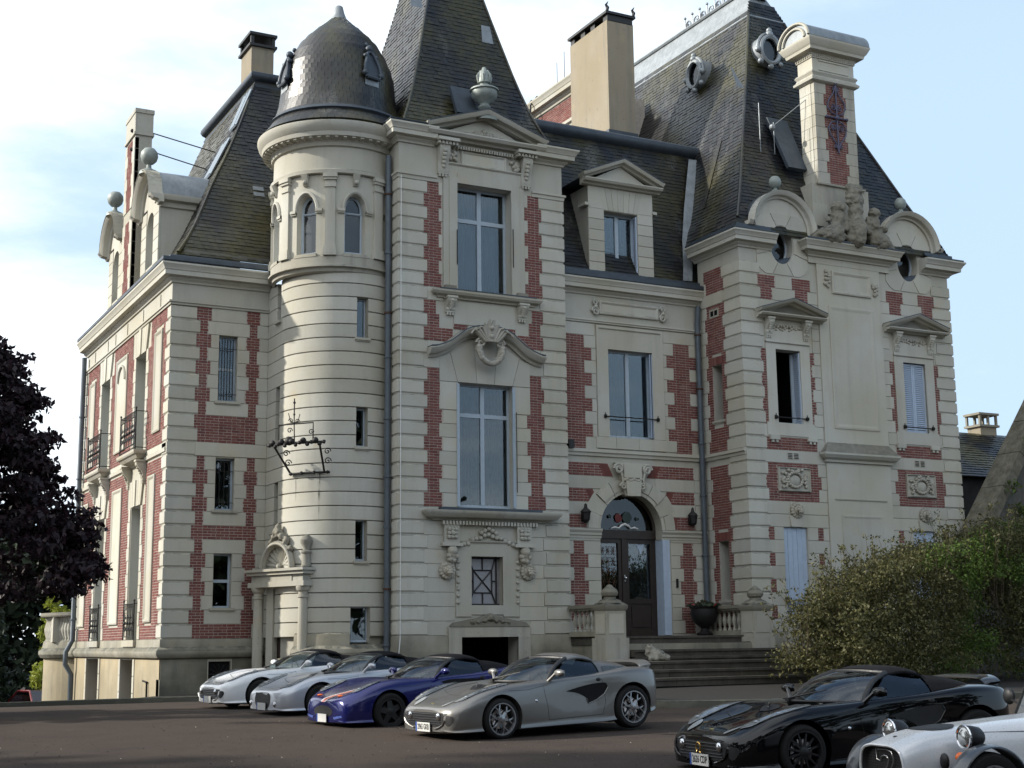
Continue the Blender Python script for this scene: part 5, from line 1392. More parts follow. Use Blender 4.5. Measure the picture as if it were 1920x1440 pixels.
        # voussoir joints as separate wedge stones
        for q in range(8):
            a0, a1 = R(22.5+45*q+1), R(22.5+45*(q+1)-1); m = 4
            pts = [(x+(ew+.02)*math.cos(a0+(a1-a0)*j/m), z+(eh+.02)*math.sin(a0+(a1-a0)*j/m)) for j in range(m+1)]
            out = []
            for j in range(m+1):
                a = a1-(a1-a0)*j/m; c, s = math.cos(a), math.sin(a); k = min(.86/max(abs(c),1e-6), (.86 if s > 0 else .84)/max(abs(s),1e-6), 1.05); out.append((x+c*k, z+s*k))
            mb = MB(); mb.prism(F, pts+out, 0, .02); mb.build('voussoir', M['stone'], CH)
        # arched gable over the eye
        r = .98; zc = 12.32
        mb = MB(); pts = [(x-r+.06,11.98)]+[(x-(r-.06)*math.cos(R(t)), zc+(r-.08)*math.sin(R(t))) for t in range(0,181,9)]+[(x+r-.06,11.98)]
        hole = None
        n2 = 20
        for q in range(n2):
            a0, a1 = math.pi*q/n2, math.pi*(q+1)/n2
            o0, o1 = (x+(r-.05)*math.cos(a0), zc+(r-.05)*math.sin(a0)), (x+(r-.05)*math.cos(a1), zc+(r-.05)*math.sin(a1))
            def inner(p): return (p[0], max(12.0, min(p[1], z+.555)) if abs(p[0]-x) < .43 else 11.98)
            i0, i1 = inner((o0[0], 0)), inner((o1[0], 0))
            zlo = lambda u: (z+.555) if abs(u-x) < .425 else 11.98
            um = (o0[0]+o1[0])/2; zl = zlo(um)
            mb.add([F(o0[0],zl,.0),F(o0[0],o0[1],.0),F(o1[0],o1[1],.0),F(o1[0],zl,.0)], [(0,1,2,3)])
        mb.build('gable_wall', M['stone'], CH)
        path = [(x+r+.22,zc-.0),(x+r,zc)]+[(x+r*math.cos(R(t)), zc+(r-.02)*math.sin(R(t))) for t in range(8,173,8)]+[(x-r,zc),(x-r-.22,zc)]
        rake(F, path, [(-.10,-.05),(-.10,.06),(-.04,.08),(-.02,.18),(.05,.24),(.09,.26),(.09,-.05)], 'arch_cornice')
        mb = MB(); vs = []
        tt = list(range(0,181,12)); 
        for t in tt: vs += [F(x+(r+.08)*math.cos(R(t)), zc+(r+.07)*math.sin(R(t)), .26), F(x+(r+.08)*math.cos(R(t)), zc+(r+.07)*math.sin(R(t)), -2.0)]
        mb.add(vs, [(2*q,2*q+2,2*q+3,2*q+1) for q in range(len(tt)-1)]); mb.build('barrel_roof', M['lead'], CH, smooth=40)
        mb = MB(); mb.lathe([(.22,13.30),(.2,13.36),(.10,13.42),(.06,13.46),(.06,13.50),(.10,13.51),(.135,13.55),(.165,13.62),(.17,13.68),(.15,13.76),(.10,13.82),(0,13.845)], (x-.08,29.55,0), 20); mb.build('ball_finial', M['verdigris'], CH, smooth=60)
    # cornices
    cornice([(22.3,31.5),(22.3,29.5),(23.38,29.5)], corn_prof(.36,.40), 11.68)
    cornice([(2*C-23.38+.05,29.5),(29.72,29.5),(29.72,42)], corn_prof(.40,.42), 11.62)
    cornice([(22.3,31.5),(22.3,29.5),(23.3,29.5)], [(.30,0),(.33,.03),(.33,.06),(.14,.10),(.13,.22),(-.1,.24)], 12.08, 'lead_gutter', 'lead')
    cornice([(28.8,29.5),(29.72,29.5),(29.72,42)], [(.34,0),(.36,.03),(.36,.06),(.14,.10),(.13,.22),(-.1,.24)], 12.04, 'lead_gutter', 'lead')
    mb = MB(); mb.sweep([(24.62,29.46),(24.62,29.44),(27.44,29.44),(27.44,29.46)], corn_prof(.34,.40), plan(11.68)); mb.box(24.6,27.46,29.44,29.9,11.5,12.1); mb.build('cornice', M['stone'], CH, smooth=28)
    mb = MB(); mb.box(24.34,27.76,29.08,29.9,12.085,12.12); mb.build('lead_capping', M['lead'], CH)
    # chimney
    a, b, y0, y1 = 25.33, 26.80, 29.72, 30.32
    mb = MB(); mb.box(a+.08,b-.08,y0+.02,y1-.02,11.9,17.9); ch = mb.build('chimney', M['stone'], CH)
    H = Front(y0); S = Left(a)
    old = BRICKS[:]
    for k in range(9):
        z0 = 13.95+.335*k; e = k % 2 == 0; l = .42 if e else .33; f = 0 if k else 0
        for u0, u1 in ((a, a+l), (b-l, b)):
            mb = MB(); mb.box(u0, u1, y0-.02, y0+.12, z0+.005, z0+.33); mb.build('chimney_stone', M['stone2'], ch)
        for j in range(2):
            s0, s1 = ((y0, y0+.33), (y0+.335, y1)) if e else ((y0, y0+.2), (y0+.205, y1))
            q = (s0, s1)[j]; mb = MB(); mb.box(a-.015, a+.2, q[0]+.12 if j == 0 else q[0], q[1], z0+.005, z0+.33); mb.build('chimney_stone', M['stone'], ch)
        bricks(H, [(a+l, b-l, z0, z0+.335)])
    mb = MB()
    mb.box(a-.34,b+.3,y0-.0,y1+.1,11.9,13.05); mb.box(a-.28,b+.28,y0-.05,y1+.1,13.05,13.9); mb.build('chimney_base', M['stone2'], ch)
    sq = lambda g: [(a-g,y1+g),(a-g,y0-g),(b+g,y0-g),(b+g,y1+g)]
    for z, pr in ((13.86,[(0,0),(.12,.02),(.14,.06),(.02,.12),(0,.12)]),(16.93,[(0,0),(.05,.01),(.12,.06),(.13,.12),(.08,.16),(.05,.22),(.10,.30),(.06,.36),(0,.36)]),(17.80,[(0,-.14),(.05,-.13),(.07,-.02),(.08,.0),(.24,.04),(.26,.12),(.30,.16),(.36,.28),(.38,.32),(.38,.36),(0,.40)])):
        mb = MB(); P = [(a,y1),(a,y0),(b,y0),(b,y1)]; mb.sweep(P, pr, plan(z), closed=True); mb.build('chimney_moulding', M['stone'], ch, smooth=28)
    mb = MB(); mb.box(a-.02,b+.02,y0-.02,y1+.02,17.25,17.85); 
    for u0,u1,zz0,zz1 in ((a+.2,b-.2,17.32,17.36),(a+.2,b-.2,17.6,17.64)): mb.box(u0,u1,y0-.045,y0,zz0,zz1)
    mb.build('chimney_head', M['stone'], ch)
    n = int(1.7/.08); mb = MB()
    for i in range(20): mb.box(a-.06+i*.08,a-.02+i*.08,y0-.07,y0,17.70,17.78)
    for i in range(9): mb.box(a-.08,a,y0-.04+i*.08,y0+i*.08,17.70,17.78)
    mb.build('dentil_band', M['stone2'], ch)
    # segmental barrel top
    mb = MB(); vs = []; yc = (y0+y1)/2; hw = (y1-y0)/2+.38
    arc = [(yc-hw*math.cos(R(t)), 18.17+.52*math.sin(R(t))) for t in range(0,181,12)]
    m = len(arc); mb.add([(a-.36,y,z) for y, z in arc]+[(b+.36,y,z) for y, z in arc], [tuple(range(m)), tuple(range(2*m-1,m-1,-1))]+[(i,i+m,i+1+m,i+1) for i in range(m-1)])
    mb.build('chimney_top', M['zinc'], ch, smooth=40)
    mb = MB()
    for k, x in ((1.0,a-.40),(.72,a-.385)): mb.tube([(x,yc+(y-yc)*k*.97,18.17+(z-18.17)*k*.97) for y, z in arc], .045, 6)
    mb.build('chimney_moulding', M['stone'], ch, smooth=50)
    # iron tie anchor
    mb = MB(); cu, cz = 26.07, 15.95; L = lambda u, z: H(cu+u, cz+z, .07)
    mb.tube([L(0,-1.05),L(0,1.0)], .028, 6); mb.tube([L(-.34,0),L(.34,0)], .028, 6)
    for s in (-1, 1):
        for v in (-1, 1):
            mb.tube([L(0,v*.98),L(s*.10,v*.72),L(s*.28,v*.5),L(s*.32,v*.3),L(s*.2,v*.14),L(s*.06,v*.10)], .022, 6)
            scroll(mb, H, (cu+s*.12, cz+v*.30), .10, 1.4, .07, .018, s, v*1.2, 16, 5)
            scroll(mb, H, (cu+s*.07, cz+v*.86), .07, 1.2, .07, .016, s, v*.6, 12, 5)
    mb.ball(L(0,0), .08, n=8, h=6); mb.ball(L(-.36,0), .05, n=7, h=5); mb.ball(L(.36,0), .05, n=7, h=5); mb.ball(L(0,1.02), .05, n=7, h=5); mb.build('tie_anchor', M['ironblue'], ch, smooth=50)
    # coat of arms with two supporters, weathered
    B = [];
    for s in (-1, 1):     # crouching beasts
        c = 26.10+s*.72
        B += [(c,12.35,.30,.26,1.3),(c+s*.22,12.28,.26,.30,.9),(c-s*.10,12.75,.34,.21,1.3),(c-s*.05,13.08,.36,.18),(c-s*.18,13.06,.46,.11),(c+s*.42,12.25,.24,.20),(c+s*.62,12.18,.2,.14)]
        B += [(c+random.uniform(-.3,.45)*1, 12.2+random.random()*.6, .36, .09) for _ in range(10)]
        B += [(c-s*.32,12.5+.12*i,.40,.09) for i in range(4)]
    B += [(26.1,12.55,.30,.34,1.5),(26.1,12.35,.34,.3,1.2),(26.1,13.05,.36,.22,1.1),(26.1,13.36,.38,.2),(25.95,13.42,.42,.1),(26.26,13.42,.42,.1),(26.1,13.60,.34,.24,.7)]
    B += [(26.1+.24*math.cos(t*.7),13.36+.2*math.sin(t*.7),.36,.09) for t in range(9)]+[(26.1+x*.10,13.78-abs(x)*.02,.34,.10) for x in range(-2,3)]
    B += [(26.1+random.uniform(-1.3,1.25), 12.16+random.random()*.12, .36, .11) for _ in range(26)]
    blobs(RP, B, 'coat_of_arms', 'weather', .25, n=11, h=8)
    mb = MB(); mb.ball(RP(26.10,12.62,.5), .2, n=14, h=10, sy=.4, sz=1.3); mb.build('carved_shield', M['weather'], CH, smooth=60)
    mb = MB(); mb.box(24.98,25.5,29.6,30.2,12.1,13.3); mb.build('chimney_base', M['stone2'], ch)
    mb = MB(); mb.sweep([(22.3,31.3),(22.3,29.5),(29.72,29.5)], [(.02,-.3),(.06,.5),(.08,1.5),(.03,1.56)], plan(0)); mb.build('base_ledge', M['stone3'], CH)
    mb = MB()
    for x in (24.05, 24.55): mb.tube([(x,30.6,13.0),(x,30.6,16.4 if x < 24.3 else 15.9)], .012, 5)
    mb.tube([(24.55,30.6,15.8),(25.4,30.0,16.6)], .012, 4); mb.ball((24.5,30.6,15.75), .09, n=8, h=6); mb.build('aerial_mast', M['zinc'], CH)
central(); recess(); right_pavilion()
# ================================================================ roofs
def interp(T, z):
    if z <= T[0][0]: return T[0][1]
    for (z0, a0), (z1, a1) in zip(T, T[1:]):
        if z <= z1: return a0+(a1-a0)*(z-z0)/(z1-z0)
    return T[-1][1]
SLATE_PICK = {}
def roof_face(name, edge, z0, z1, out, nsingle=0, seed=1, skip=None):
    """edge(z) -> (left point, right point) of the slope at height z; out: rough outward direction.
    under-sheet plus slates laid in half-bond, the lower ones overlapped"""
    rr = random.Random(seed); out = Vector(out)
    n = 24; vs = []
    for i in range(n+1):
        a, b = edge(z0+(z1-z0)*i/n); vs += [a, b]
    base = MB(); base.add(vs, [(2*i,2*i+1,2*i+3,2*i+2) for i in range(n)])
    root = base.build(name, M['slate'], CH)
    Q = []; z = z0; row = 0
    while z < z1-.02:
        a, b = map(Vector, edge(z)); a2, b2 = map(Vector, edge(min(z+.10, z1+.1)))
        m1, m2 = (a+b)/2, (a2+b2)/2
        t = (b-a); L = t.length
        if L < .1: break
        t.normalize(); up = (m2-m1); up -= t*up.dot(t); up.normalize(); nn = t.cross(up)
        if nn.dot(out) < 0: nn = -nn
        w = .205; k = int(L/w)+2; off = (row % 2)*w/2
        for i in range(-1, k):
            s0, s1 = i*w+off, (i+1)*w+off
            s0, s1 = max(s0, 0), min(s1, L)
            if s1-s0 < .03: continue
            j = rr.uniform(-.006, .006); h = .018+rr.uniform(0, .012); g = .003
            p = [a+t*(s0+g)+nn*h+up*j, a+t*(s1-g)+nn*(h+rr.uniform(-.004,.004))+up*j, a+t*(s1-g)+up*.20+nn*.008, a+t*(s0+g)+up*.20+nn*.008, a+t*(s0+g)+up*j, a+t*(s1-g)+up*j]
            if skip and skip((p[0]+p[2])/2): continue
            Q.append((p, t, up, nn, s1-s0))
        z += .125*max(up.z, .3); row += 1
    full = [q for q in Q if q[4] > .19]
    pick = rr.sample(full, min(nsingle, len(full))); ids = set(map(id, pick)); rest = MB()
    for q in Q:
        if id(q) in ids: continue
        rest.add(q[0], [(0,1,2,3),(0,4,5,1)])
    if 'roofslate' not in _cache:
        mb = MB(); mb.add([(-.1,.022,0),(.1,.022,0),(.1,.008,.2),(-.1,.008,.2),(-.1,0,0),(.1,0,0)], [(0,1,2,3),(0,4,5,1)]); _cache['roofslate'] = mb.mesh('slate', [M['slate']])
    for p, t, up, nn, w in pick:
        o = link('slate', _cache['roofslate'], None); c = (p[4]+p[5])/2
        mt = Matrix((-t, nn, up)).transposed().to_4x4(); mt.translation = c; o.location, o.rotation_euler = mt.to_translation(), mt.to_euler(); adopt(o, CH)
    kind(rest.build('roof_slates', M['slateI'], CH), 'stuff')
    return root
def hipline(pts, r=.05, mat='zinc', name='hip_flashing'):
    mb = MB(); mb.tube(pts, r, 6); return mb.build(name, M[mat], CH, smooth=50)

def skylight(a, b, c, d, n, name='skylight', cap=True):
    """rooflight on four corners (lower left, lower right, upper right, upper left), lifted along n"""
    P = [Vector(p) for p in (a, b, c, d)]; n = Vector(n).normalized(); mb = MB()
    if name == 'roof_hatch':
        mb.extrude([p+n*.03 for p in P], n*.10); return mb.build(name, M['lead'], CH)
    for i in range(4): mb.tube([P[i]+n*.08, P[(i+1)%4]+n*.08], .035, 4)
    m0, m1 = (P[0]+P[1])/2, (P[3]+P[2])/2; mb.tube([m0+n*.09, m1+n*.09], .022, 4)
    o = mb.build(name, M['frame'], CH)
    mb = MB(); mb.add([p+n*.07 for p in P], [(0,1,2,3)]); mb.build('pane', M['glass'], o)
    mb = MB(); mb.add([p+n*.03 for p in P], [(0,1,2,3)]); mb.build('lining', M['dark'], o)
    if cap:
        mb = MB(); e = (P[2]-P[3]).normalized(); mb.tube([P[3]-e*.1+n*.10, P[2]+e*.1+n*.10], .05, 6); mb.build('flashing', M['zinc'], o)
    return o

def roofs():
    # ---- left wing: steep hipped mansard
    T = [(10.95,.10),(11.1,.28),(11.36,.40),(12.0,.74),(13.3,1.30),(14.45,1.86),(15.6,2.36),(16.87,2.83)]
    A = lambda z: interp(T, z); X0, Y0, Y1 = 8.34, 33.85, 44.2
    roof_face('roof', lambda z: ((X0+A(z),Y0+A(z),z),(13.2,Y0+A(z),z)), 10.95, 16.87, (0,-1,.3), 40, 21)
    roof_face('roof', lambda z: ((X0+A(z),Y1-A(z)*.85,z),(X0+A(z),Y0+A(z),z)), 10.95, 16.87, (-1,0,.3), 40, 22)
    a = 2.83; x, y, yb = X0+a, Y0+a, Y1-a*.85
    mb = MB()
    mb.sweep([(x,yb),(x,y),(13.4,y)], [(-.15,16.70),(.03,16.78),(.05,16.88),(.0,16.92),(.0,17.0),(.10,17.04),(.16,17.12),(.14,17.22),(.04,17.27),(-.4,17.27)], plan(0)); mb.build('ridge_roll', M['lead'], CH, smooth=50)
    mb = MB(); mb.add([(x,y,17.25),(14,y,17.25),(14,yb,17.25),(x,yb,17.25)], [(0,1,2,3)]); mb.build('roof_flat', M['zinc'], CH)
    hipline([(X0+A(z)-.01, Y0+A(z)-.01, z+.03) for z in np.linspace(11.0,16.8,14)], .045, 'slate')
    skylight((9.62,34.55,11.62),(10.16,34.55,11.62),(10.16,34.80,12.12),(9.62,34.80,12.12), (0,-1,.5), cap=True)
    for z, dy in ((13.95,.9),(15.5,.3)):
        xx = X0+A(z); ax = X0+A(z+1.1)
        y0 = Y0+A(z)+dy; skylight((xx,y0+.55,z),(xx,y0,z),(ax,y0+.0,z+1.1),(ax,y0+.55,z+1.1), (-1,0,.45), cap=False)
    skylight((X0+A(13.0),39.4,13.0),(X0+A(13.0),38.8,13.0),(X0+A(13.9),38.8,13.9),(X0+A(13.9),39.4,13.9), (-1,0,.45), cap=False)
    for (px, z) in ((10.70,13.1),(10.7,13.28),(12.0,15.6)):
        yy = Y0+A(z); mb = MB(); mb.add([(px,yy-.04,z),(px+.3,yy-.04,z),(px+.3,yy+.02,z+.12),(px,yy+.02,z+.12)], [(0,1,2,3)]); mb.build('roof_patch', M['zinc'], CH)
    # small capped chimney on the flat
    mb = MB(); mb.box(11.3,11.96,37.5,38.5,17.2,18.42); c = mb.build('chimney', M['chimrender'], CH)
    mb = MB(); mb.box(11.22,12.04,37.42,38.58,18.40,18.47); mb.box(11.22,12.04,37.42,38.58,18.74,18.82)
    for xx in (11.27,11.9): 
        for yy in (37.47,38.45): mb.box(xx,xx+.09,yy,yy+.09,18.47,18.74)
    mb.build('chimney_cap', M['black'], c)
    mb = MB(); mb.box(11.2,12.2,37.3,38.6,17.26,17.36); mb.build('chimney_base', M['zinc'], c)
    # wall-face chimney of brick and stone with two tie rods
    xf, ya, yb2 = 8.30, 38.45, 39.6
    mb = MB(); mb.box(xf,xf+.46,ya,yb2,10.9,16.3); c = mb.build('chimney', M['stone2'], CH)
    mb = MB(); mb.box(xf-.05,xf+.51,ya-.05,yb2+.05,15.55,15.62); mb.box(xf-.04,xf+.5,ya-.05,yb2+.05,16.2,16.32); mb.box(xf-.02,xf+.48,ya-.02,yb2+.02,15.62,16.2); mb.build('chimney_head', M['stone2'], c)
    G = Left(xf)
    for k in range(13):
        z0 = 11.1+.337*k; e = .34 if k % 2 else .24
        if k in (6,): continue
        bricks(G, [(ya+e, yb2-e, z0, z0+.337)])
        for u0, u1 in ((ya, ya+e), (yb2-e, yb2)): 
            mb = MB(); mb.fbox(G, u0, u1, z0+.004, z0+.333, -.1, .02); mb.build('chimney_stone', M['stone'], c)
    for z in (15.75, 15.2):
        mb = MB(); mb.tube([(xf+.4,ya+.2,z),(X0+A(z-.35)+.02,ya+.1,z-.35)], .018, 5); mb.build('tie_rod', M['iron'], CH); 
        mb = MB(); mb.ball((xf-.03,ya+.3,z), .06, n=7, h=5); mb.build('tie_plate', M['iron'], c)
    # two arched stone dormers on the eaves of the left side
    for yc in (36.95, 41.15):
        G = Left(8.46); hw = .95; ww = .40
        mb = MB(); n = 16; zsp, zt = 12.45, 12.95
        for s in (-1, 1): mb.add([G(yc+s*ww,10.9,0),G(yc+s*hw,10.9,0),G(yc+s*hw,zt+.1,0),G(yc+s*ww,zt+.1,0)], [(0,1,2,3)]); mb.add([G(yc+s*ww,11.3,0),G(yc+s*ww,zsp,0),G(yc+s*ww,zsp,-.4),G(yc+s*ww,11.3,-.4)], [(0,1,2,3)])
        for i in range(n):
            a0, a1 = math.pi*i/n, math.pi*(i+1)/n; f = lambda a: (yc+ww*math.cos(a), zsp+ww*math.sin(a)); g = lambda a: (yc+hw*math.cos(a), max(zt-.2, zt+.95*math.sin(a)))
            p, q = f(a0), f(a1); u, v = g(a0), g(a1)
            mb.add([G(*p,0),G(*u,0),G(*v,0),G(*q,0)], [(0,1,2,3)]); mb.add([G(*p,0),G(*q,0),G(*q,-.4),G(*p,-.4)], [(0,1,2,3)])
        mb.add([G(yc-ww,10.9,0),G(yc+ww,10.9,0),G(yc+ww,11.35,0),G(yc-ww,11.35,0)], [(0,1,2,3)])
        for s in (-1, 1): mb.add([G(yc+s*hw,10.9,0),G(yc+s*hw,zt+.1,0),G(yc+s*hw,zt+.1,-2.2),G(yc+s*hw,10.9,-2.2)], [(0,1,2,3)])
        mb.build('dormer_wall', M['stone'], CH)
        for j in range(6):
            for s in (-1, 1):
                a, b = sorted((yc+s*ww, yc+s*(hw+.02))); block(G, a, b, 10.95+.337*j, 10.95+.337*(j+1), .02, .008)
        path = [(yc+hw+.28,zt),(yc+hw+.02,zt)]+[(yc+hw*math.cos(R(t)), zt+.95*math.sin(R(t))) for t in range(8,173,8)]+[(yc-hw-.02,zt),(yc-hw-.28,zt)]
        rake(G, path[::-1], [(.12,-.05),(.12,.06),(.05,.09),(.02,.22),(-.05,.30),(-.09,.32),(-.09,-.05)], 'arch_cornice')
        mb = MB(); vs = []; tt = list(range(0,181,12))
        for t in tt: vs += [G(yc+(hw+.08)*math.cos(R(t)), zt+1.02*math.sin(R(t)), .32), G(yc+(hw+.08)*math.cos(R(t)), zt+1.02*math.sin(R(t)), -2.6)]
        mb.add(vs, [(2*q,2*q+2,2*q+3,2*q+1) for q in range(len(tt)-1)]); mb.build('barrel_roof', M['zinc'], CH, smooth=40)
        for s in (-1, 1): cornice([(8.46,yc+s*hw),(10.4,yc+s*hw)] if s < 0 else [(10.4,yc+hw),(8.46,yc+hw)], [(0,-.2),(.06,-.18),(.08,-.06),(.2,-.02),(.24,.08),(.24,.12),(0,.14)], zt, 'dormer_cornice')
        mb = MB(); mb.lathe([(.26,13.9),(.24,14.0),(.12,14.06),(.07,14.1),(.06,14.2),(.12,14.22),(.2,14.3),(.235,14.42),(.22,14.54),(.14,14.64),(0,14.68)], (8.36,yc,0), 18); mb.build('ball_finial', M['verdigris'], CH, smooth=60)
        w = MB(); w.tube([G(yc-ww,11.35,-.36),G(yc-ww,zsp,-.36)]+[G(yc-ww*math.cos(R(t)),zsp+ww*math.sin(R(t)),-.36) for t in range(10,180,10)]+[G(yc+ww,zsp,-.36),G(yc+ww,11.35,-.36)], .04, 5); w.tube([G(yc,11.35,-.36),G(yc,zsp+ww,-.36)], .03, 5)
        wo = w.build('window', M['frame'], CH); mb = MB(); mb.add([G(yc-ww,11.35,-.38),G(yc+ww,11.35,-.38),G(yc+ww,zsp+ww,-.38),G(yc-ww,zsp+ww,-.38)], [(0,1,2,3)]); mb.build('pane', M['glass'], wo)
        room(G, yc-ww-.05, yc+ww+.05, 11.3, zsp+ww, .5, 'dark', .8)
    # ---- central pavilion: tall pyramid, cut above the picture
    T2 = [(13.95,.10),(14.9,.52),(16.0,.86),(18.2,1.42),(21.4,2.18)]
    B = lambda z: interp(T2, z); X0, X1, Y0, Y1 = 13.06, 17.66, 30.8, 36.4
    roof_face('roof', lambda z: ((X0+B(z),Y0+B(z),z),(X1-B(z),Y0+B(z),z)), 14.0, 21.4, (0,-1,.3), 45, 31)
    roof_face('roof', lambda z: ((X0+B(z),Y1-B(z),z),(X0+B(z),Y0+B(z),z)), 14.0, 21.4, (-1,0,.3), 45, 32)
    roof_face('roof', lambda z: ((X1-B(z),Y0+B(z),z),(X1-B(z),Y1-B(z),z)), 14.0, 21.4, (1,0,.3), 0, 33)
    roof_face('roof', lambda z: ((X1-B(z),Y1-B(z),z),(X0+B(z),Y1-B(z),z)), 14.0, 21.4, (0,1,.3), 0, 34)
    mb = MB(); mb.sweep([(X0+2.18,Y1-2.18),(X0+2.18,Y0+2.18),(X1-2.18,Y0+2.18),(X1-2.18,Y1-2.18)], [(0,21.3),(.1,21.4),(.1,21.6),(-.1,21.65)], plan(0), closed=True); mb.build('ridge_roll', M['lead'], CH)
    for sx in (0, 1): hipline([((X0+B(z)) if not sx else (X1-B(z)), Y0+B(z)-.01, z+.03) for z in np.linspace(14.1,21.3,14)], .04, 'slate')
    mb = MB(); mb.box(13.2, 17.5, 31.0, 36.2, 13.5, 14.05); mb.build('roof_deck', M['lead'], CH)
    z = 14.62; yy = Y0+B(z); y2 = Y0+B(15.35); skylight((14.72,yy-.16,z),(15.32,yy-.16,z),(15.26,y2-.12,15.42),(14.66,y2-.12,15.42), (0,-1,.5), 'roof_hatch', cap=False)
    for (x0, z0, z1) in ((13.95,17.9,18.6),(15.95,17.2,17.75)):
        mb = MB(); mb.add([(x0,Y0+B(z0)-.03,z0),(x0+.34,Y0+B(z0)-.03,z0),(x0+.30,Y0+B(z1)-.03,z1),(x0+.04,Y0+B(z1)-.03,z1)], [(0,1,2,3)]); mb.build('roof_patch', M['zinc'], CH)
    mb = MB(); mb.add([(13.02,31.5,14.0),(13.4,31.35,14.0),(13.3,32.2,14.75),(13.05,32.6,15.1)], [(0,1,2,3)]); mb.add([(13.4,31.3,14.02),(13.7,31.25,14.02),(13.62,31.5,14.5)], [(0,1,2)]); mb.build('valley_flashing', M['zinc'], CH)
    # ---- recess roof
    T3 = [(11.05,.05),(11.5,.30),(12.5,.66),(15.5,1.85)]
    Cc = lambda z: interp(T3, z); Y0 = 31.4
    roof_face('roof', lambda z: ((16.6,Y0+Cc(z),z),(22.2+interp([(11,-.1),(12.8,.12),(14.1,.67),(15.8,1.42)],z)+.25,Y0+Cc(z),z)), 11.08, 15.45, (0,-1,.3), 40, 41)
    mb = MB(); mb.sweep([(16.3,Y0+1.85),(23.78,Y0+1.85)], [(-.1,15.2),(.03,15.28),(.05,15.36),(.0,15.42),(.0,15.5),(.10,15.56),(.17,15.66),(.15,15.78),(.04,15.86),(-.5,15.9)], plan(0)); mb.build('ridge_roll', M['lead'], CH, smooth=50)
    mb = MB(); mb.add([(16.3,33.3,15.86),(23.9,33.3,15.86),(24.4,39,16.4),(16.3,39,16.4)], [(0,1,2,3)]); mb.build('roof_flat', M['lead'], CH)
    V = [(22.05,31.5,11.15),(22.25,31.75,11.6),(22.42,32.0,12.5),(22.8,32.4,13.6),(23.25,32.85,14.7),(23.55,33.15,15.4)]
    mb = MB(); vs = []
    for x, y, z in V: vs += [(x-.22,y-.06,z),(x+.06,y-.10,z)]
    mb.add(vs, [(2*i,2*i+1,2*i+3,2*i+2) for i in range(5)]); mb.build('valley_flashing', M['zinc'], CH)
    # ---- big rendered chimney on the ridge
    x0, x1, y0, y1 = 21.48, 22.42, 34.5, 36.75
    mb = MB(); mb.box(x0,x1,y0,y1,15.6,20.02); c = mb.build('chimney', M['chimrender'], CH)
    mb = MB(); mb.box(x0-.06,x1+.06,y0-.06,y1+.06,20.22,20.30)
    for yy in (y0, y0+.75, y1-.9, y1-.25): mb.box(x0+.02,x1-.02,yy,yy+.25,20.0,20.23)
    for xx, yy in ((x0,y0),(x1,y0)): mb.tube([(xx,yy-.02,20.3),(xx+.04,yy,20.42),(xx-.02,yy,20.5),(xx+.06,yy,20.62)], [.05,.06,.04,.01], 6)
    mb.build('chimney_cap', M['black'], c)
    mb = MB(); mb.box(x0-.05,x1+.05,y0-.05,y1+.05,15.8,16.5); mb.build('chimney_base', M['lead'], c)
    # ---- brick block behind, with stone cornices, roof ladder and lightning rods
    mb = MB(); mb.box(22.32,24.8,37.6,48,11,19.1); mb.build('rear_block', M['mortar'], CH)
    G = Left(22.31); bricks(G, [(38.0,46.0,16.5,17.95),(38.0,46.0,18.25,19.0)])
    cornice([(22.31,48),(22.31,37.6)], [(0,0),(.05,.02),(.06,.10),(.14,.14),(.14,.24),(0,.28)], 17.96, 'string_course')
    cornice([(22.31,48),(22.31,37.6)], corn_prof(.34,.5), 19.05)
    mb = MB()
    for yy in (40.3, 40.7): mb.tube([(21.9,yy,17.2),(21.95,yy,19.4),(22.2,yy,19.75),(22.7,yy,19.8)], .03, 6)
    for z in (17.5,17.85,18.2,18.55,18.9,19.25): mb.tube([(21.93,40.3,z),(21.93,40.7,z)], .02, 5)
    mb.build('roof_ladder', M['iron'], CH)
    mb = MB(); mb.tube([(22.5,38.9,19.5),(22.5,38.9,20.9)], .012, 4); mb.tube([(22.5,39.4,19.5),(22.5,39.4,20.7)], .012, 4); mb.build('lightning_rod', M['iron'], CH)
    # ---- right pavilion: great hipped roof with flared foot and zinc ridge
    T4 = [(12.05,-.12),(12.4,.02),(12.78,.18),(13.02,.34),(14.08,.78),(15.8,1.46),(17.7,2.22),(19.45,2.84),(20.14,3.05),(20.6,3.22)]
    D = lambda z: interp(T4, z); X0, X1, Y0, Y1 = 22.3, 29.72, 29.5, 44.0
    roof_face('roof', lambda z: ((X0+D(z),Y0+D(z),z),(X1-D(z),Y0+D(z),z)), 12.15, 20.6, (0,-1,.3), 30, 51)
    roof_face('roof', lambda z: ((X0+D(z),Y1-D(z),z),(X0+D(z),Y0+D(z),z)), 12.15, 20.2, (-1,0,.3), 45, 52)
    roof_face('roof', lambda z: ((X1-D(z),Y0+D(z),z),(X1-D(z),Y1-D(z),z)), 12.15, 20.2, (1,0,.3), 0, 53)
    hipline([(X0+D(z)-.01, Y0+D(z)-.01, z+.03) for z in np.linspace(12.5,20.1,20)], .045, 'slate'); hipline([(X1-D(z), Y0+D(z)-.01, z+.03) for z in np.linspace(12.5,20.1,20)], .045, 'slate')
    a = 3.05; zc = 20.14; xm = (X0+X1)/2
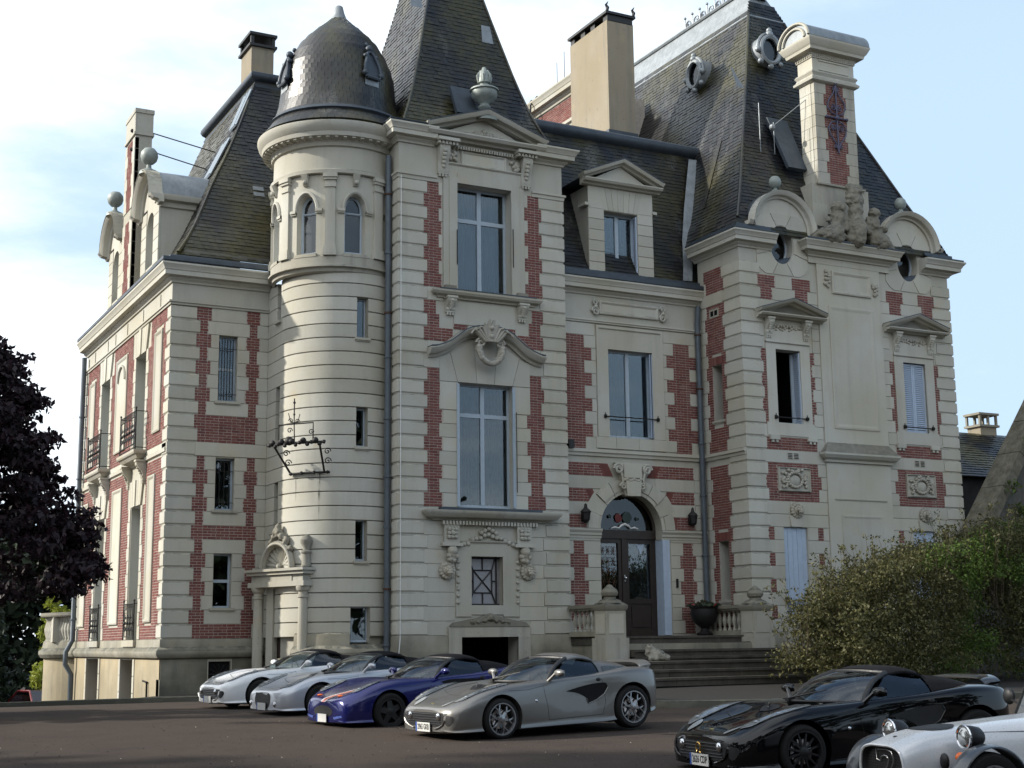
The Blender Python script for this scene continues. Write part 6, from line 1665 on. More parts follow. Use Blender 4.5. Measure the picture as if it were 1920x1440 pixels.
    mb = MB(); mb.add([(X0+a-.03,Y0+a-.03,zc-.02),(X1-a+.03,Y0+a-.03,zc-.02),(X1-a+.03,Y1-a,zc-.02),(X0+a-.03,Y1-a,zc-.02),(xm-.16,Y0+3.55,21.35),(xm+.16,Y0+3.55,21.35),(xm+.16,Y1-3.5,21.35),(xm-.16,Y1-3.5,21.35)], [(0,1,5,4),(1,2,6,5),(2,3,7,6),(3,0,4,7),(4,5,6,7)]); mb.build('ridge_zinc', M['zinc'], CH)
    mb = MB(); mb.tube([(xm-.2,Y0+3.5,21.36),(xm-.2,Y1-3.5,21.36)], .06, 6); mb.build('ridge_roll', M['zinc'], CH)
    mb = MB()
    for i in range(9):
        yy = Y0+3.75+.42*i; sg = (-1)**i
        mb.tube([(xm,yy+sg*.16*(1-.75*q/14)*math.cos(q*.55), 21.6+.18*(1-.75*q/14)*math.sin(q*.55)+.0) for q in range(15)], .030, 5); mb.tube([(xm,yy+.2,21.3),(xm,yy+.2,21.9)], .02, 5); mb.ball((xm,yy+.2,21.92), .05, n=6, h=5)
    mb.build('ridge_cresting', M['zinc'], CH, smooth=50)
    mb = MB(); mb.lathe([(.3,20.9),(.34,21.1),(.2,21.3),(.12,21.6),(.2,21.75),(.1,21.9),(.05,22.4),(0,22.6)], (xm,Y0+3.5,0), 12)
    for t in range(6): aa = t*math.pi/3; mb.tube([(xm+.15*math.cos(aa),Y0+3.5+.15*math.sin(aa),21.3),(xm+.42*math.cos(aa),Y0+3.5+.42*math.sin(aa),21.15),(xm+.5*math.cos(aa),Y0+3.5+.5*math.sin(aa),21.3)], .03, 5)
    mb.build('ridge_finial', M['zinc'], CH, smooth=50)
    # bull's-eye dormers in zinc
    def bull(c, n, s):
        """c centre of the opening, n outward horizontal, s sideways"""
        c, n, s = Vector(c), Vector(n), Vector(s); z = Vector((0,0,1)); mb = MB(); E = lambda a, k, o: c+s*(.34*k*math.cos(a))+z*(.42*k*math.sin(a))+n*o
        N = 20; an = [2*math.pi*q/N for q in range(N)]
        mb.tube([E(a,1,.02) for a in an+[0]], .07, 6); mb.tube([E(a,1.25,-.03) for a in [R(t) for t in range(-20,201,14)]], .05, 6)
        mb.add([E(a,1.2,0) for a in an]+[E(a,1.2,-1.3) for a in an], [(q,(q+1)%N,(q+1)%N+N,q+N) for q in range(N)])
        mb.ball(c+z*.62, .09, n=8, h=6); mb.ball(c+z*.5, .12, n=8, h=6)
        for q in (-1, 1): mb.ball(c+s*q*.44-z*.05, .10, n=8, h=6); mb.ball(c+s*q*.36-z*.4, .09, n=8, h=6)
        mb.ball(c-z*.52, .10, n=8, h=6)
        o = mb.build('oculus_dormer', M['zinc'], CH, smooth=50)
        mb = MB(); mb.add([E(a,.95,-.05) for a in an], [tuple(range(N))]); mb.build('pane', M['glass'], o)
        mb = MB(); mb.add([E(a,1.15,-.25) for a in an], [tuple(range(N))]); mb.build('lining', M['room'], o)
    z = 18.75; bull((X0+D(z)-.35,34.35,z), (-1,0,0), (0,1,0)); bull((25.42,Y0+D(18.6)-.35,18.68), (0,-1,0), (1,0,0))
    for x in (24.95,):
        z0, z1 = 15.6, 17.0; z0 -= 1.2; z1 -= .9
        skylight((x-.3,Y0+D(z0)-.15,z0),(x+.35,Y0+D(z0)-.15,z0),(x+.3,Y0+D(z1)-.1,z1),(x-.42,Y0+D(z1)-.1,z1), (0,-1,.4), 'roof_hatch')
    mb = MB(); mb.add([(X0+D(z)-.04, y, z) for y, z in ((31.9,15.7),(32.1,15.7),(32.0,14.4),(31.7,13.4),(31.6,13.4))], [(0,1,2,3,4)]); mb.build('roof_patch', M['slate'], CH)
    mb = MB(); mb.add([(24.0,Y0+D(17.2)-.03,17.2),(24.25,Y0+D(17.2)-.03,17.2),(24.05,Y0+D(17.9)-.03,17.9),(23.9+.1,Y0+D(17.9)-.03,17.9)], [(0,1,2,3)]); mb.build('roof_patch', M['zinc'], CH)
    # small cornice returns seen past the right edge
    mb = MB(); mb.box(29.7,30.1,34.0,34.6,9.9,10.05); mb.box(29.7,30.9,35.5,38,8.7,9.1); mb.build('side_cornice', M['stone2'], CH)
roofs()
SK.build('wall', M['stone'], CH)
lay_bricks()
# mass of the building behind its skins, so that no light leaks through
def core_mass():
    mb = MB()
    mb.box(10.6,13.2,35.6,44,-.9,10.9); mb.box(13.4,17.3,32.8,36,-.3,13.6); mb.box(17.4,22.4,33.4,40,-.3,11.0); mb.box(22.7,29.4,31.6,43.5,-.3,12.0)
    mb.box(8.6,10.6,44.0,44.15,-.9,10.9); mb.build('inner_walls', M['dark'], CH)
core_mass()
# ================================================================ ground, steps, surroundings
def zg(x, y):
    s = .457*x+.872*y
    z = -.05+.02*(s-14.4)
    z = min(z, .17)
    if y > 32: z -= min((y-32)*.075, 1.4)
    if x < 4 and y > 28: z -= min((4-x)*(y-28)*.004, 1.2)
    return max(z, -.32) if y < 30 else z
def gravel_mat():
    t = NT('gravel'); a = t.noise(140, 5, .75); b = t.noise(2.0, 5, .6); c = t.noise(.35, 4, .6, seed=2)
    col = t.mix(t.rng(a, .30, .70), (.024, .018, .0155), (.105, .084, .070))
    col = t.mix(t.rng(b, .35, .7, 0, .55), col, (.040, .030, .026)); col = t.mix(t.rng(c, .4, .62, 0, .5), col, (.074, .056, .043))
    v = t.n('TexVoronoi'); v.inputs['Scale'].default_value = 70; t.L(t.P(), v.inputs['Vector'])
    col = t.mix(t.rng(v.outputs['Distance'], 0, .6, .4, 0), col, (.014, .011, .01))
    t.col(col); t.bump(t.mix(.5, a, v.outputs['Distance']), .9, .012); return t.set(Roughness=.95, **{'Specular_IOR_Level': .15})
def asphalt_mat():
    t = NT('asphalt'); a = t.noise(170, 5, .75); b = t.noise(1.2, 5, .6)
    col = t.mix(t.rng(a, .3, .7), (.013, .0125, .0125), (.040, .038, .036)); col = t.mix(t.rng(b, .45, .75, 0, .6), col, (.030, .027, .024))
    t.col(col); t.bump(a, .6, .006); return t.set(Roughness=.9, **{'Specular_IOR_Level': .2})
M['gravel'] = gravel_mat(); M['asphalt'] = asphalt_mat()
M['grass'] = simple('grass_earth', (.028, .045, .015), .95, 0, .5, 3, .5, .1)
def ground():
    xs = np.concatenate([[-900,-400,-200,-100,-60], np.arange(-40,60.1,1.0), [80,120,200,400,900]]); ys = np.concatenate([[-300,-100,-50], np.arange(-20,60.1,1.0), [80,120,200,500,1500]])
    mb = MB(); nx = len(xs); vs = [(x, y, zg(min(max(x,-40),60), min(y,60))) for y in ys for x in xs]
    mb.add(vs, [(j*nx+i, j*nx+i+1, (j+1)*nx+i+1, (j+1)*nx+i) for j in range(len(ys)-1) for i in range(nx-1)])
    kind(mb.build('ground', M['gravel'], None, smooth=180), 'structure')
    K = [(44,14.0),(34,17.6),(26,20.2),(20,21.4),(16.2,21.8),(14.9,22.4),(14.3,23.6),(14.05,26),(13.6,28.6),(12.6,30.2),(11.0,31.3),(8.0,32.2),(4.5,32.6),(-6,33.0),(-24,33.4)]
    B = [(44,32),(34,32),(30,31),(24.5,31),(21,31),(18,31),(17,31),(16,31),(15,31.2),(13,32.8),(11,34.0),(8.2,34.0),(6.2,33.2),(-6,33.6),(-24,34)]
    H = [.5,.5,.48,.46,.45,.42,.40,.36,.34,.30,.28,.24,.14,.05,-.1]
    mb = MB(); n = len(K)
    top = []
    for (x, y), (u, v), h in zip(K, B, H):
        z = zg(x, y)+.11; row = [(x, y, z)]
        for t in (.06, .35, .7, 1): row.append((x+(u-x)*t, y+(v-y)*t, z+(h-z)*(t if t > .06 else .06)))
        top += row
    fs = []
    for i in range(n-1):
        for j in range(4): fs.append((i*5+j, i*5+j+1, (i+1)*5+j+1, (i+1)*5+j))
    mb.add(top, fs); kind(mb.build('forecourt', M['asphalt'], None, smooth=180), 'structure')
    mb = MB(); mb.sweep(K[::-1], [(-.16,-.2),(-.16,.125),(-.03,.13),(.0,.10),(.0,-.2)], lambda p, o: (p[0], p[1], zg(*p)+o) if True else 0)
    kind(mb.build('kerb', M['stone3'], None), 'structure')
    # grit and petals lying on the gravel
    r = np.random.default_rng(4); N = 7000; d = 7+18*r.random(N)**1.4; a = np.radians(27.6+(r.random(N)-.5)*46)
    mb = MB()
    for i in range(N):
        x, y = d[i]*math.sin(a[i]), d[i]*math.cos(a[i]); s = .004+.011*r.random()**2; z = zg(x, y)+s*.3; q = r.random()*6.28
        p = [(x+s*math.cos(q+k*2.1)*(1+.5*(k == 0)), y+s*math.sin(q+k*2.1), z) for k in range(3)]+[(x, y, z+s*.8)]
        mb.add(p, [(0,1,3),(1,2,3),(2,0,3)], 0 if r.random() < .97 else 1)
    kind(mb.build('loose_gravel', [M['pebble'], M['petal']], None), 'stuff')
t = NT('pebble'); t.col(t.mix(t.island(), (.022,.018,.015), (.12,.098,.08))); M['pebble'] = t.set(Roughness=.9)
M['petal'] = simple('petal', (.5,.46,.38), .8, 0, .2, 9, 0)
ground()

def steps():
    S = thing('entrance_steps', 'weathered stone entrance steps with balustrades rising to the dark wooden front door', 'steps', (19.9, 28.6, .42))
    def slab(x0, x1, y0, y1, z0, z1, n=3):
        for i in range(n):
            mb = MB(); a, b = x0+(x1-x0)*i/n+.004, x0+(x1-x0)*(i+1)/n-.004; e = .025
            mb.box(a, b, y0, y1, z1-.055, z1); mb.box(a, b, y0+.03, y1, z0, z1-.055); mb.build('step', M['stepstone'], S)
    # landing, upper flight, middle landing, lower flight
    slab(17.66, 22.3, 29.30, 31.36, 1.30, 1.50)
    for i, z in enumerate((1.34, 1.18, 1.02)): slab(18.15, 22.3+.1*i, 28.96-.34*i, 29.32-.34*i, z-.17, z)
    slab(16.4, 25.5, 27.5, 28.9, .62, .92, 5)
    for i, z in enumerate((.74, .57)): slab(16.2-.1*i, 25.8+.1*i, 27.12-.36*i, 27.52-.36*i, z-.18, z, 5)
    mb = MB(); mb.box(17.7, 22.28, 28.9, 31.38, .3, 1.32); mb.box(16.5, 25.4, 27.3, 30.7, .25, .7); mb.build('stair_core', M['stone3'], S)
    def balus(x0, x1, y, z):
        P = [(.055,0),(.055,.05),(.035,.07),(.03,.10),(.045,.15),(.062,.21),(.066,.26),(.055,.32),(.036,.39),(.03,.43),(.04,.45),(.055,.46),(.055,.50)]
        return P
    def balustrade(pts):
        (xa, ya), (xb, yb) = pts; L = math.hypot(xb-xa, yb-ya); n = int(L/.20); d = Vector((xb-xa, yb-ya, 0)).normalized(); q = Vector((d.y,-d.x,0))
        for z0, z1, w in ((1.50,1.62,.13),(2.12,2.17,.12),(2.17,2.25,.16)):
            mb = MB(); c = [Vector((xa,ya,0))+q*w, Vector((xb,yb,0))+q*w, Vector((xb,yb,0))-q*w, Vector((xa,ya,0))-q*w]
            mb.extrude([(p.x,p.y,z0) for p in c], (0,0,z1-z0)); mb.build('rail', M['stone3' if z0 < 2 else 'weather'], S)
        for i in range(n):
            p = Vector((xa,ya,0))+d*L*(i+.5)/n; mb = MB(); mb.lathe(balus(0,0,0,0), (p.x,p.y,1.62), 10); mb.build('baluster', M['stone2'], S, smooth=50)
    balustrade([(17.72,30.72),(17.72,29.42)]); balustrade([(22.02,31.3),(22.02,29.42)])
    for x, y in ((17.80,29.12),(22.08,29.12)):
        mb = MB(); w = .27
        mb.box(x-w,x+w,y-w,y+w,1.44,2.12); mb.box(x-w-.05,x+w+.05,y-w-.05,y+w+.05,.3,1.46)
        for sx in (0,): 
            panel_ = MB()
        p = mb.build('pedestal', M['stone2'], S)
        mb = MB(); mb.box(x-w+.07,x+w-.07,y-w-.012,y-w,1.56,2.02); mb.box(x-w-.012,x-w,y-w+.07,y+w-.07,1.56,2.02); mb.build('pedestal_panel', M['stone'], p)
        mb = MB(); mb.lathe([(.40,2.10),(.44,2.16),(.44,2.22),(.34,2.28),(.30,2.30)], (x,y,0), 4, 45, 405); mb.lathe([(.30,2.27),(.27,2.33),(.15,2.38),(.14,2.42),(.19,2.45),(.21,2.52),(.17,2.60),(.09,2.66),(.06,2.70),(0,2.72)], (x,y,0), 14); mb.build('pedestal_finial', M['weather'], p, smooth=40)
t = simple('step_stone', (.11,.10,.085), .9, 0, .5, 2.5, .4, .2, (.055,.055,.045)); M['stepstone'] = t
steps()
def ornaments():
    for i, (x, y, lab) in enumerate(((18.55,28.35,'pale crouching stone ornament beside the step pedestal nearer the round tower'),(22.75,28.45,'pale crouching stone ornament beside the step pedestal nearer the big bush'))):
        mb = MB(); z = .92; s = .62
        L = [(0,0,.20,.26,.8),(.22,-.05,.16,.2,.8),(.38,-.12,.12,.15,.8),(-.18,.05,.34,.2,1.0),(-.26,0,.52,.14,.9),(-.34,-.06,.48,.08),(.1,.1,.3,.18),(.30,.12,.22,.15),(-.30,-.1,.1,.1),(-.1,-.2,.08,.09),(.5,-.1,.06,.08)]
        for a, b, c, r, *k in L: mb.ball((x+a*s, y+b*s, z+c*s), r*s*1.2, n=10, h=8, sz=k[0] if k else 1, jit=.25)
        o = sculpt(mb, 'stone_ornament', 'carve', None, .025, .02, 9); tag(o, lab, 'ornament', 'stone ornaments beside the steps')
    u = thing('urn_planter', 'dark cast urn planter holding red flowers on the landing beside the balustrade', 'planter', (21.62, 30.7, 1.5))
    mb = MB(); mb.lathe([(.20,0),(.22,.05),(.12,.10),(.09,.18),(.16,.24),(.30,.36),(.36,.55),(.34,.68),(.38,.72),(.38,.76),(.30,.76),(.28,.7)], (21.62,30.7,1.5), 20); mb.build('urn', M['iron'], u, smooth=50)
    mb = MB(); r = random.Random(2)
    for i in range(160):
        a, q = r.random()*6.28, r.random()**.5*.42; c = Vector((21.62+q*math.cos(a), 30.7+q*math.sin(a), 2.22+.16*(1-q/.45)*r.random()+.04)); e = Vector((r.gauss(0,1),r.gauss(0,1),r.gauss(0,1))).normalized()*.05; f = e.orthogonal()
        mb.add([c-e-f*.6,c+e-f*.6,c+e+f*.6,c-e+f*.6], [(0,1,2,3)], 1 if i % 8 == 0 else 0)
    mb.build('flowers', [M['leafdark'], M['red']], u)
ornaments()

def terrace():
    T = thing('terrace_balustrade', 'mossy curved stone terrace with balustrade beyond the sunlit facade of the mansion', 'balustrade', (7.4, 47.5, -.9))
    c = (9.55, 46.6)
    def pt(a, r): return (c[0]+r*math.cos(R(a)), c[1]+r*math.sin(R(a)))
    A = list(range(185, 262, 7)); 
    for prof, nm, mt in (([(0,-1.2),(0,1.05)],'terrace_wall','render'),([(0,1.05),(.10,1.08),(.17,1.18),(.17,1.28),(.06,1.38),(.03,1.55),(0,1.6)],'base_ledge','stone3'),([(-.12,2.32),(.14,2.32),(.16,2.36),(.16,2.44),(-.14,2.46)],'coping','weather')):
        mb = MB(); mb.sweep([pt(a,1.75) for a in A], prof, plan(0)); mb.build(nm, M[mt], T)
    for i, a in enumerate(A[:-1]):
        for f in (.25, .75):
            x, y = pt(a+7*f, 1.67); mb = MB()
            if i in (3, 8) and f < .5: mb.box(x-.16,x+.16,y-.16,y+.16,1.55,2.33); mb.build('pedestal', M['stone2'], T)
            else: mb.lathe([(.08,1.58),(.05,1.66),(.10,1.85),(.11,1.95),(.06,2.15),(.05,2.2),(.09,2.27),(.09,2.33)], (x,y,0), 8); mb.build('baluster', M['stone2'], T, smooth=50)
    mb = MB(); mb.sweep([pt(a,1.755) for a in (236,240,244)], [(0,-1.0),(.02,-1.0),(.02,.75),(0,.75)], plan(0)); mb.build('arched_door', M['dark'], T)
terrace()

def far_house():
    H = thing('slate_roofed_house', 'dark slate roofed building with two capped chimneys behind the ivy grown gable', 'building', (48, 46, .3))
    X0, X1, Y0, Y1 = 42.5, 56, 44, 51
    mb = MB(); mb.box(X0,X1,Y0,Y1,-.2,8.2); mb.build('wall', M['darkwall'], H)
    mb = MB(); mb.add([(X0-.3,Y0-.4,8.0),(X1+.3,Y0-.4,8.0),(X1-1,Y0+3.0,10.45),(X0+.6,Y0+3.0,10.45),(X0-.3,Y1+.3,8.0),(X1+.3,Y1+.3,8.0)], [(0,1,2,3),(3,2,5,4),(0,3,4),(1,5,2)]); mb.build('roof', M['slate'], H)
    r = random.Random(9); mb = MB()
    for j in range(19):
        f = j/19; y = Y0-.4+3.4*f; z = 8.0+2.45*f
        for i in range(46):
            x = X0+.2+(i+.5*(j % 2))*.28; mb.add([(x,y-.03,z+.03+r.random()*.02),(x+.27,y-.03,z+.03+r.random()*.02),(x+.27,y+.26,z+.2),(x,y+.26,z+.2)], [(0,1,2,3)])
    kind(mb.build('roof_slates', M['slateI'], H), 'stuff')
    for x in (45.5, 49.3):
        mb = MB(); mb.box(x-.5,x+.5,47,47.8,10.0,10.85); c = mb.build('chimney', M['chimrender'], H)
        mb = MB(); mb.box(x-.62,x+.62,46.9,47.9,10.85,10.95); mb.box(x-.62,x+.62,46.9,47.9,11.4,11.5)
        for a in (-.5,0,.5):
            for yy in (46.95,47.75): mb.box(x+a-.05,x+a+.05,yy,yy+.1,10.95,11.4)
        mb.build('chimney_cap', M['weather'], c)
M['darkwall'] = simple('dark_wall', (.022,.022,.022), .9, 0, .4, 2, .2, .1)
far_house()

def outbuilding():
    O = thing('outbuilding', 'ivy grown rendered gable with sloping stone coping behind the big bush', 'outbuilding', (33, 28.9, .4))
    F = Front(28.6)
    # coping from the photograph's lower end up to the right
    a, b = (28.95, 3.45), (33.3, 9.37)
    wallp = [(28.95,-.2),(37.5,-.2),(37.5,9.3),(33.3,9.27),(28.95,3.35)]
    mb = MB(); mb.prism(F, wallp, -.6, 0); mb.build('gable_wall', M['grimy'], O)
    n = 6; d = Vector((b[0]-a[0], b[1]-a[1])); L = d.length; d.normalize(); q = Vector((-d.y, d.x))
    for i in range(n):
        p0, p1 = Vector(a)+d*(L*i/n+.01), Vector(a)+d*(L*(i+1)/n-.01)
        mb = MB(); mb.prism(F, [tuple(p0-q*.16),tuple(p1-q*.16),tuple(p1+q*.16),tuple(p0+q*.16)], -.7, .14); mb.build('coping_stone', M['coping'], O)
    
    return O
M['grimy'] = simple('grimy_render', (.135,.13,.12), .95, 0, .45, 2.2, .4, .1, (.05,.05,.045)); M['coping'] = simple('mossy_coping', (.20,.185,.15), .95, 0, .55, 4, .4, .1, (.075,.065,.02))
OUT = outbuilding()
# ================================================================ vegetation
def leaves(name, centers, size, mats, parent, spread=.3, per=60, seed=1, flat=.7, pick=None, droop=0):
    r = np.random.default_rng(seed); c = np.repeat(np.asarray(centers, float), per, axis=0); n = len(c)
    off = r.normal(0, 1, (n, 3)); off /= np.linalg.norm(off, axis=1)[:, None]; off *= (r.random(n)**.45)[:, None]*spread
    off[:, 2] *= flat; p = c+off
    if droop: p[:, 2] -= droop*(off[:, 0]**2+off[:, 1]**2)
    a = r.normal(0, 1, (n, 3)); a[:, 2] -= .2; a /= np.linalg.norm(a, axis=1)[:, None]
    b = np.cross(a, r.normal(0, 1, (n, 3))); b /= np.linalg.norm(b, axis=1)[:, None]
    s = (size*(.6+.8*r.random(n)))[:, None]
    v = np.stack([p-a*s, p+b*s*.5, p+a*s, p-b*s*.5], axis=1).reshape(-1, 3)
    me = bpy.data.meshes.new(name); me.vertices.add(4*n); me.vertices.foreach_set('co', v.ravel())
    me.loops.add(4*n); me.loops.foreach_set('vertex_index', np.arange(4*n)); me.polygons.add(n)
    me.polygons.foreach_set('loop_start', np.arange(0, 4*n, 4)); me.polygons.foreach_set('loop_total', np.full(n, 4))
    for m in mats: me.materials.append(m)
    if len(mats) > 1: me.polygons.foreach_set('material_index', (pick(p, r) if pick else r.integers(0, len(mats), n)).astype(np.int32))
    me.update(); me.validate(); return link(name, me, parent)
def branchy(mb, base, tip, r0, r1, k=6, wob=.15, seed=1):
    rr = random.Random(seed); pts = []
    b, t = Vector(base), Vector(tip)
    for i in range(k+1):
        f = i/k; p = b.lerp(t, f); p.z += .25*math.sin(f*3.1)*(t-b).length*.15
        if 0 < i < k: p += Vector((rr.uniform(-wob,wob), rr.uniform(-wob,wob), rr.uniform(-wob,wob)*.5))
        pts.append(p)
    mb.tube(pts, [r0+(r1-r0)*i/k for i in range(k+1)], 6); return pts

def beech():
    T = thing('copper_beech', 'dark purple leaved beech tree with branches reaching towards the mansion', 'tree', (-1.6, 29.2, zg(-1.6,29.2)))
    r = random.Random(21); mb = MB(); base = (-1.6, 29.2, -.4)
    mb.tube([base,(-1.6,29.2,.3),(-1.5,29.2,2.5),(-1.4,29.3,5),(-1.5,29.2,8)], [.55,.40,.34,.26,.14], 10); mb.build('trunk', M['bark'], T, smooth=60)
    edge = [(.9,2.9),(1.6,3.4),(2.45,4.0),(2.65,5.2),(2.8,5.75),(3.4,5.85),(4.05,5.6),(4.7,5.0),(5.7,4.7),(6.8,4.3),(7.4,3.6),(8.4,2.4),(9.6,.5)]
    C = []; B = MB(); i = 0
    while len(C) < 640:
        z = r.uniform(.8, 9.4); xe = interp(edge, z); x = xe-abs(r.gauss(0, 1))*2.0-r.random()*.25
        if x < -5.5: continue
        y = 29.0+r.uniform(-2.2, 2.0)*min(1, (xe-x)*.6+.25)
        nz = noise.noise(Vector((x*.55, y*.55, z*.9)))
        if nz < -.22 and x > 1: continue
        C.append((x, y, z-.12*max(0, x-3)))
    for j in range(34):
        c = C[r.randrange(len(C))]
        if c[0] > .5: branchy(B, (-1.45, 29.2, max(.8, c[2]-.8-.12*(c[0]+1.5))), c, .07, .012, 7, .18, j)
    B.build('branch', M['bark'], T)
    leaves('crown', C, .075, [M['leafpurple']], T, .36, 95, 3, .55, droop=.3)
    tips = [(5.6,29,3.9),(5.75,29,3.5),(5.85,29,3.1),(5.5,29,2.75),(5.2,29,4.3),(4.95,28.9,4.8),(4.75,29,5.5),(4.5,29,6.3),(4.2,29,6.9),(5.3,29,2.6),(5.0,29,2.55)]
    leaves('leaf_spray', [(x+r.uniform(-.25,.12), y+r.uniform(-.3,.3), z+r.uniform(-.15,.15)) for x, y, z in tips for _ in range(3)], .07, [M['leafpurple']], T, .22, 36, 4, .5)
def shrub(name, label, cat, cx, cy, z0, w, d, h, n, mats, size, seed, group=None, per=60, spread=.3):
    T = thing(name, label, cat, (cx, cy, z0), 0, group); r = random.Random(seed); C = []
    while len(C) < n:
        a, b, c = r.uniform(-1,1), r.uniform(-1,1), r.random()
        if (a*a+b*b)**.5 > math.cos(c*1.25)+.15*noise.noise(Vector((a*3,b*3,c*3+seed))): continue
        C.append((cx+a*w, cy+b*d, z0+c*h))
    mb = MB()
    for i in range(7): branchy(mb, (cx+r.uniform(-.1,.1), cy, z0-.05), C[r.randrange(n)], .03, .006, 4, .08, i)
    mb.build('stem', M['bark'], T); leaves('foliage', C, size, mats, T, spread, per, seed); return T
def big_bush():
    T = thing('cotoneaster_bush', 'sprawling arching bush of small olive leaves beside the entrance steps', 'bush', (24.2, 24.8, zg(24.2,24.8)+.15))
    r = random.Random(8); top = [(19.4,1.35),(20.0,1.95),(20.6,2.4),(21.2,2.75),(22.0,2.95),(23.0,3.2),(24.0,3.45),(25.2,3.75),(26.5,4.0),(28,4.1),(31,4.2)]
    C = []
    while len(C) < 1150:
        x = r.uniform(20.3, 30.5); h = interp(top, x); f = r.random()**.7; z = .35+(h-.35)*f; hd = 1.7*math.sqrt(max(.05, 1-.7*f))
        y = 24.9+.10*(x-22)+r.uniform(-1, 1)*hd
        if f < .2 and x < 21.0: continue
        if noise.noise(Vector((x*.9, y*.9, z*1.4))) < -.28: continue
        C.append((x, y, z))
    mb = MB(); tips = []
    for i in range(150):             # arching stems that leave the mass at the top and the left
        x = r.uniform(19.9, 28.5); h = interp(top, x); b = (x+r.uniform(-.3,.5), 24.9+r.uniform(-.6,.6), h*.55)
        t = (x-r.uniform(-.25,.75), b[1]+r.uniform(-.7,.4), h+r.uniform(.0,.55))
        p = branchy(mb, b, t, .010, .003, 6, .05, i); tips += [tuple(q) for q in p[2:]]
    for i in range(70):
        z = r.uniform(.5, 1.9); b = (21.0, 24.8+r.uniform(-.8,.8), z); t = (20.1+r.uniform(-.35,.5), b[1]+r.uniform(-.8,.4), z+r.uniform(-.25,.35)); p = branchy(mb, b, t, .008, .003, 5, .05, i+300); tips += [tuple(q) for q in p[1:]]
    mb.build('stem', M['twig'], T)
    fresh = lambda p, rr: ((noise_arr(p) > .18) & (p[:, 0] > 23)).astype(int)
    def noise_arr(p): return np.array([noise.noise(Vector((q[0]*.8, q[1]*.8, q[2]*.8+5))) for q in p])
    leaves('foliage', C, .034, [M['leafbush'], M['leafbush2']], T, .36, 115, 12, .8, pick=fresh)
    leaves('leaf_spray', tips, .036, [M['leafbush']], T, .085, 9, 13, 1)
def wood():
    r = random.Random(4); C = []
    while len(C) < 1100:
        x = r.uniform(-12, 26); h = 8.4+2.0*noise.noise(Vector((x*.12, 0, 1)))+1.2*noise.noise(Vector((x*.5, 2, 1)))-.06*max(0, x-12)**1.5
        z = -1.6+(h+1.6)*r.random()**.8; y = 82+r.uniform(-5, 8); C.append((x, y, z))
    kind(leaves('far_wood', C, .34, [M['leafdark']], None, 1.4, 34, 6), 'stuff')
def vegetation():
    beech(); big_bush(); wood()
    shrub('golden_shrub', 'yellow green leaved shrub rising behind the terrace balustrade', 'shrub', 9.05, 52.2, -1.2, .62, .6, 4.5, 60, [M['leafyellow']], .10, 31, None, 50, .28)
    for i, (x, y, w, h, lab) in enumerate(((2.2,47,2.2,2.7,'low dark green shrub under the purple beech'),(5.6,52,1.8,2.6,'dark green shrub behind the red car'),(6.9,58,2.0,5.2,'tall dark evergreen behind the terrace balustrade'),(3.6,62,2.6,6.2,'tall dark evergreen left of the yellow green shrub'))):
        shrub('dark_shrub', lab, 'shrub', x, y, zg(x,y), w, w*.8, h, 130, [M['leafdark']], .14, 40+i, 'dark shrubs left of the mansion', 60, .5)
    shrub('young_tree', 'small green tree beside the slate roofed house', 'tree', 52.5, 41, .3, 1.6, 1.4, 5.2, 90, [M['leafbush2']], .12, 55)
    # ivy over the outbuilding gable
    r = random.Random(3); C = []
    while len(C) < 330:
        x = r.uniform(29.8, 36); z = r.uniform(.3, 7.5)
        if z > (x-29.0)*1.36+2.4: continue
        if r.random() > .30+.4*(noise.noise(Vector((x*.9, z*.6, 3)))+.3)+.28*(x > 31.2): continue
        C.append((x, 28.45+r.uniform(-.1,.05), z))
    C += [(29.6+.8*i*.55+r.uniform(-.1,.1), 28.3, 3.9+1.36*.8*.55*i+r.uniform(.0,.5)) for i in range(6) if i % 2 == 0]
    leaves('ivy', C, .07, [M['ivy'], M['leafbush2']], OUT, .24, 40, 77, 1)
    sh = shrub('low_shrub', 'small green plant at the foot of the basement wall', 'plant', 10.3, 33.3, .28, .22, .18, .42, 24, [M['leafbush2']], .06, 66, None, 26, .12)
def park_trees():
    r = random.Random(12); C = []
    for i in range(15):
        a = R(110+i*12.5); d = r.uniform(26, 36); cx, cy = 8+d*math.sin(a+R(27)), 4+d*math.cos(a+R(27)); h = r.uniform(14, 20)
        for _ in range(70):
            t = r.random(); C.append((cx+r.gauss(0, 1)*3.2*(1.15-t*.75), cy+r.gauss(0, 1)*3.2*(1.15-t*.75), .5+h*t))
    kind(leaves('park_trees', C, .6, [M['leafdark']], None, 1.6, 32, 16), 'stuff')
vegetation(); park_trees()
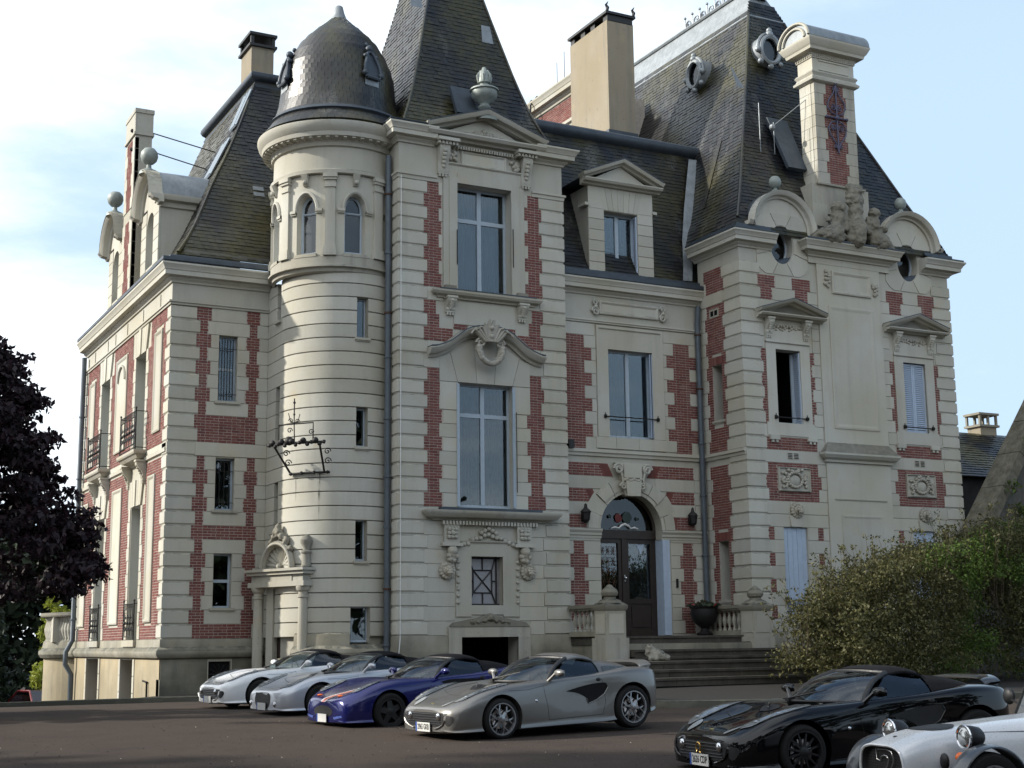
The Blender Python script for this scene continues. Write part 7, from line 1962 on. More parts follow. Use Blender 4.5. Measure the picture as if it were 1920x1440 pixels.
# ================================================================ cars
def crom(P, n):
    """Catmull-Rom through rows of P (k,m) -> n samples"""
    P = np.asarray(P, float); k = len(P); out = []
    Q = np.vstack([2*P[0]-P[1], P, 2*P[-1]-P[-2]])
    for t in np.linspace(0, k-1-1e-9, n):
        i = int(t); f = t-i; a, b, c, d = Q[i], Q[i+1], Q[i+2], Q[i+3]
        out.append(.5*((2*b)+(-a+c)*f+(2*a-5*b+4*c-d)*f*f+(-a+3*b-3*c+d)*f**3))
    return np.array(out)
ELISE = [ # x, then (y,z) from the middle of the deck round to the middle of the floor
 (1.93,(0,.445),(.25,.44),(.44,.42),(.53,.385),(.56,.30),(.54,.19),(.50,.15),(0,.15)),
 (1.87,(0,.49),(.29,.485),(.54,.475),(.67,.42),(.705,.31),(.69,.18),(.63,.135),(0,.135)),
 (1.70,(0,.535),(.32,.535),(.62,.565),(.775,.50),(.80,.36),(.78,.19),(.72,.125),(0,.125)),
 (1.45,(0,.58),(.34,.585),(.65,.67),(.81,.595),(.838,.42),(.82,.2),(.75,.12),(0,.12)),
 (1.15,(0,.635),(.36,.645),(.655,.735),(.815,.655),(.852,.45),(.835,.2),(.76,.12),(0,.12)),
 (.82,(0,.695),(.38,.705),(.66,.755),(.805,.685),(.845,.47),(.825,.2),(.76,.12),(0,.12)),
 (.45,(0,.755),(.40,.762),(.66,.768),(.785,.715),(.815,.49),(.805,.2),(.75,.12),(0,.12)),
 (0,(0,.775),(.42,.785),(.655,.79),(.765,.745),(.790,.50),(.800,.2),(.75,.12),(0,.12)),
 (-.45,(0,.795),(.42,.805),(.655,.815),(.785,.775),(.800,.52),(.815,.2),(.76,.12),(0,.12)),
 (-.85,(0,.84),(.44,.85),(.675,.86),(.825,.81),(.845,.56),(.84,.22),(.77,.13),(0,.13)),
 (-1.15,(0,.865),(.44,.875),(.68,.885),(.835,.825),(.868,.58),(.85,.26),(.78,.15),(0,.15)),
 (-1.48,(0,.865),(.43,.872),(.66,.875),(.80,.81),(.84,.58),(.81,.29),(.74,.19),(0,.19)),
 (-1.66,(0,.86),(.40,.862),(.60,.855),(.72,.79),(.755,.57),(.72,.31),(.66,.24),(0,.24)),
 (-1.76,(0,.81),(.34,.81),(.50,.80),(.60,.745),(.63,.56),(.60,.36),(.55,.30),(0,.30))]
def body_mesh(tab, rf=.335, rr=.36, xa=1.15, ns=72, nt=44):
    A = np.array([[[p[0], p[1]] for p in row[1:]] for row in tab]); X = np.array([[row[0]] for row in tab])
    S = crom(np.concatenate([X, A.reshape(len(tab), -1)], 1), ns)
    rings = []
    for s in S:
        c = crom(s[1:].reshape(-1, 2), nt); c[:, 0] = np.maximum(c[:, 0], 0); c[0, 0] = c[-1, 0] = 0
        half = [(s[0], y, z) for y, z in c]; rings.append(half+[(x, -y, z) for x, y, z in half[-2:0:-1]])
    n = len(rings[0]); mb = MB(); vs = [v for r in rings for v in r]
    fs = [(i*n+j, i*n+(j+1)%n, (i+1)*n+(j+1)%n, (i+1)*n+j) for i in range(ns-1) for j in range(n)]
    fs += [tuple(range(n-1,-1,-1)), tuple((ns-1)*n+j for j in range(n))]
    mb.add(vs, fs); me = mb.mesh('body', [M['black'], M['black']])
    o = bpy.data.objects.new('tmp', me); COL.objects.link(o); cut = []
    for x, r in ((xa, rf), (-xa, rr)):
        for s in (1, -1):
            c = MB(); N = 36; z = r-.05
            ring = lambda y: [(x+r*math.cos(2*math.pi*i/N), y, (.29 if x > 0 else .315)+r*math.sin(2*math.pi*i/N)) for i in range(N)]
            c.add(ring(.46*s)+ring(1.1*s), [tuple(range(N)), tuple(range(2*N-1,N-1,-1))]+[(i,i+N,(i+1)%N+N,(i+1)%N) for i in range(N)])
            q = bpy.data.objects.new('tmpc', c.mesh('tmpc', [M['black'], M['black']])); COL.objects.link(q); cut.append(q)
            q.data.polygons.foreach_set('material_index', [1]*len(q.data.polygons))
            m = o.modifiers.new('b', 'BOOLEAN'); m.object = q; m.operation = 'DIFFERENCE'; m.solver = 'EXACT'
    dg = bpy.context.evaluated_depsgraph_get(); out = bpy.data.meshes.new_from_object(o.evaluated_get(dg)); out.name = 'body'
    for q in cut+[o]: bpy.data.objects.remove(q)
    out.polygons.foreach_set('use_smooth', [True]*len(out.polygons)); out.set_sharp_from_angle(angle=R(42)); out.update()
    return out
def bvh_of(me): return BVHTree.FromPolygons([v.co[:] for v in me.vertices], [tuple(p.vertices) for p in me.polygons])
def smooth_ol(o, k=4):
    if len(o) > 12 or len(o) < 5: return o
    q = [tuple(p) for p in crom(np.array(list(o)+[o[0]], float), k*len(o)+1)[:-1]]; return q
def patch(bv, outline, axis, off=.006, sub=2, side=1):
    """conform a flat outline to the body: axis 'z' (x,y from above), 'x' (y,z from the front), 'y' (x,z from the left)"""
    bm = bmesh.new()
    P = []; outline = smooth_ol(outline)
    n = len(outline)
    for i in range(n):
        a, b = outline[i], outline[(i+1) % n]
        for t in ((0, .5) if n < 20 else (0,)): P.append((a[0]+(b[0]-a[0])*t, a[1]+(b[1]-a[1])*t))
    vs = [bm.verts.new((p[0], p[1], 0)) for p in P]; bm.faces.new(vs)
    bmesh.ops.triangulate(bm, faces=bm.faces)
    for _ in range(sub+(len(outline) < 13)): bmesh.ops.subdivide_edges(bm, edges=bm.edges, cuts=1, use_grid_fill=True)
    bmesh.ops.triangulate(bm, faces=bm.faces)
    out = MB(); co = []
    for v in bm.verts:
        a, b = v.co.x, v.co.y
        if axis == 'z': o, d = Vector((a, b, 3)), Vector((0, 0, -1))
        elif axis == 'x': o, d = Vector((4, a, b)), Vector((-1, 0, 0))
        else: o, d = Vector((a, 3*side, b)), Vector((0, -side, 0))
        h, nn, _, _ = bv.ray_cast(o, d)
        if h is None:
            h, nn, _, _ = bv.find_nearest(o+d*(2.3 if axis == 'x' else 2.2))
        if nn.dot(d) > 0: nn = -nn
        co.append(h+nn*off)
    bm.verts.index_update(); out.add(co, [tuple(v.index for v in f.verts) for f in bm.faces]); bm.free(); return out
def wheel_parts(r, w, rim, spokes, rimmat, style='Y'):
    """wheel about the Y axis at the origin, outer face towards +Y; returns meshes tyre, rim, disc"""
    t = MB(); k = 40
    P = [(rim-.005,-w/2),(rim+.01,-w/2-.006),(r-.03,-w/2-.004),(r-.008,-w/2+.02),(r,-w/2+.05),(r,w/2-.05),(r-.008,w/2-.02),(r-.03,w/2+.004),(rim+.012,w/2+.008),(rim-.005,w/2-.002)]
    vs = [(a*math.cos(2*math.pi*i/k), y, a*math.sin(2*math.pi*i/k)) for a, y in P for i in range(k)]
    fs = [(j*k+i, j*k+(i+1)%k, (j+1)*k+(i+1)%k, (j+1)*k+i) for j in range(len(P)-1) for i in range(k)]
    t.add(vs, fs); T = t.mesh('tyre', [M['rubber']], 40)
    q = MB(); P = [(rim-.055,-w/2+.02),(rim-.02,-w/2),(rim-.024,w/2-.05),(rim-.018,w/2-.012),(rim,w/2),(rim+.002,w/2+.006),(rim-.014,w/2+.006),(rim-.022,w/2-.016)]
    vs = [(a*math.cos(2*math.pi*i/k), y, a*math.sin(2*math.pi*i/k)) for a, y in P for i in range(k)]
    q.add(vs, [(j*k+i, j*k+(i+1)%k, (j+1)*k+(i+1)%k, (j+1)*k+i) for j in range(len(P)-1) for i in range(k)])
    for i in range(spokes):
        a = 2*math.pi*i/spokes+.2
        def bar(a0, r0, a1, r1, w0, w1):
            p, e = Vector((r0*math.cos(a0),0,r0*math.sin(a0))), Vector((r1*math.cos(a1),0,r1*math.sin(a1))); d = (e-p).normalized(); s = Vector((-d.z,0,d.x))
            y0, y1 = w/2-.045, w/2-.012
            vv = [p-s*w0+Vector((0,y1,0)), p+s*w0+Vector((0,y1,0)), e+s*w1+Vector((0,y0+.02,0)), e-s*w1+Vector((0,y0+.02,0))]
            vv += [v-Vector((0,.025,0)) for v in vv]; q.add(vv, [(0,1,2,3),(4,7,6,5),(0,4,5,1),(1,5,6,2),(2,6,7,3),(3,7,4,0)])
        if style == 'Y':
            bar(a, .035, a, rim*.62, .020, .013)
            for s in (-1, 1): bar(a, rim*.55, a+s*.24, rim-.014, .009, .008)
        elif style == 'steel': bar(a, .03, a, rim-.014, .05, .04)
        else: bar(a, .035, a+.05, rim-.012, .012, .010)
    q.lathe([(0,0)], (0,0,0), 3)
    vs = []; kk = 16
    for rr, y in ((0,w/2-.004),(.03,w/2-.004),(.052,w/2-.012),(.058,w/2-.04)): vs += [(rr*math.cos(2*math.pi*i/kk), y, rr*math.sin(2*math.pi*i/kk)) for i in range(kk)]
    q.add(vs, [(j*kk+i, j*kk+(i+1)%kk, (j+1)*kk+(i+1)%kk, (j+1)*kk+i) for j in range(3) for i in range(kk)])
    Rm = q.mesh('rim', [rimmat], 40)
    d = MB(); vs = []
    for rr, y in ((.05,w/2-.075),(.135,w/2-.075),(.135,w/2-.09),(.05,w/2-.09)): vs += [(rr*math.cos(2*math.pi*i/24), y, rr*math.sin(2*math.pi*i/24)) for i in range(24)]
    d.add(vs, [(j*24+i, j*24+(i+1)%24, (j+1)*24+(i+1)%24, (j+1)*24+i) for j in range(3) for i in range(24)])
    D = d.mesh('brake_disc', [M['chrome'] if rimmat is not M['black'] else M['black']], 40)
    return T, Rm, D
def text_mesh(s, h, name, mat, bold=.012):
    cu = bpy.data.curves.new(name, 'FONT'); cu.body = s; cu.size = h; cu.extrude = .001; cu.offset = bold*h; cu.align_x = 'CENTER'; cu.align_y = 'CENTER'; cu.resolution_u = 3
    o = bpy.data.objects.new('tmp', cu); COL.objects.link(o); dg = bpy.context.evaluated_depsgraph_get(); me = bpy.data.meshes.new_from_object(o.evaluated_get(dg)); bpy.data.objects.remove(o)
    me.name = name; me.materials.clear(); me.materials.append(mat); return me

class Car:
    """parts are modelled in the car's own frame: +X forward, +Y left, origin on the ground between the axles"""
    def __init__(s, name, label, cat, x, y, head, z, pitch=0, group='sports cars parked before the mansion'):
        s.root = thing(name, label, cat, (x, y, z), 0, group); m = Matrix.Translation((x,y,z)) @ Matrix.Rotation(R(head), 4, 'Z') @ Matrix.Rotation(-pitch, 4, 'Y')
        s.root.rotation_euler = m.to_euler(); s.m = m
    def part(s, me, name=None, mats=None, parent=None, loc=(0,0,0), rot=None):
        if isinstance(me, MB): me = me.mesh(name, mats if isinstance(mats, (list,tuple)) else [mats], 40)
        o = bpy.data.objects.new(name or me.name, me); COL.objects.link(o); o.parent = parent or s.root; o.location = loc
        if rot: o.rotation_euler = rot
        return o
    def wheels(s, kindr, xa=1.15, yf=.742, yr=.745, rf=.287, rr=.312):
        for i, (x, yy, r) in enumerate(((xa,yf,rf),(-xa,yr,rr))):
            T, Rm, D = kindr[i]
            for sd in (1, -1):
                w = s.part(T.copy() if 0 else T, 'wheel', None, None, (x, sd*(yy-.0), r), (0, 0, 0 if sd > 0 else math.pi))
                s.part(Rm, 'rim', None, w); s.part(D, 'brake_disc', None, w)
def plate(car, x, z, w, h, text, tilt=0, y=0, blue=True, rzz=0):
    mb = MB(); mb.box(-.004,.004,-w/2,w/2,-h/2,h/2); p = car.part(mb, 'number_plate', M['plate'], None, (x,y,z), (0,-tilt,rzz))
    if blue: b = MB(); b.box(.0045,.006,-w/2,-w/2+w*.09,-h/2,h/2); car.part(b, 'plate_band', M['plateblue'], p)
    if text:
        t = text_mesh(text, h*.86, 'plate_text', M['black'])
        xs = [v.co.x for v in t.vertices]; k = w*.80/(max(xs)-min(xs))
        for v in t.vertices: v.co.x *= k
        car.part(t, 'plate_text', None, p, (.0055, w*.035, 0), (math.pi/2, 0, math.pi/2))
    return p
def cabin(car, top, topmat, hardtop=False, rear=True, pillar='black', body=None):
    """windscreen, side glass, roof and rear deck of the small roadsters"""
    G = M['carglass']; gm = lambda rows, nm, mat, par=None: None
    n = 14
    lo = lambda t: (.66-.40*t*t, .67*t, .765+.012*(1-t*t))
    hi = lambda t: (-.10-.10*t*t, .475*t, top-.055-.022*t*t)
    def grid(f, nu, nv, nm, mat, par=None, th=0):
        mb = MB(); mb.add([f(i/nu*2-1, j/nv) for j in range(nv+1) for i in range(nu+1)], [(j*(nu+1)+i, j*(nu+1)+i+1, (j+1)*(nu+1)+i+1, (j+1)*(nu+1)+i) for j in range(nv) for i in range(nu)])
        me = mb.mesh(nm, [mat]); me.polygons.foreach_set('use_smooth', [True]*len(me.polygons)); return car.part(me, nm, None, par)
    def ws(t, v):
        a, b = Vector(lo(t)), Vector(hi(t)); p = a.lerp(b, v); p += Vector((.03,0,.045))*math.sin(math.pi*v); return p
    grid(ws, n, 6, 'windscreen', G)
    # pillars and header
    mb = MB()
    for s in (-1, 1): mb.tube([ws(s*1.0, v)+Vector((-.005,s*.008,.0)) for v in (-.04,.15,.3,.5,.7,.85,1)], [.035,.032,.03,.03,.03,.03,.032], 8)
    mb.tube([Vector(hi(t))+Vector((-.01,0,.0)) for t in np.linspace(-1,1,11)], .024, 8); mb.tube([Vector(lo(t))+Vector((.015,0,-.008)) for t in np.linspace(-1,1,11)], .016, 6)
    car.part(mb, 'windscreen_frame', M[pillar] if isinstance(pillar, str) else pillar)
    mb = MB(); b = Vector(lo(-.25))+Vector((.03,0,.02)); mb.tube([b, b+Vector((-.03,.32,.05)), b+Vector((-.12,.58,.10))], [.012,.010,.006], 6); mb.box(.60,.70,-.2,-.12,.76,.80); car.part(mb, 'wiper', M['black'])
    # roof shell: from header back to the roll-over hoop
    def rf(t, v):
        x0 = hi(t)[0]; x = x0+(-.66-x0)*v; hw = .475+.02*v
        return Vector((x, hw*t, top-.055+.060*math.sin(math.pi*(.15+.7*v))-.022*t*t-.05*abs(t)**7-.02*v*v+.0))
    grid(rf, 16, 8, 'roof', topmat)
    mb = MB()
    for s in (-1, 1): mb.tube([rf(s, v)+Vector((0,s*.004,-.008)) for v in np.linspace(0,1,8)], .020, 6)
    car.part(mb, 'roof_rail', topmat)
    # side windows
    for s in (1, -1):
        A, B, C_, D = Vector((.20,s*.69,.775)), Vector((-.64,s*.705,.815)), rf(s,1)+Vector((.02,s*.005,-.02)), ws(s,.96)+Vector((-.02,s*.006,-.005))
        mb = MB(); m = 6
        mb.add([(A.lerp(B,i/m)).lerp(D.lerp(C_,i/m), j/4)+Vector((0,s*.025*math.sin(math.pi*j/4),0)) for j in range(5) for i in range(m+1)], [(j*(m+1)+i,j*(m+1)+i+1,(j+1)*(m+1)+i+1,(j+1)*(m+1)+i) for j in range(4) for i in range(m)])
        car.part(mb.mesh('side_window', [G], 60), 'side_window')
        # rear quarter: buttress falling from the roof to the engine deck
        q = MB(); r0 = rf(s,1); pts = []
        m = 8
        for i in range(m+1):
            f = i/m; x = -.66+(-1.30+.66)*f; zt = r0.z+(.885-r0.z)*(f**1.15)+.02*math.sin(math.pi*f); yt = s*(.495+.05*f); zb = .80+.06*f; yb = s*(.72-.03*f)
            pts += [Vector((x,yb,zb)), Vector((x,(yb*.45+yt*.55)+s*.03,zb+(zt-zb)*.55)), Vector((x,yt,zt)), Vector((x,yt-s*.12,zt-.015)), Vector((x, s*.26, zt-.06-.03*f))]
        q.add(pts, [(i*5+j,i*5+j+1,(i+1)*5+j+1,(i+1)*5+j) for i in range(m) for j in range(4)])
        car.part(q.mesh('rear_quarter', [topmat if not hardtop else body], 60), 'rear_quarter')
        if hardtop:
            q = MB(); q.add([Vector((-.70,s*.712,.85)),Vector((-.98,s*.70,.872)),Vector((-.72,s*.565,1.0))], [(0,1,2)]); 
            q = MB(); pp = [pts[i*5+j]+Vector((0,s*.008,.004)) for i in range(1,7) for j in (0,1)]; q.add(pp, [(2*i,2*i+2,2*i+3,2*i+1) for i in range(5)]); car.part(q, 'quarter_panel', M['quarter'])
    # rear window and deck
    def rw(t, v): return Vector((-.66-.62*v, .40*t, top-.06-.24*v-.02*t*t))
    grid(rw, 6, 4, 'rear_window', G)
    # interior: seats, dash, wheel
    mb = MB()
    mb.box(-.8,.62,-.62,.62,.22,.30); mb.box(.25,.62,-.6,.6,.3,.74); mb.box(-.80,-.66,-.62,.62,.3,.86); mb.box(-.7,.6,-.70,-.64,.2,.76); mb.box(-.7,.6,.64,.70,.2,.76)
    car.part(mb, 'cockpit', M['dark'])
    for s in (1, -1):
        mb = MB(); mb.ball((-.38,s*.32,.45), .24, n=12, h=8, sz=.5); mb.ball((-.55,s*.32,.72), .2, n=12, h=8, sx=.5, sz=1.45); mb.ball((-.58,s*.32,.98), .11, n=10, h=7, sx=.6, sz=.8); car.part(mb, 'seat', M['canvas'])
    mb = MB(); mb.tube([(.22+.06*math.sin(a)*0+.05*math.cos(a),.34+.17*math.sin(a),.74+.16*math.cos(a)) for a in np.linspace(0,6.283,17)], .014, 6); car.part(mb, 'steering_wheel', M['black'])
    # mirrors
def mirrors(car, mat, x=.22, y=.86, z=.85):
    for s in (1, -1):
        mb = MB(); mb.tube([(x+.06,s*.72,z-.10),(x+.03,s*.80,z-.03),(x,s*.86,z+.02)], [.03,.022,.03], 6); mb.ball((x-.02,s*(y+.04),z+.02), .10, n=14, h=9, sx=.55, sy=1.2, sz=.56); mb.box(x-.055,x-.03,s*(y+.04)-.09,s*(y+.04)+.09,z-.02,z+.06)
        car.part(mb, 'door_mirror', mat)
def mirror_pts(P): return [(a, -b) for a, b in P][::-1]
def ellip(cx, cy, rx, ry, n=14, rot=0): return [(cx+rx*math.cos(2*math.pi*i/n)*math.cos(rot)-ry*math.sin(2*math.pi*i/n)*math.sin(rot), cy+rx*math.cos(2*math.pi*i/n)*math.sin(rot)+ry*math.sin(2*math.pi*i/n)*math.cos(rot)) for i in range(n)]
BODY = {}
def get_body(kindn):
    if kindn not in BODY:
        tab = ELISE
        if kindn == 's1':
            tab = [(r[0], *[(y, z+(.03 if 1 <= i <= 2 and r[0] > .6 else 0)) for i, (y, z) in enumerate(r[1:])]) for r in ELISE]
        if kindn == 'vx':
            tab = [(r[0], *[(min(y*(1.04 if r[0] > 1.6 else 1.0), .86), z) for i, (y, z) in enumerate(r[1:])]) for r in ELISE]
        me = body_mesh(tab); BODY[kindn] = (me, bvh_of(me))
    return BODY[kindn]
def roadster(name, label, x, y, head, z, pitch, paint, top, roofmat, wheels, style='s2', plate_text=None, hard=False, body='s2', mirrormat=None):
    car = Car(name, label, 'sports car', x, y, head, z, pitch); me, bv = get_body(body); me = me.copy(); me.materials.clear(); me.materials.append(paint); me.materials.append(M['black'])
    b = car.part(me, 'body'); car.wheels(wheels)
    mb = MB(); mb.box(-1.5,1.5,-.55,.55,.14,.5)
    for xx, r in ((1.15,.30),(-1.15,.33)): mb.box(xx-r*.9,xx+r*.9,-.64,.64,.10,.55)
    car.part(mb, 'underbody', M['dark'])
    cabin(car, top, roofmat, hard, body=paint); mirrors(car, mirrormat or paint)
    P = lambda ol, ax, nm, mat, off=.006, sub=2, par=None, side=1: car.part(patch(bv, ol, ax, off, sub, side), nm, mat, par)
    both = lambda ol, ax, nm, mat, off=.006, sub=2: [P(ol, ax, nm, mat, off, sub), P(mirror_pts(ol) if ax == 'z' else [(-a, c) for a, c in ol][::-1], ax, nm, mat, off, sub)]
    # shut lines: bonnet, front clam, door
    def line(pts, ax, r=.004, side=1):
        o = []
        for i in range(len(pts)-1):
            for t in (0,.34,.67): o.append((pts[i][0]+(pts[i+1][0]-pts[i][0])*t, pts[i][1]+(pts[i+1][1]-pts[i][1])*t))
        o.append(pts[-1]); q = []
        for a, c in o:
            s0, d = (Vector((a,c,3)), Vector((0,0,-1))) if ax == 'z' else (Vector((a,3*side,c)), Vector((0,-side,0)))
            h, nn, _, _ = bv.ray_cast(s0, d)
            if h: q.append(h)
        return q
    mb = MB()
    for s in (1, -1):
        for pts in ([(.42,.76),(.40,.60),(.36,.42),(.34,.22)],[(-.60,.80),(-.64,.6),(-.66,.42),(-.60,.24)],[(.34,.22),(-.60,.24)],[(1.02,.665),(.70,.66),(.42,.70)]):
            q = line(pts, 'y', side=s); 
            if len(q) > 1: mb.tube(q, .0035, 4)
    for pts in ([(1.30,.50),(.72,.52)],[(1.30,-.50),(.72,-.52)],[(1.30,.5),(1.36,0),(1.30,-.5)],[(-.9,.5),(-1.5,.5)],[(-.9,-.5),(-1.5,-.5)],[(-1.5,.5),(-1.5,-.5)]):
        q = line(pts, 'z')
        if len(q) > 1: mb.tube(q, .0035, 4)
    car.part(mb, 'panel_gap', M['black'])
    LM = M['lampdark']
    def lamp(ol, balls):
        for s in (1, -1):
            o2 = ol if s > 0 else mirror_pts(ol)
            h = P(o2, 'z', 'headlight', LM, .008, 2)
            P(o2, 'z', 'lamp_cover', M['lamp'], .020, 2, h)
            mb = MB()
            for (a, c, r) in balls:
                hh, nn, _, _ = bv.ray_cast(Vector((a, c*s, 3)), Vector((0,0,-1)))
                if hh: mb.ball(hh+nn*.002, r*.85, n=10, h=8, sz=.22)
            car.part(mb, 'reflector', M['chrome'], h)
            q = line([o2[i] for i in range(len(o2))]+[o2[0]], 'z'); e = MB(); e.tube(q, .006, 4); car.part(e, 'lamp_bezel', M['black'], h)
    if style in ('s2', 'black'):
        lamp([(1.76,.555),(1.66,.53),(1.45,.545),(1.22,.585),(1.00,.645),(.93,.675),(1.05,.715),(1.28,.735),(1.5,.715),(1.68,.665)], [(1.58,.63,.062),(1.33,.665,.058),(1.15,.675,.04)])
        both(ellip(1.74,.44,.14,.045,14,-.42), 'z', 'indicator', M['lampdark2'], .008)
        both([(.98,.10),(.80,.14),(.74,.36),(.86,.40),(1.02,.24)], 'z', 'bonnet_vent', M['black'], .005)
        mb = MB()
        for s in (1, -1):
            pts = [Vector((.99,s*.12,.70)),Vector((.86,s*.28,.735)),Vector((.78,s*.40,.742))]; mb.tube(pts, [.004,.018,.006], 6)
        car.part(mb, 'vent_lip', paint)
        # grille, side intakes, fog lamps, lip
        g = P([(-.52,.405),(.52,.405),(.54,.36),(.50,.27),(.40,.215),(-.40,.215),(-.50,.27),(-.54,.36)], 'x', 'grille', M['black'], .004)
        mb = MB()
        for zz in (.385,.35,.315,.28,.25):
            q = [bv.ray_cast(Vector((4,yy,zz)), Vector((-1,0,0)))[0] for yy in np.linspace(-.46,.46,9)]; mb.tube([p+Vector((.01,0,0)) for p in q if p], .007, 4)
        car.part(mb, 'grille_bar', M['alloydark'], g)
        for s in (1, -1):
            P([(s*.585,.375),(s*.69,.36),(s*.70,.30),(s*.64,.235),(s*.58,.26)][::s], 'x', 'side_intake', M['black'], .006)
            h = bv.ray_cast(Vector((4,s*.40,.355)), Vector((-1,0,0)))[0]; mb = MB(); mb.ball(h+Vector((.01,0,0)), .052, n=14, h=10, sx=.55); car.part(mb, 'fog_lamp', M['chrome'])
            q = [bv.ray_cast(Vector((4,s*yy,zz)), Vector((-1,0,0)))[0] for yy, zz in ((.30,.185),(.42,.21),(.52,.25),(.57,.31))]; mb = MB(); mb.tube([p+Vector((.012,0,0)) for p in q if p], .012, 6); car.part(mb, 'grille_trim', paint)
        mb = MB(); mb.tube([(1.88-.55*abs(t)**2.6, .70*t, .125) for t in np.linspace(-1,1,17)], .016, 6); car.part(mb, 'splitter', M['black'] if style == 'black' else paint)
        h = bv.ray_cast(Vector((1.78,0,3)), Vector((0,0,-1)))[0]; mb = MB(); mb.ball(h, .032, n=12, h=6, sz=.25); car.part(mb, 'nose_badge', M['badge'])
    elif style == 's1':
        lamp([(1.70,.52),(1.52,.52),(1.32,.56),(1.22,.61),(1.28,.67),(1.5,.695),(1.68,.65)], [(1.56,.60,.065),(1.38,.62,.06)])
        for s in (1, -1):
            h = bv.ray_cast(Vector((1.80,s*.38,3)), Vector((0,0,-1)))[0]; mb = MB(); mb.ball(h, .045, n=10, h=6, sz=.4, sx=1.3); car.part(mb, 'indicator', M['orange'])
        g = P(ellip(0,.305,.34,.095,18), 'x', 'grille', M['black'], .004)
        for s in (1, -1): P([(s*.36,.225),(s*.62,.255),(s*.64,.225),(s*.40,.19)][::s], 'x', 'side_intake', M['chromeblue'], .006)
        mb = MB(); mb.tube([(1.90-.55*abs(t)**2.6, .70*t, .125) for t in np.linspace(-1,1,17)], .018, 6); car.part(mb, 'splitter', M['alloydark'])
        for yy, w, mt in ((0,.075,M['stripered']),(.075,.018,M['white']),(-.075,.018,M['white'])): P([(1.93,yy-w),(1.93,yy+w),(1.30,yy+w),(1.30,yy-w)], 'z', 'stripe', mt, .004, 3)
    elif style == 'vx':
        lamp([(1.80,.50),(1.62,.50),(1.42,.545),(1.20,.62),(1.22,.66),(1.5,.735),(1.70,.70)], [(1.6,.60,.07),(1.42,.63,.05)])
        g = P([(-.30,.44),(.30,.44),(.36,.30),(.22,.17),(-.22,.17),(-.36,.30)], 'x', 'grille', M['black'], .004)
        for s in (1, -1):
            h = bv.ray_cast(Vector((4,s*.56,.25)), Vector((-1,0,0)))[0]; mb = MB(); mb.ball(h, .05, n=12, h=8, sx=.4); car.part(mb, 'fog_lamp', M['chrome'])
        both([(.95,.30),(.80,.32),(.62,.48),(.80,.46)], 'z', 'bonnet_vent', M['black'], .005)
    # side scoop, repeater, handle, rear
    for s in (1, -1):
        ol = [(.22,.70),(.0,.735),(-.35,.73),(-.60,.71),(-.70,.64),(-.64,.54),(-.50,.46),(-.32,.41),(-.24,.46),(-.18,.54)]
        if style != 's1': ol = [(.02,.60),(-.25,.655),(-.52,.69),(-.68,.685),(-.71,.63),(-.64,.53),(-.50,.45),(-.36,.41),(-.34,.48),(-.20,.56)]
        P(ol if s > 0 else ol[::-1], 'y', 'side_scoop', M['scoop'] if style != 'black' else M['black'], .005, 2, side=s)
        e = ol[3:9]; q = line(e, 'y', side=s); mb = MB(); mb.tube([p+Vector((0,s*.008,0)) for p in q], .007, 5); car.part(mb, 'scoop_lip', paint)
        h = bv.ray_cast(Vector((.56,3*s,.50)), Vector((0,-s,0)))[0]; mb = MB(); mb.ball(h, .022, n=8, h=6, sy=.4); car.part(mb, 'side_repeater', M['orange'] if style == 's1' else M['chrome'])
        h = bv.ray_cast(Vector((-.56,3*s,.74)), Vector((0,-s,0)))[0]; mb = MB(); mb.ball(h, .028, n=8, h=6, sx=1.6, sy=.4); car.part(mb, 'door_handle', M['black'])
        for k in (.50,.28):
            mb = MB(); mb.ball((-1.74,s*(k+.06),.66), .06, n=12, h=8, sx=.4); car.part(mb, 'tail_lamp', M['red'])
    if style in ('s2','black'):
        mb = MB(); pr = lambda t: Vector((-1.60-.12*(1-t*t), .64*t, .955-.07*abs(t)**5))
        vs = []
        for t in np.linspace(-1,1,17): p = pr(t); vs += [p+Vector((.14,0,-.012)), p+Vector((.06,0,.012)), p+Vector((-.08,0,.02)), p+Vector((-.06,0,-.004)), p+Vector((.1,0,-.022))]
        mb.add(vs, [(i*5+j,i*5+(j+1)%5,(i+1)*5+(j+1)%5,(i+1)*5+j) for i in range(16) for j in range(5)]+[tuple(range(5)),tuple(80+j for j in range(5))])
        for s in (1, -1): mb.add([pr(s*.97)+Vector((.12,0,-.0)),pr(s*.97)+Vector((-.06,0,0)),Vector((-1.64,s*.62,.80)),Vector((-1.45,s*.66,.82)),pr(s*.93)+Vector((.12,0,-.0)),pr(s*.93)+Vector((-.06,0,0)),Vector((-1.64,s*.59,.80)),Vector((-1.45,s*.63,.82))],[(0,1,2,3),(4,7,6,5),(0,4,5,1),(1,5,6,2),(2,6,7,3),(3,7,4,0)])
        car.part(mb, 'rear_wing', paint)
    if plate_text is not None:
        h = bv.ray_cast(Vector((4,0,.20)), Vector((-1,0,0)))[0]; plate(car, h.x+.03, .205, .40 if style != 's1' else .34, .125, plate_text)
    # roll pressed into the engine deck louvres
    mb = MB()
    for i in range(5): mb.box(-1.42+.09*i,-1.37+.09*i,-.34,.34,.872,.882)
    car.part(mb, 'deck_louvre', M['black']); return car
M['quarter'] = simple('smoked_panel', (.10,.115,.12), .25, .2, .1, 4, 0)
M['lampdark'] = simple('lamp_bowl', (.60,.61,.62), .3, .5, .3, 9, 0); M['lampdark2'] = simple('indicator_lens', (.42,.44,.45), .2, .3, .1, 9, 0)
M['badge'] = simple('gold_badge', (.45,.38,.16), .3, .6, .2, 30, 0); M['gold'] = simple('gold_emblem', (.72,.45,.14), .25, .9, .1, 20, 0)
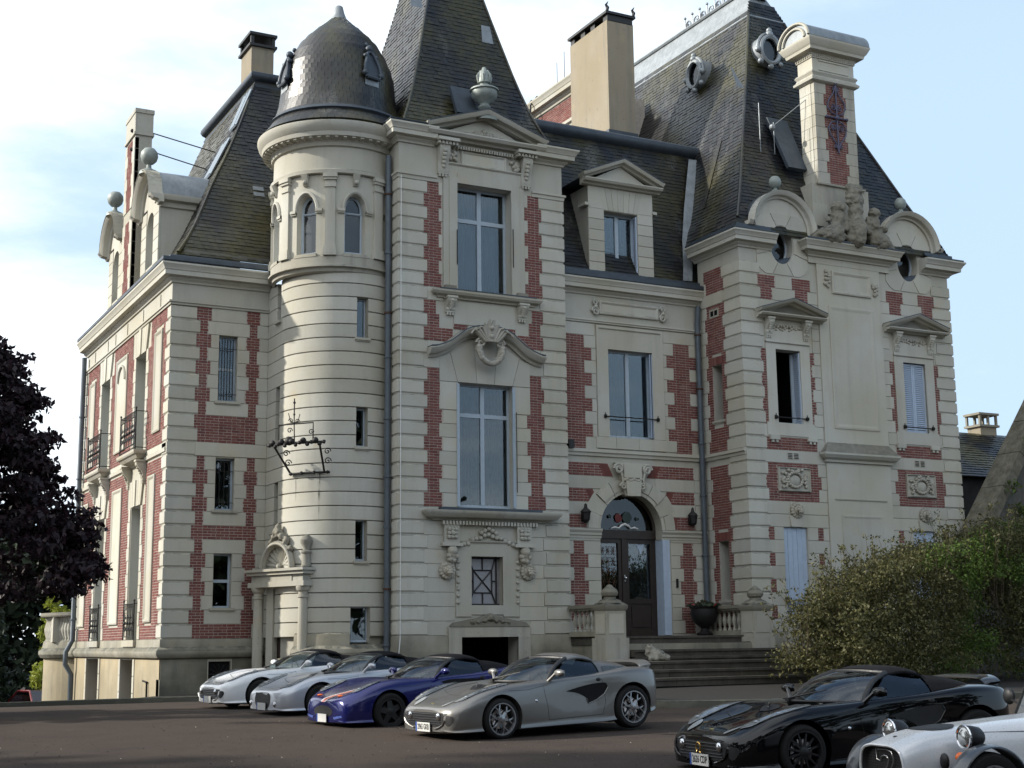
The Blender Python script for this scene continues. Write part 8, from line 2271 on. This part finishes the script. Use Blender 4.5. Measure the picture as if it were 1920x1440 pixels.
M['scoop'] = simple('scoop_black', (.008,.008,.009), .7, 0, .2, 9, 0, .2); M['chromeblue'] = paint_mat('blue_flash', (.10,.16,.5), .4)
M['stripered'] = paint_mat('stripe_red', (.62,.10,.06), 0, .3); 
PAINT = dict(grey=paint_mat('titanium_paint', (.19,.185,.175), .65, .33), black=paint_mat('black_paint', (.003,.003,.004), 0, .03, 0), blue=paint_mat('deep_blue_paint', (.007,.010,.105), .3, .15), silver=paint_mat('silver_paint', (.50,.52,.56), .45, .3), white=paint_mat('white_paint_car', (.76,.77,.78), 0, .25), whitesilver=paint_mat('pearl_white_paint', (.70,.71,.73), .12, .25), wine=paint_mat('wine_paint', (.16,.010,.014), .1, .25), wing=paint_mat('dark_blue_grey_paint', (.05,.06,.08), .4, .3))
def all_cars():
    W1 = (wheel_parts(.287,.185,.222,6,M['alloydark'],'Y'), wheel_parts(.312,.225,.232,6,M['alloy'],'Y'))
    W1 = (wheel_parts(.287,.185,.222,6,M['alloy'],'Y'), W1[1])
    W2 = (wheel_parts(.287,.185,.22,12,M['alloydark'],'multi'), wheel_parts(.312,.225,.23,12,M['alloydark'],'multi'))
    W3 = (wheel_parts(.287,.185,.20,5,M['black'],'steel'), wheel_parts(.312,.225,.22,5,M['black'],'steel'))
    roadster('sports_car', 'grey metallic sports coupe with hard roof and rear wing, nearest the steps', 10.35, 19.05, 185.3, .085, -.03, PAINT['grey'], 1.135, PAINT['grey'], W1, 's2', '2965 GKB', True)
    c = roadster('sports_car', 'glossy black roadster with black canvas roof beside the white open car', 11.11, 13.0, 174.5, -.05, -.02, PAINT['black'], 1.13, M['canvas'], W2, 'black', '2626 CDP')
    mb = MB(); mb.tube([(0,.045*math.sin(a),.052*math.cos(a)) for a in np.linspace(math.pi*.82*-1,math.pi*.82,18)], .009, 6); mb.tube([(0,-.05,-.056),(0,-.026,-.042)], .009, 6); mb.tube([(0,.05,-.056),(0,.026,-.042)], .009, 6)
    c.part(mb, 'grille_emblem', M['gold'], None, (1.965,0,.335))
    roadster('sports_car', 'dark blue roadster with red and white nose stripe and black canvas roof', 9.95, 22.1, 185, .08, -.02, PAINT['blue'], 1.13, M['canvas'], W3, 's1', '', False, 's1')
    roadster('sports_car', 'silver roadster with black canvas roof parked between the blue and the white cars', 9.98, 25.3, 184, .13, -.01, PAINT['silver'], 1.13, M['canvas'], W3, 'vx', '', False, 'vx')
    roadster('sports_car', 'white roadster with black canvas roof parked closest to the round tower', 9.85, 28.35, 184, .17, -.01, PAINT['white'], 1.13, M['canvas'], W3, 's2', '')
def open_seven():
    """low open car with a long bonnet, nose cone, free standing lamps and cycle wings"""
    x, y, head, z = 10.28, 9.52, 171.5, -.12
    car = Car('open_sports_car', 'white open two seater with number 7 grille and black cycle wings', 'sports car', x, y, head, z)
    PW, PD = PAINT['whitesilver'], M['wingblack']
    # body: nose cone, bonnet, scuttle, tub; section tables (y,z)
    tab = [(1.62,(0,.60),(.17,.595),(.285,.55),(.325,.44),(.315,.33),(.28,.25),(.18,.225),(0,.22)),
           (1.56,(0,.63),(.18,.625),(.30,.575),(.335,.45),(.325,.32),(.29,.23),(.19,.205),(0,.20)),
           (1.44,(0,.675),(.17,.67),(.305,.61),(.345,.46),(.33,.31),(.29,.21),(.19,.19),(0,.185)),
           (1.28,(0,.715),(.16,.71),(.295,.65),(.345,.48),(.335,.32),(.30,.21),(.2,.18),(0,.18)),
           (1.05,(0,.74),(.18,.735),(.32,.67),(.37,.50),(.365,.32),(.34,.2),(.22,.17),(0,.17)),
           (.5,(0,.78),(.22,.775),(.37,.70),(.42,.52),(.42,.32),(.40,.19),(.25,.16),(0,.16)),
           (-.1,(0,.82),(.26,.815),(.43,.74),(.48,.54),(.48,.32),(.46,.18),(.3,.15),(0,.15)),
           (-.35,(0,.83),(.30,.825),(.47,.75),(.52,.54),(.52,.32),(.5,.18),(.3,.15),(0,.15)),
           (-1.4,(0,.80),(.32,.80),(.5,.74),(.56,.54),(.56,.32),(.53,.2),(.3,.17),(0,.17)),
           (-1.75,(0,.74),(.30,.74),(.46,.68),(.50,.52),(.5,.36),(.46,.27),(.3,.25),(0,.25))]
    A = np.array([[[p[0], p[1]] for p in row[1:]] for row in tab]); X = np.array([[row[0]] for row in tab]); S = crom(np.concatenate([X, A.reshape(len(tab), -1)], 1), 70); rings = []
    for s in S:
        c = crom(s[1:].reshape(-1, 2), 30); c[:, 0] = np.maximum(c[:, 0], 0); c[0, 0] = c[-1, 0] = 0; h = [(s[0], a, b) for a, b in c]; rings.append(h+[(p, -a, b) for p, a, b in h[-2:0:-1]])
    n = len(rings[0]); mb = MB(); mb.add([v for r in rings for v in r], [(i*n+j,i*n+(j+1)%n,(i+1)*n+(j+1)%n,(i+1)*n+j) for i in range(69) for j in range(n)]+[tuple(69*n+j for j in range(n))])
    me = mb.mesh('body', [PW], 50); car.part(me, 'body'); bv = bvh_of(me)
    # grille mouth with its rim and the figure
    mouth = rings[0]; mb = MB(); mb.add([(p[0]-.05, p[1]*.93, .415+(p[2]-.415)*.93) for p in mouth], [tuple(range(n))]); mb.add([(p[0], p[1], p[2]) for p in mouth]+[(p[0]-.05, p[1]*.93, .415+(p[2]-.415)*.93) for p in mouth], [(i,(i+1)%n,(i+1)%n+n,i+n) for i in range(n)])
    g = car.part(mb, 'grille', M['grillemesh']); mb = MB(); mb.tube([Vector(p)+Vector((.0,0,0)) for p in mouth]+[mouth[0]], .013, 6); car.part(mb, 'nose_rim', PW)
    mb = MB(); F7 = [(-.10,.10),(.10,.10),(.10,.055),(.015,-.12),(-.045,-.12),(.03,.05),(-.10,.05)]
    F7 = [(-.095,.11),(.02,.115),(.075,.105),(.10,.06),(.095,.03),(.05,-.03),(.035,-.12),(-.015,-.12),(-.005,-.04),(.03,.015),(.045,.05),(.03,.07),(-.005,.075),(-.04,.062),(-.05,.035),(-.085,.045)]
    mb.tube([(1.585,p*1.35,.42+q*1.25) for p, q in F7]+[(1.585,F7[0][0]*1.35,.42+F7[0][1]*1.25)], .0055, 6); car.part(mb, 'number_emblem', M['alloy'], g)
    mb = MB()
    for i in range(-10, 11): mb.tube([(1.572,i*.028,.25),(1.572,i*.028,.585-.004*abs(i))], .0015, 3)
    for i in range(14): mb.tube([(1.572,-.28,.25+.025*i),(1.572,.28,.25+.025*i)], .0015, 3)
    car.part(mb, 'grille_mesh', M['alloydark'], g)
    P = lambda ol, ax, nm, mat, off=.004, sub=2: car.part(patch(bv, ol, ax, off, sub), nm, mat)
    P([(1.26,.10),(1.20,.18),(1.02,.20),(.90,.05),(.90,-.05),(1.02,-.20),(1.20,-.18),(1.26,-.10)], 'z', 'bonnet_intake', M['grillemesh'], .006)
    h = bv.ray_cast(Vector((1.46,0,3)), Vector((0,0,-1)))[0]; mb = MB(); mb.ball(h, .028, n=10, h=6, sz=.25, sy=.7); car.part(mb, 'nose_badge', M['alloydark'])
    mb = MB()
    for s in (1, -1):
        q = [bv.ray_cast(Vector((.95,3*s,zz)), Vector((0,-s,0)))[0] for zz in (.30,.45,.6,.68)]; mb.tube([p for p in q if p], .003, 4)
        q = [bv.ray_cast(Vector((a,3*s,.70)), Vector((0,-s,0)))[0] for a in (.9,.5,.1)]; mb.tube([p for p in q if p], .004, 4)
    car.part(mb, 'panel_gap', M['black'])
    for s in (1, -1):
        # headlamp pods on stalks, indicators
        c = Vector((1.13, s*.55, .68)); mb = MB(); vs = []; prof = [(.0,-.15),(.055,-.145),(.085,-.11),(.098,-.04),(.10,.02),(.095,.03)]
        N = 20
        for r, dx in prof: vs += [(c.x+dx, c.y+r*math.cos(2*math.pi*i/N), c.z+r*math.sin(2*math.pi*i/N)) for i in range(N)]
        mb.add(vs, [(j*N+i,j*N+(i+1)%N,(j+1)*N+(i+1)%N,(j+1)*N+i) for j in range(len(prof)-1) for i in range(N)]); mb.tube([c+Vector((-.03,0,-.09)), c+Vector((-.05,-s*.02,-.18)), Vector((1.05,s*.30,.42))], .018, 6)
        hl = car.part(mb, 'headlight', M['black'])
        mb = MB(); mb.ball((c.x+.02,c.y,c.z), .092, n=20, h=12, sx=.35); car.part(mb, 'lamp_glass', M['lampchrome'], hl)
        mb = MB(); mb.tube([(c.x+.03,c.y+.096*math.cos(a),c.z+.096*math.sin(a)) for a in np.linspace(0,6.283,21)], .012, 6); car.part(mb, 'lamp_ring', M['chrome'], hl)
        mb = MB(); mb.ball((1.22,s*.575,.52), .045, n=12, h=8, sx=1.1); mb.tube([(1.17,s*.575,.52),(1.10,s*.57,.52)], .04, 8); car.part(mb, 'indicator', M['orange'])
        mb = MB(); mb.ball((1.28,s*.43,.48), .055, n=10, h=8, sz=1.3, sx=.6); car.part(mb, 'horn', M['black'])
        mb = MB()
        for p in ([(1.12,s*.33,.42),(1.10,s*.62,.34)],[(.98,s*.35,.22),(1.10,s*.62,.22)],[(1.22,s*.33,.22),(1.10,s*.62,.22)],[(1.06,s*.32,.55),(1.10,s*.60,.24)]): mb.tube(p, .014, 6)
        car.part(mb, 'suspension', M['black'])
        # cycle wing
        mb = MB(); vs = []; rr = .335
        for a in np.linspace(R(-18), R(158), 22):
            for dy, k in ((-.10,-.012),(-.095,0),(-.05,.012),(.05,.012),(.095,0),(.10,-.012)): vs.append((1.10+(rr+k)*math.cos(a), s*.78+dy, .29+(rr+k)*math.sin(a)))
        mb.add(vs, [(i*6+j,i*6+j+1,(i+1)*6+j+1,(i+1)*6+j) for i in range(21) for j in range(5)]); car.part(mb, 'cycle_wing', PD)
        mb = MB(); vs = []
        for a in np.linspace(R(10), R(160), 16):
            for dy, k in ((-.16,-.01),(-.1,.01),(.1,.012),(.15,0),(.16,-.03)): vs.append((-1.15+(.36+k)*math.cos(a), s*.66+dy, .30+(.36+k)*math.sin(a)))
        mb.add(vs, [(i*5+j,i*5+j+1,(i+1)*5+j+1,(i+1)*5+j) for i in range(15) for j in range(4)]); car.part(mb, 'rear_wing', PD)
    W = wheel_parts(.29,.18,.185,8,M['alloy'],'multi'); car.wheels((W, W), 1.12, .78, .70, .29, .29)
    # treads on the visible front tyre
    mb = MB()
    for s in (1,-1):
        for i in range(46):
            a = i*2*math.pi/46
            for k in (-.055,-.02,.02,.055): mb.add([(1.12+.2915*math.cos(a+q), s*.78+k+w, .29+.2915*math.sin(a+q)) for q, w in ((0,-.006),(.06,-.002),(.06,.008),(0,.004))], [(0,1,2,3)])
    kind(car.part(mb, 'tyre_tread', M['black']), 'stuff')
    # windscreen frame and cockpit
    mb = MB(); fr = [(-.22,-.52,.80),(-.36,-.50,1.08),(-.38,0,1.11),(-.36,.50,1.08),(-.22,.52,.80)]; mb.tube(fr, .014, 6); car.part(mb, 'windscreen_frame', M['black'])
    mb = MB(); mb.add(fr+[(-.22,0,.83)], [(0,1,2,5),(5,2,3,4)]); car.part(mb, 'windscreen', M['carglass'])
    mb = MB(); mb.box(-1.35,-.45,-.45,.45,.78,.825); car.part(mb, 'cockpit', M['dark'])
    for s in (1,-1):
        mb = MB(); mb.ball((-1.0,s*.23,.85), .2, n=10, h=8, sx=.4, sz=.8); car.part(mb, 'seat', M['canvas'])
        mb = MB(); mb.tube([(-.3,s*.5,.86),(-.28,s*.64,.92)], .012, 5); mb.ball((-.3,s*.70,.95), .08, n=10, h=8, sx=.5); car.part(mb, 'door_mirror', M['black'])
    plate(car, 1.78, .17, .3, .09, '', 0, 0, False)
M['wingblack'] = paint_mat('wing_black', (.035,.042,.052), .2, .3); M['grillemesh'] = simple('grille_black', (.014,.014,.015), .6, 0, .2, 20, 0); M['lampchrome'] = simple('lamp_chrome', (.62,.63,.62), .12, .85, .3, 12, 0)
def red_car():
    car = Car('parked_car', 'dark red car half hidden beyond the curved terrace', 'car', 8.35, 50.5, 100, -1.38, 0, None)
    tab = [(2.0,(0,.62),(.4,.62),(.65,.60),(.75,.52),(.78,.40),(.76,.28),(.7,.22),(0,.22)),(1.6,(0,.80),(.4,.80),(.7,.78),(.82,.68),(.85,.5),(.83,.3),(.78,.22),(0,.22)),(.9,(0,.90),(.4,.90),(.72,.88),(.84,.75),(.87,.5),(.85,.3),(.8,.22),(0,.22)),(0,(0,.93),(.4,.93),(.74,.91),(.85,.78),(.88,.5),(.86,.3),(.8,.22),(0,.22)),(-1.2,(0,.95),(.4,.95),(.74,.93),(.85,.8),(.88,.5),(.86,.3),(.8,.24),(0,.24)),(-1.9,(0,.92),(.4,.92),(.7,.9),(.8,.78),(.82,.5),(.8,.35),(.74,.3),(0,.3)),(-2.05,(0,.8),(.38,.8),(.6,.78),(.7,.7),(.72,.5),(.7,.4),(.64,.36),(0,.36))]
    me = body_mesh(tab, .34, .34, 1.25, 40, 26); me.materials.clear(); me.materials.append(PAINT['wine']); me.materials.append(M['black']); car.part(me, 'body')
    W = wheel_parts(.30,.19,.2,8,M['alloy'],'multi'); car.wheels((W, W), 1.25, .74, .74, .30, .30)
    mb = MB(); P = [(.95,.70,.90),(.25,.58,1.36),(-.9,.58,1.38),(-1.55,.68,.93)]; Q = [(a,-b,c) for a,b,c in P]
    mb.add(P+Q, [(0,1,5,4),(2,3,7,6),(0,3,2,1),(4,5,6,7)]); car.part(mb, 'windows', M['carglass'])
    mb = MB(); mb.add([P[1],P[2],Q[2],Q[1]]+[(a,b,c-.05) for a,b,c in (P[1],P[2],Q[2],Q[1])], [(0,1,2,3),(0,4,5,1),(2,6,7,3),(0,3,7,4),(1,5,6,2)]); 
    for s in (P, Q): mb.tube([s[0],s[1],s[2],s[3]], .035, 6)
    car.part(mb, 'roof', PAINT['wine']); mb = MB(); mb.box(-1.2,.6,-.6,.6,.5,.92); car.part(mb, 'cabin', M['dark'])
    for s in (1,-1): mb = MB(); mb.ball((1.88,s*.58,.62), .1, n=12, h=8, sx=.7); car.part(mb, 'headlight', M['chrome'])
all_cars(); open_seven(); red_car()
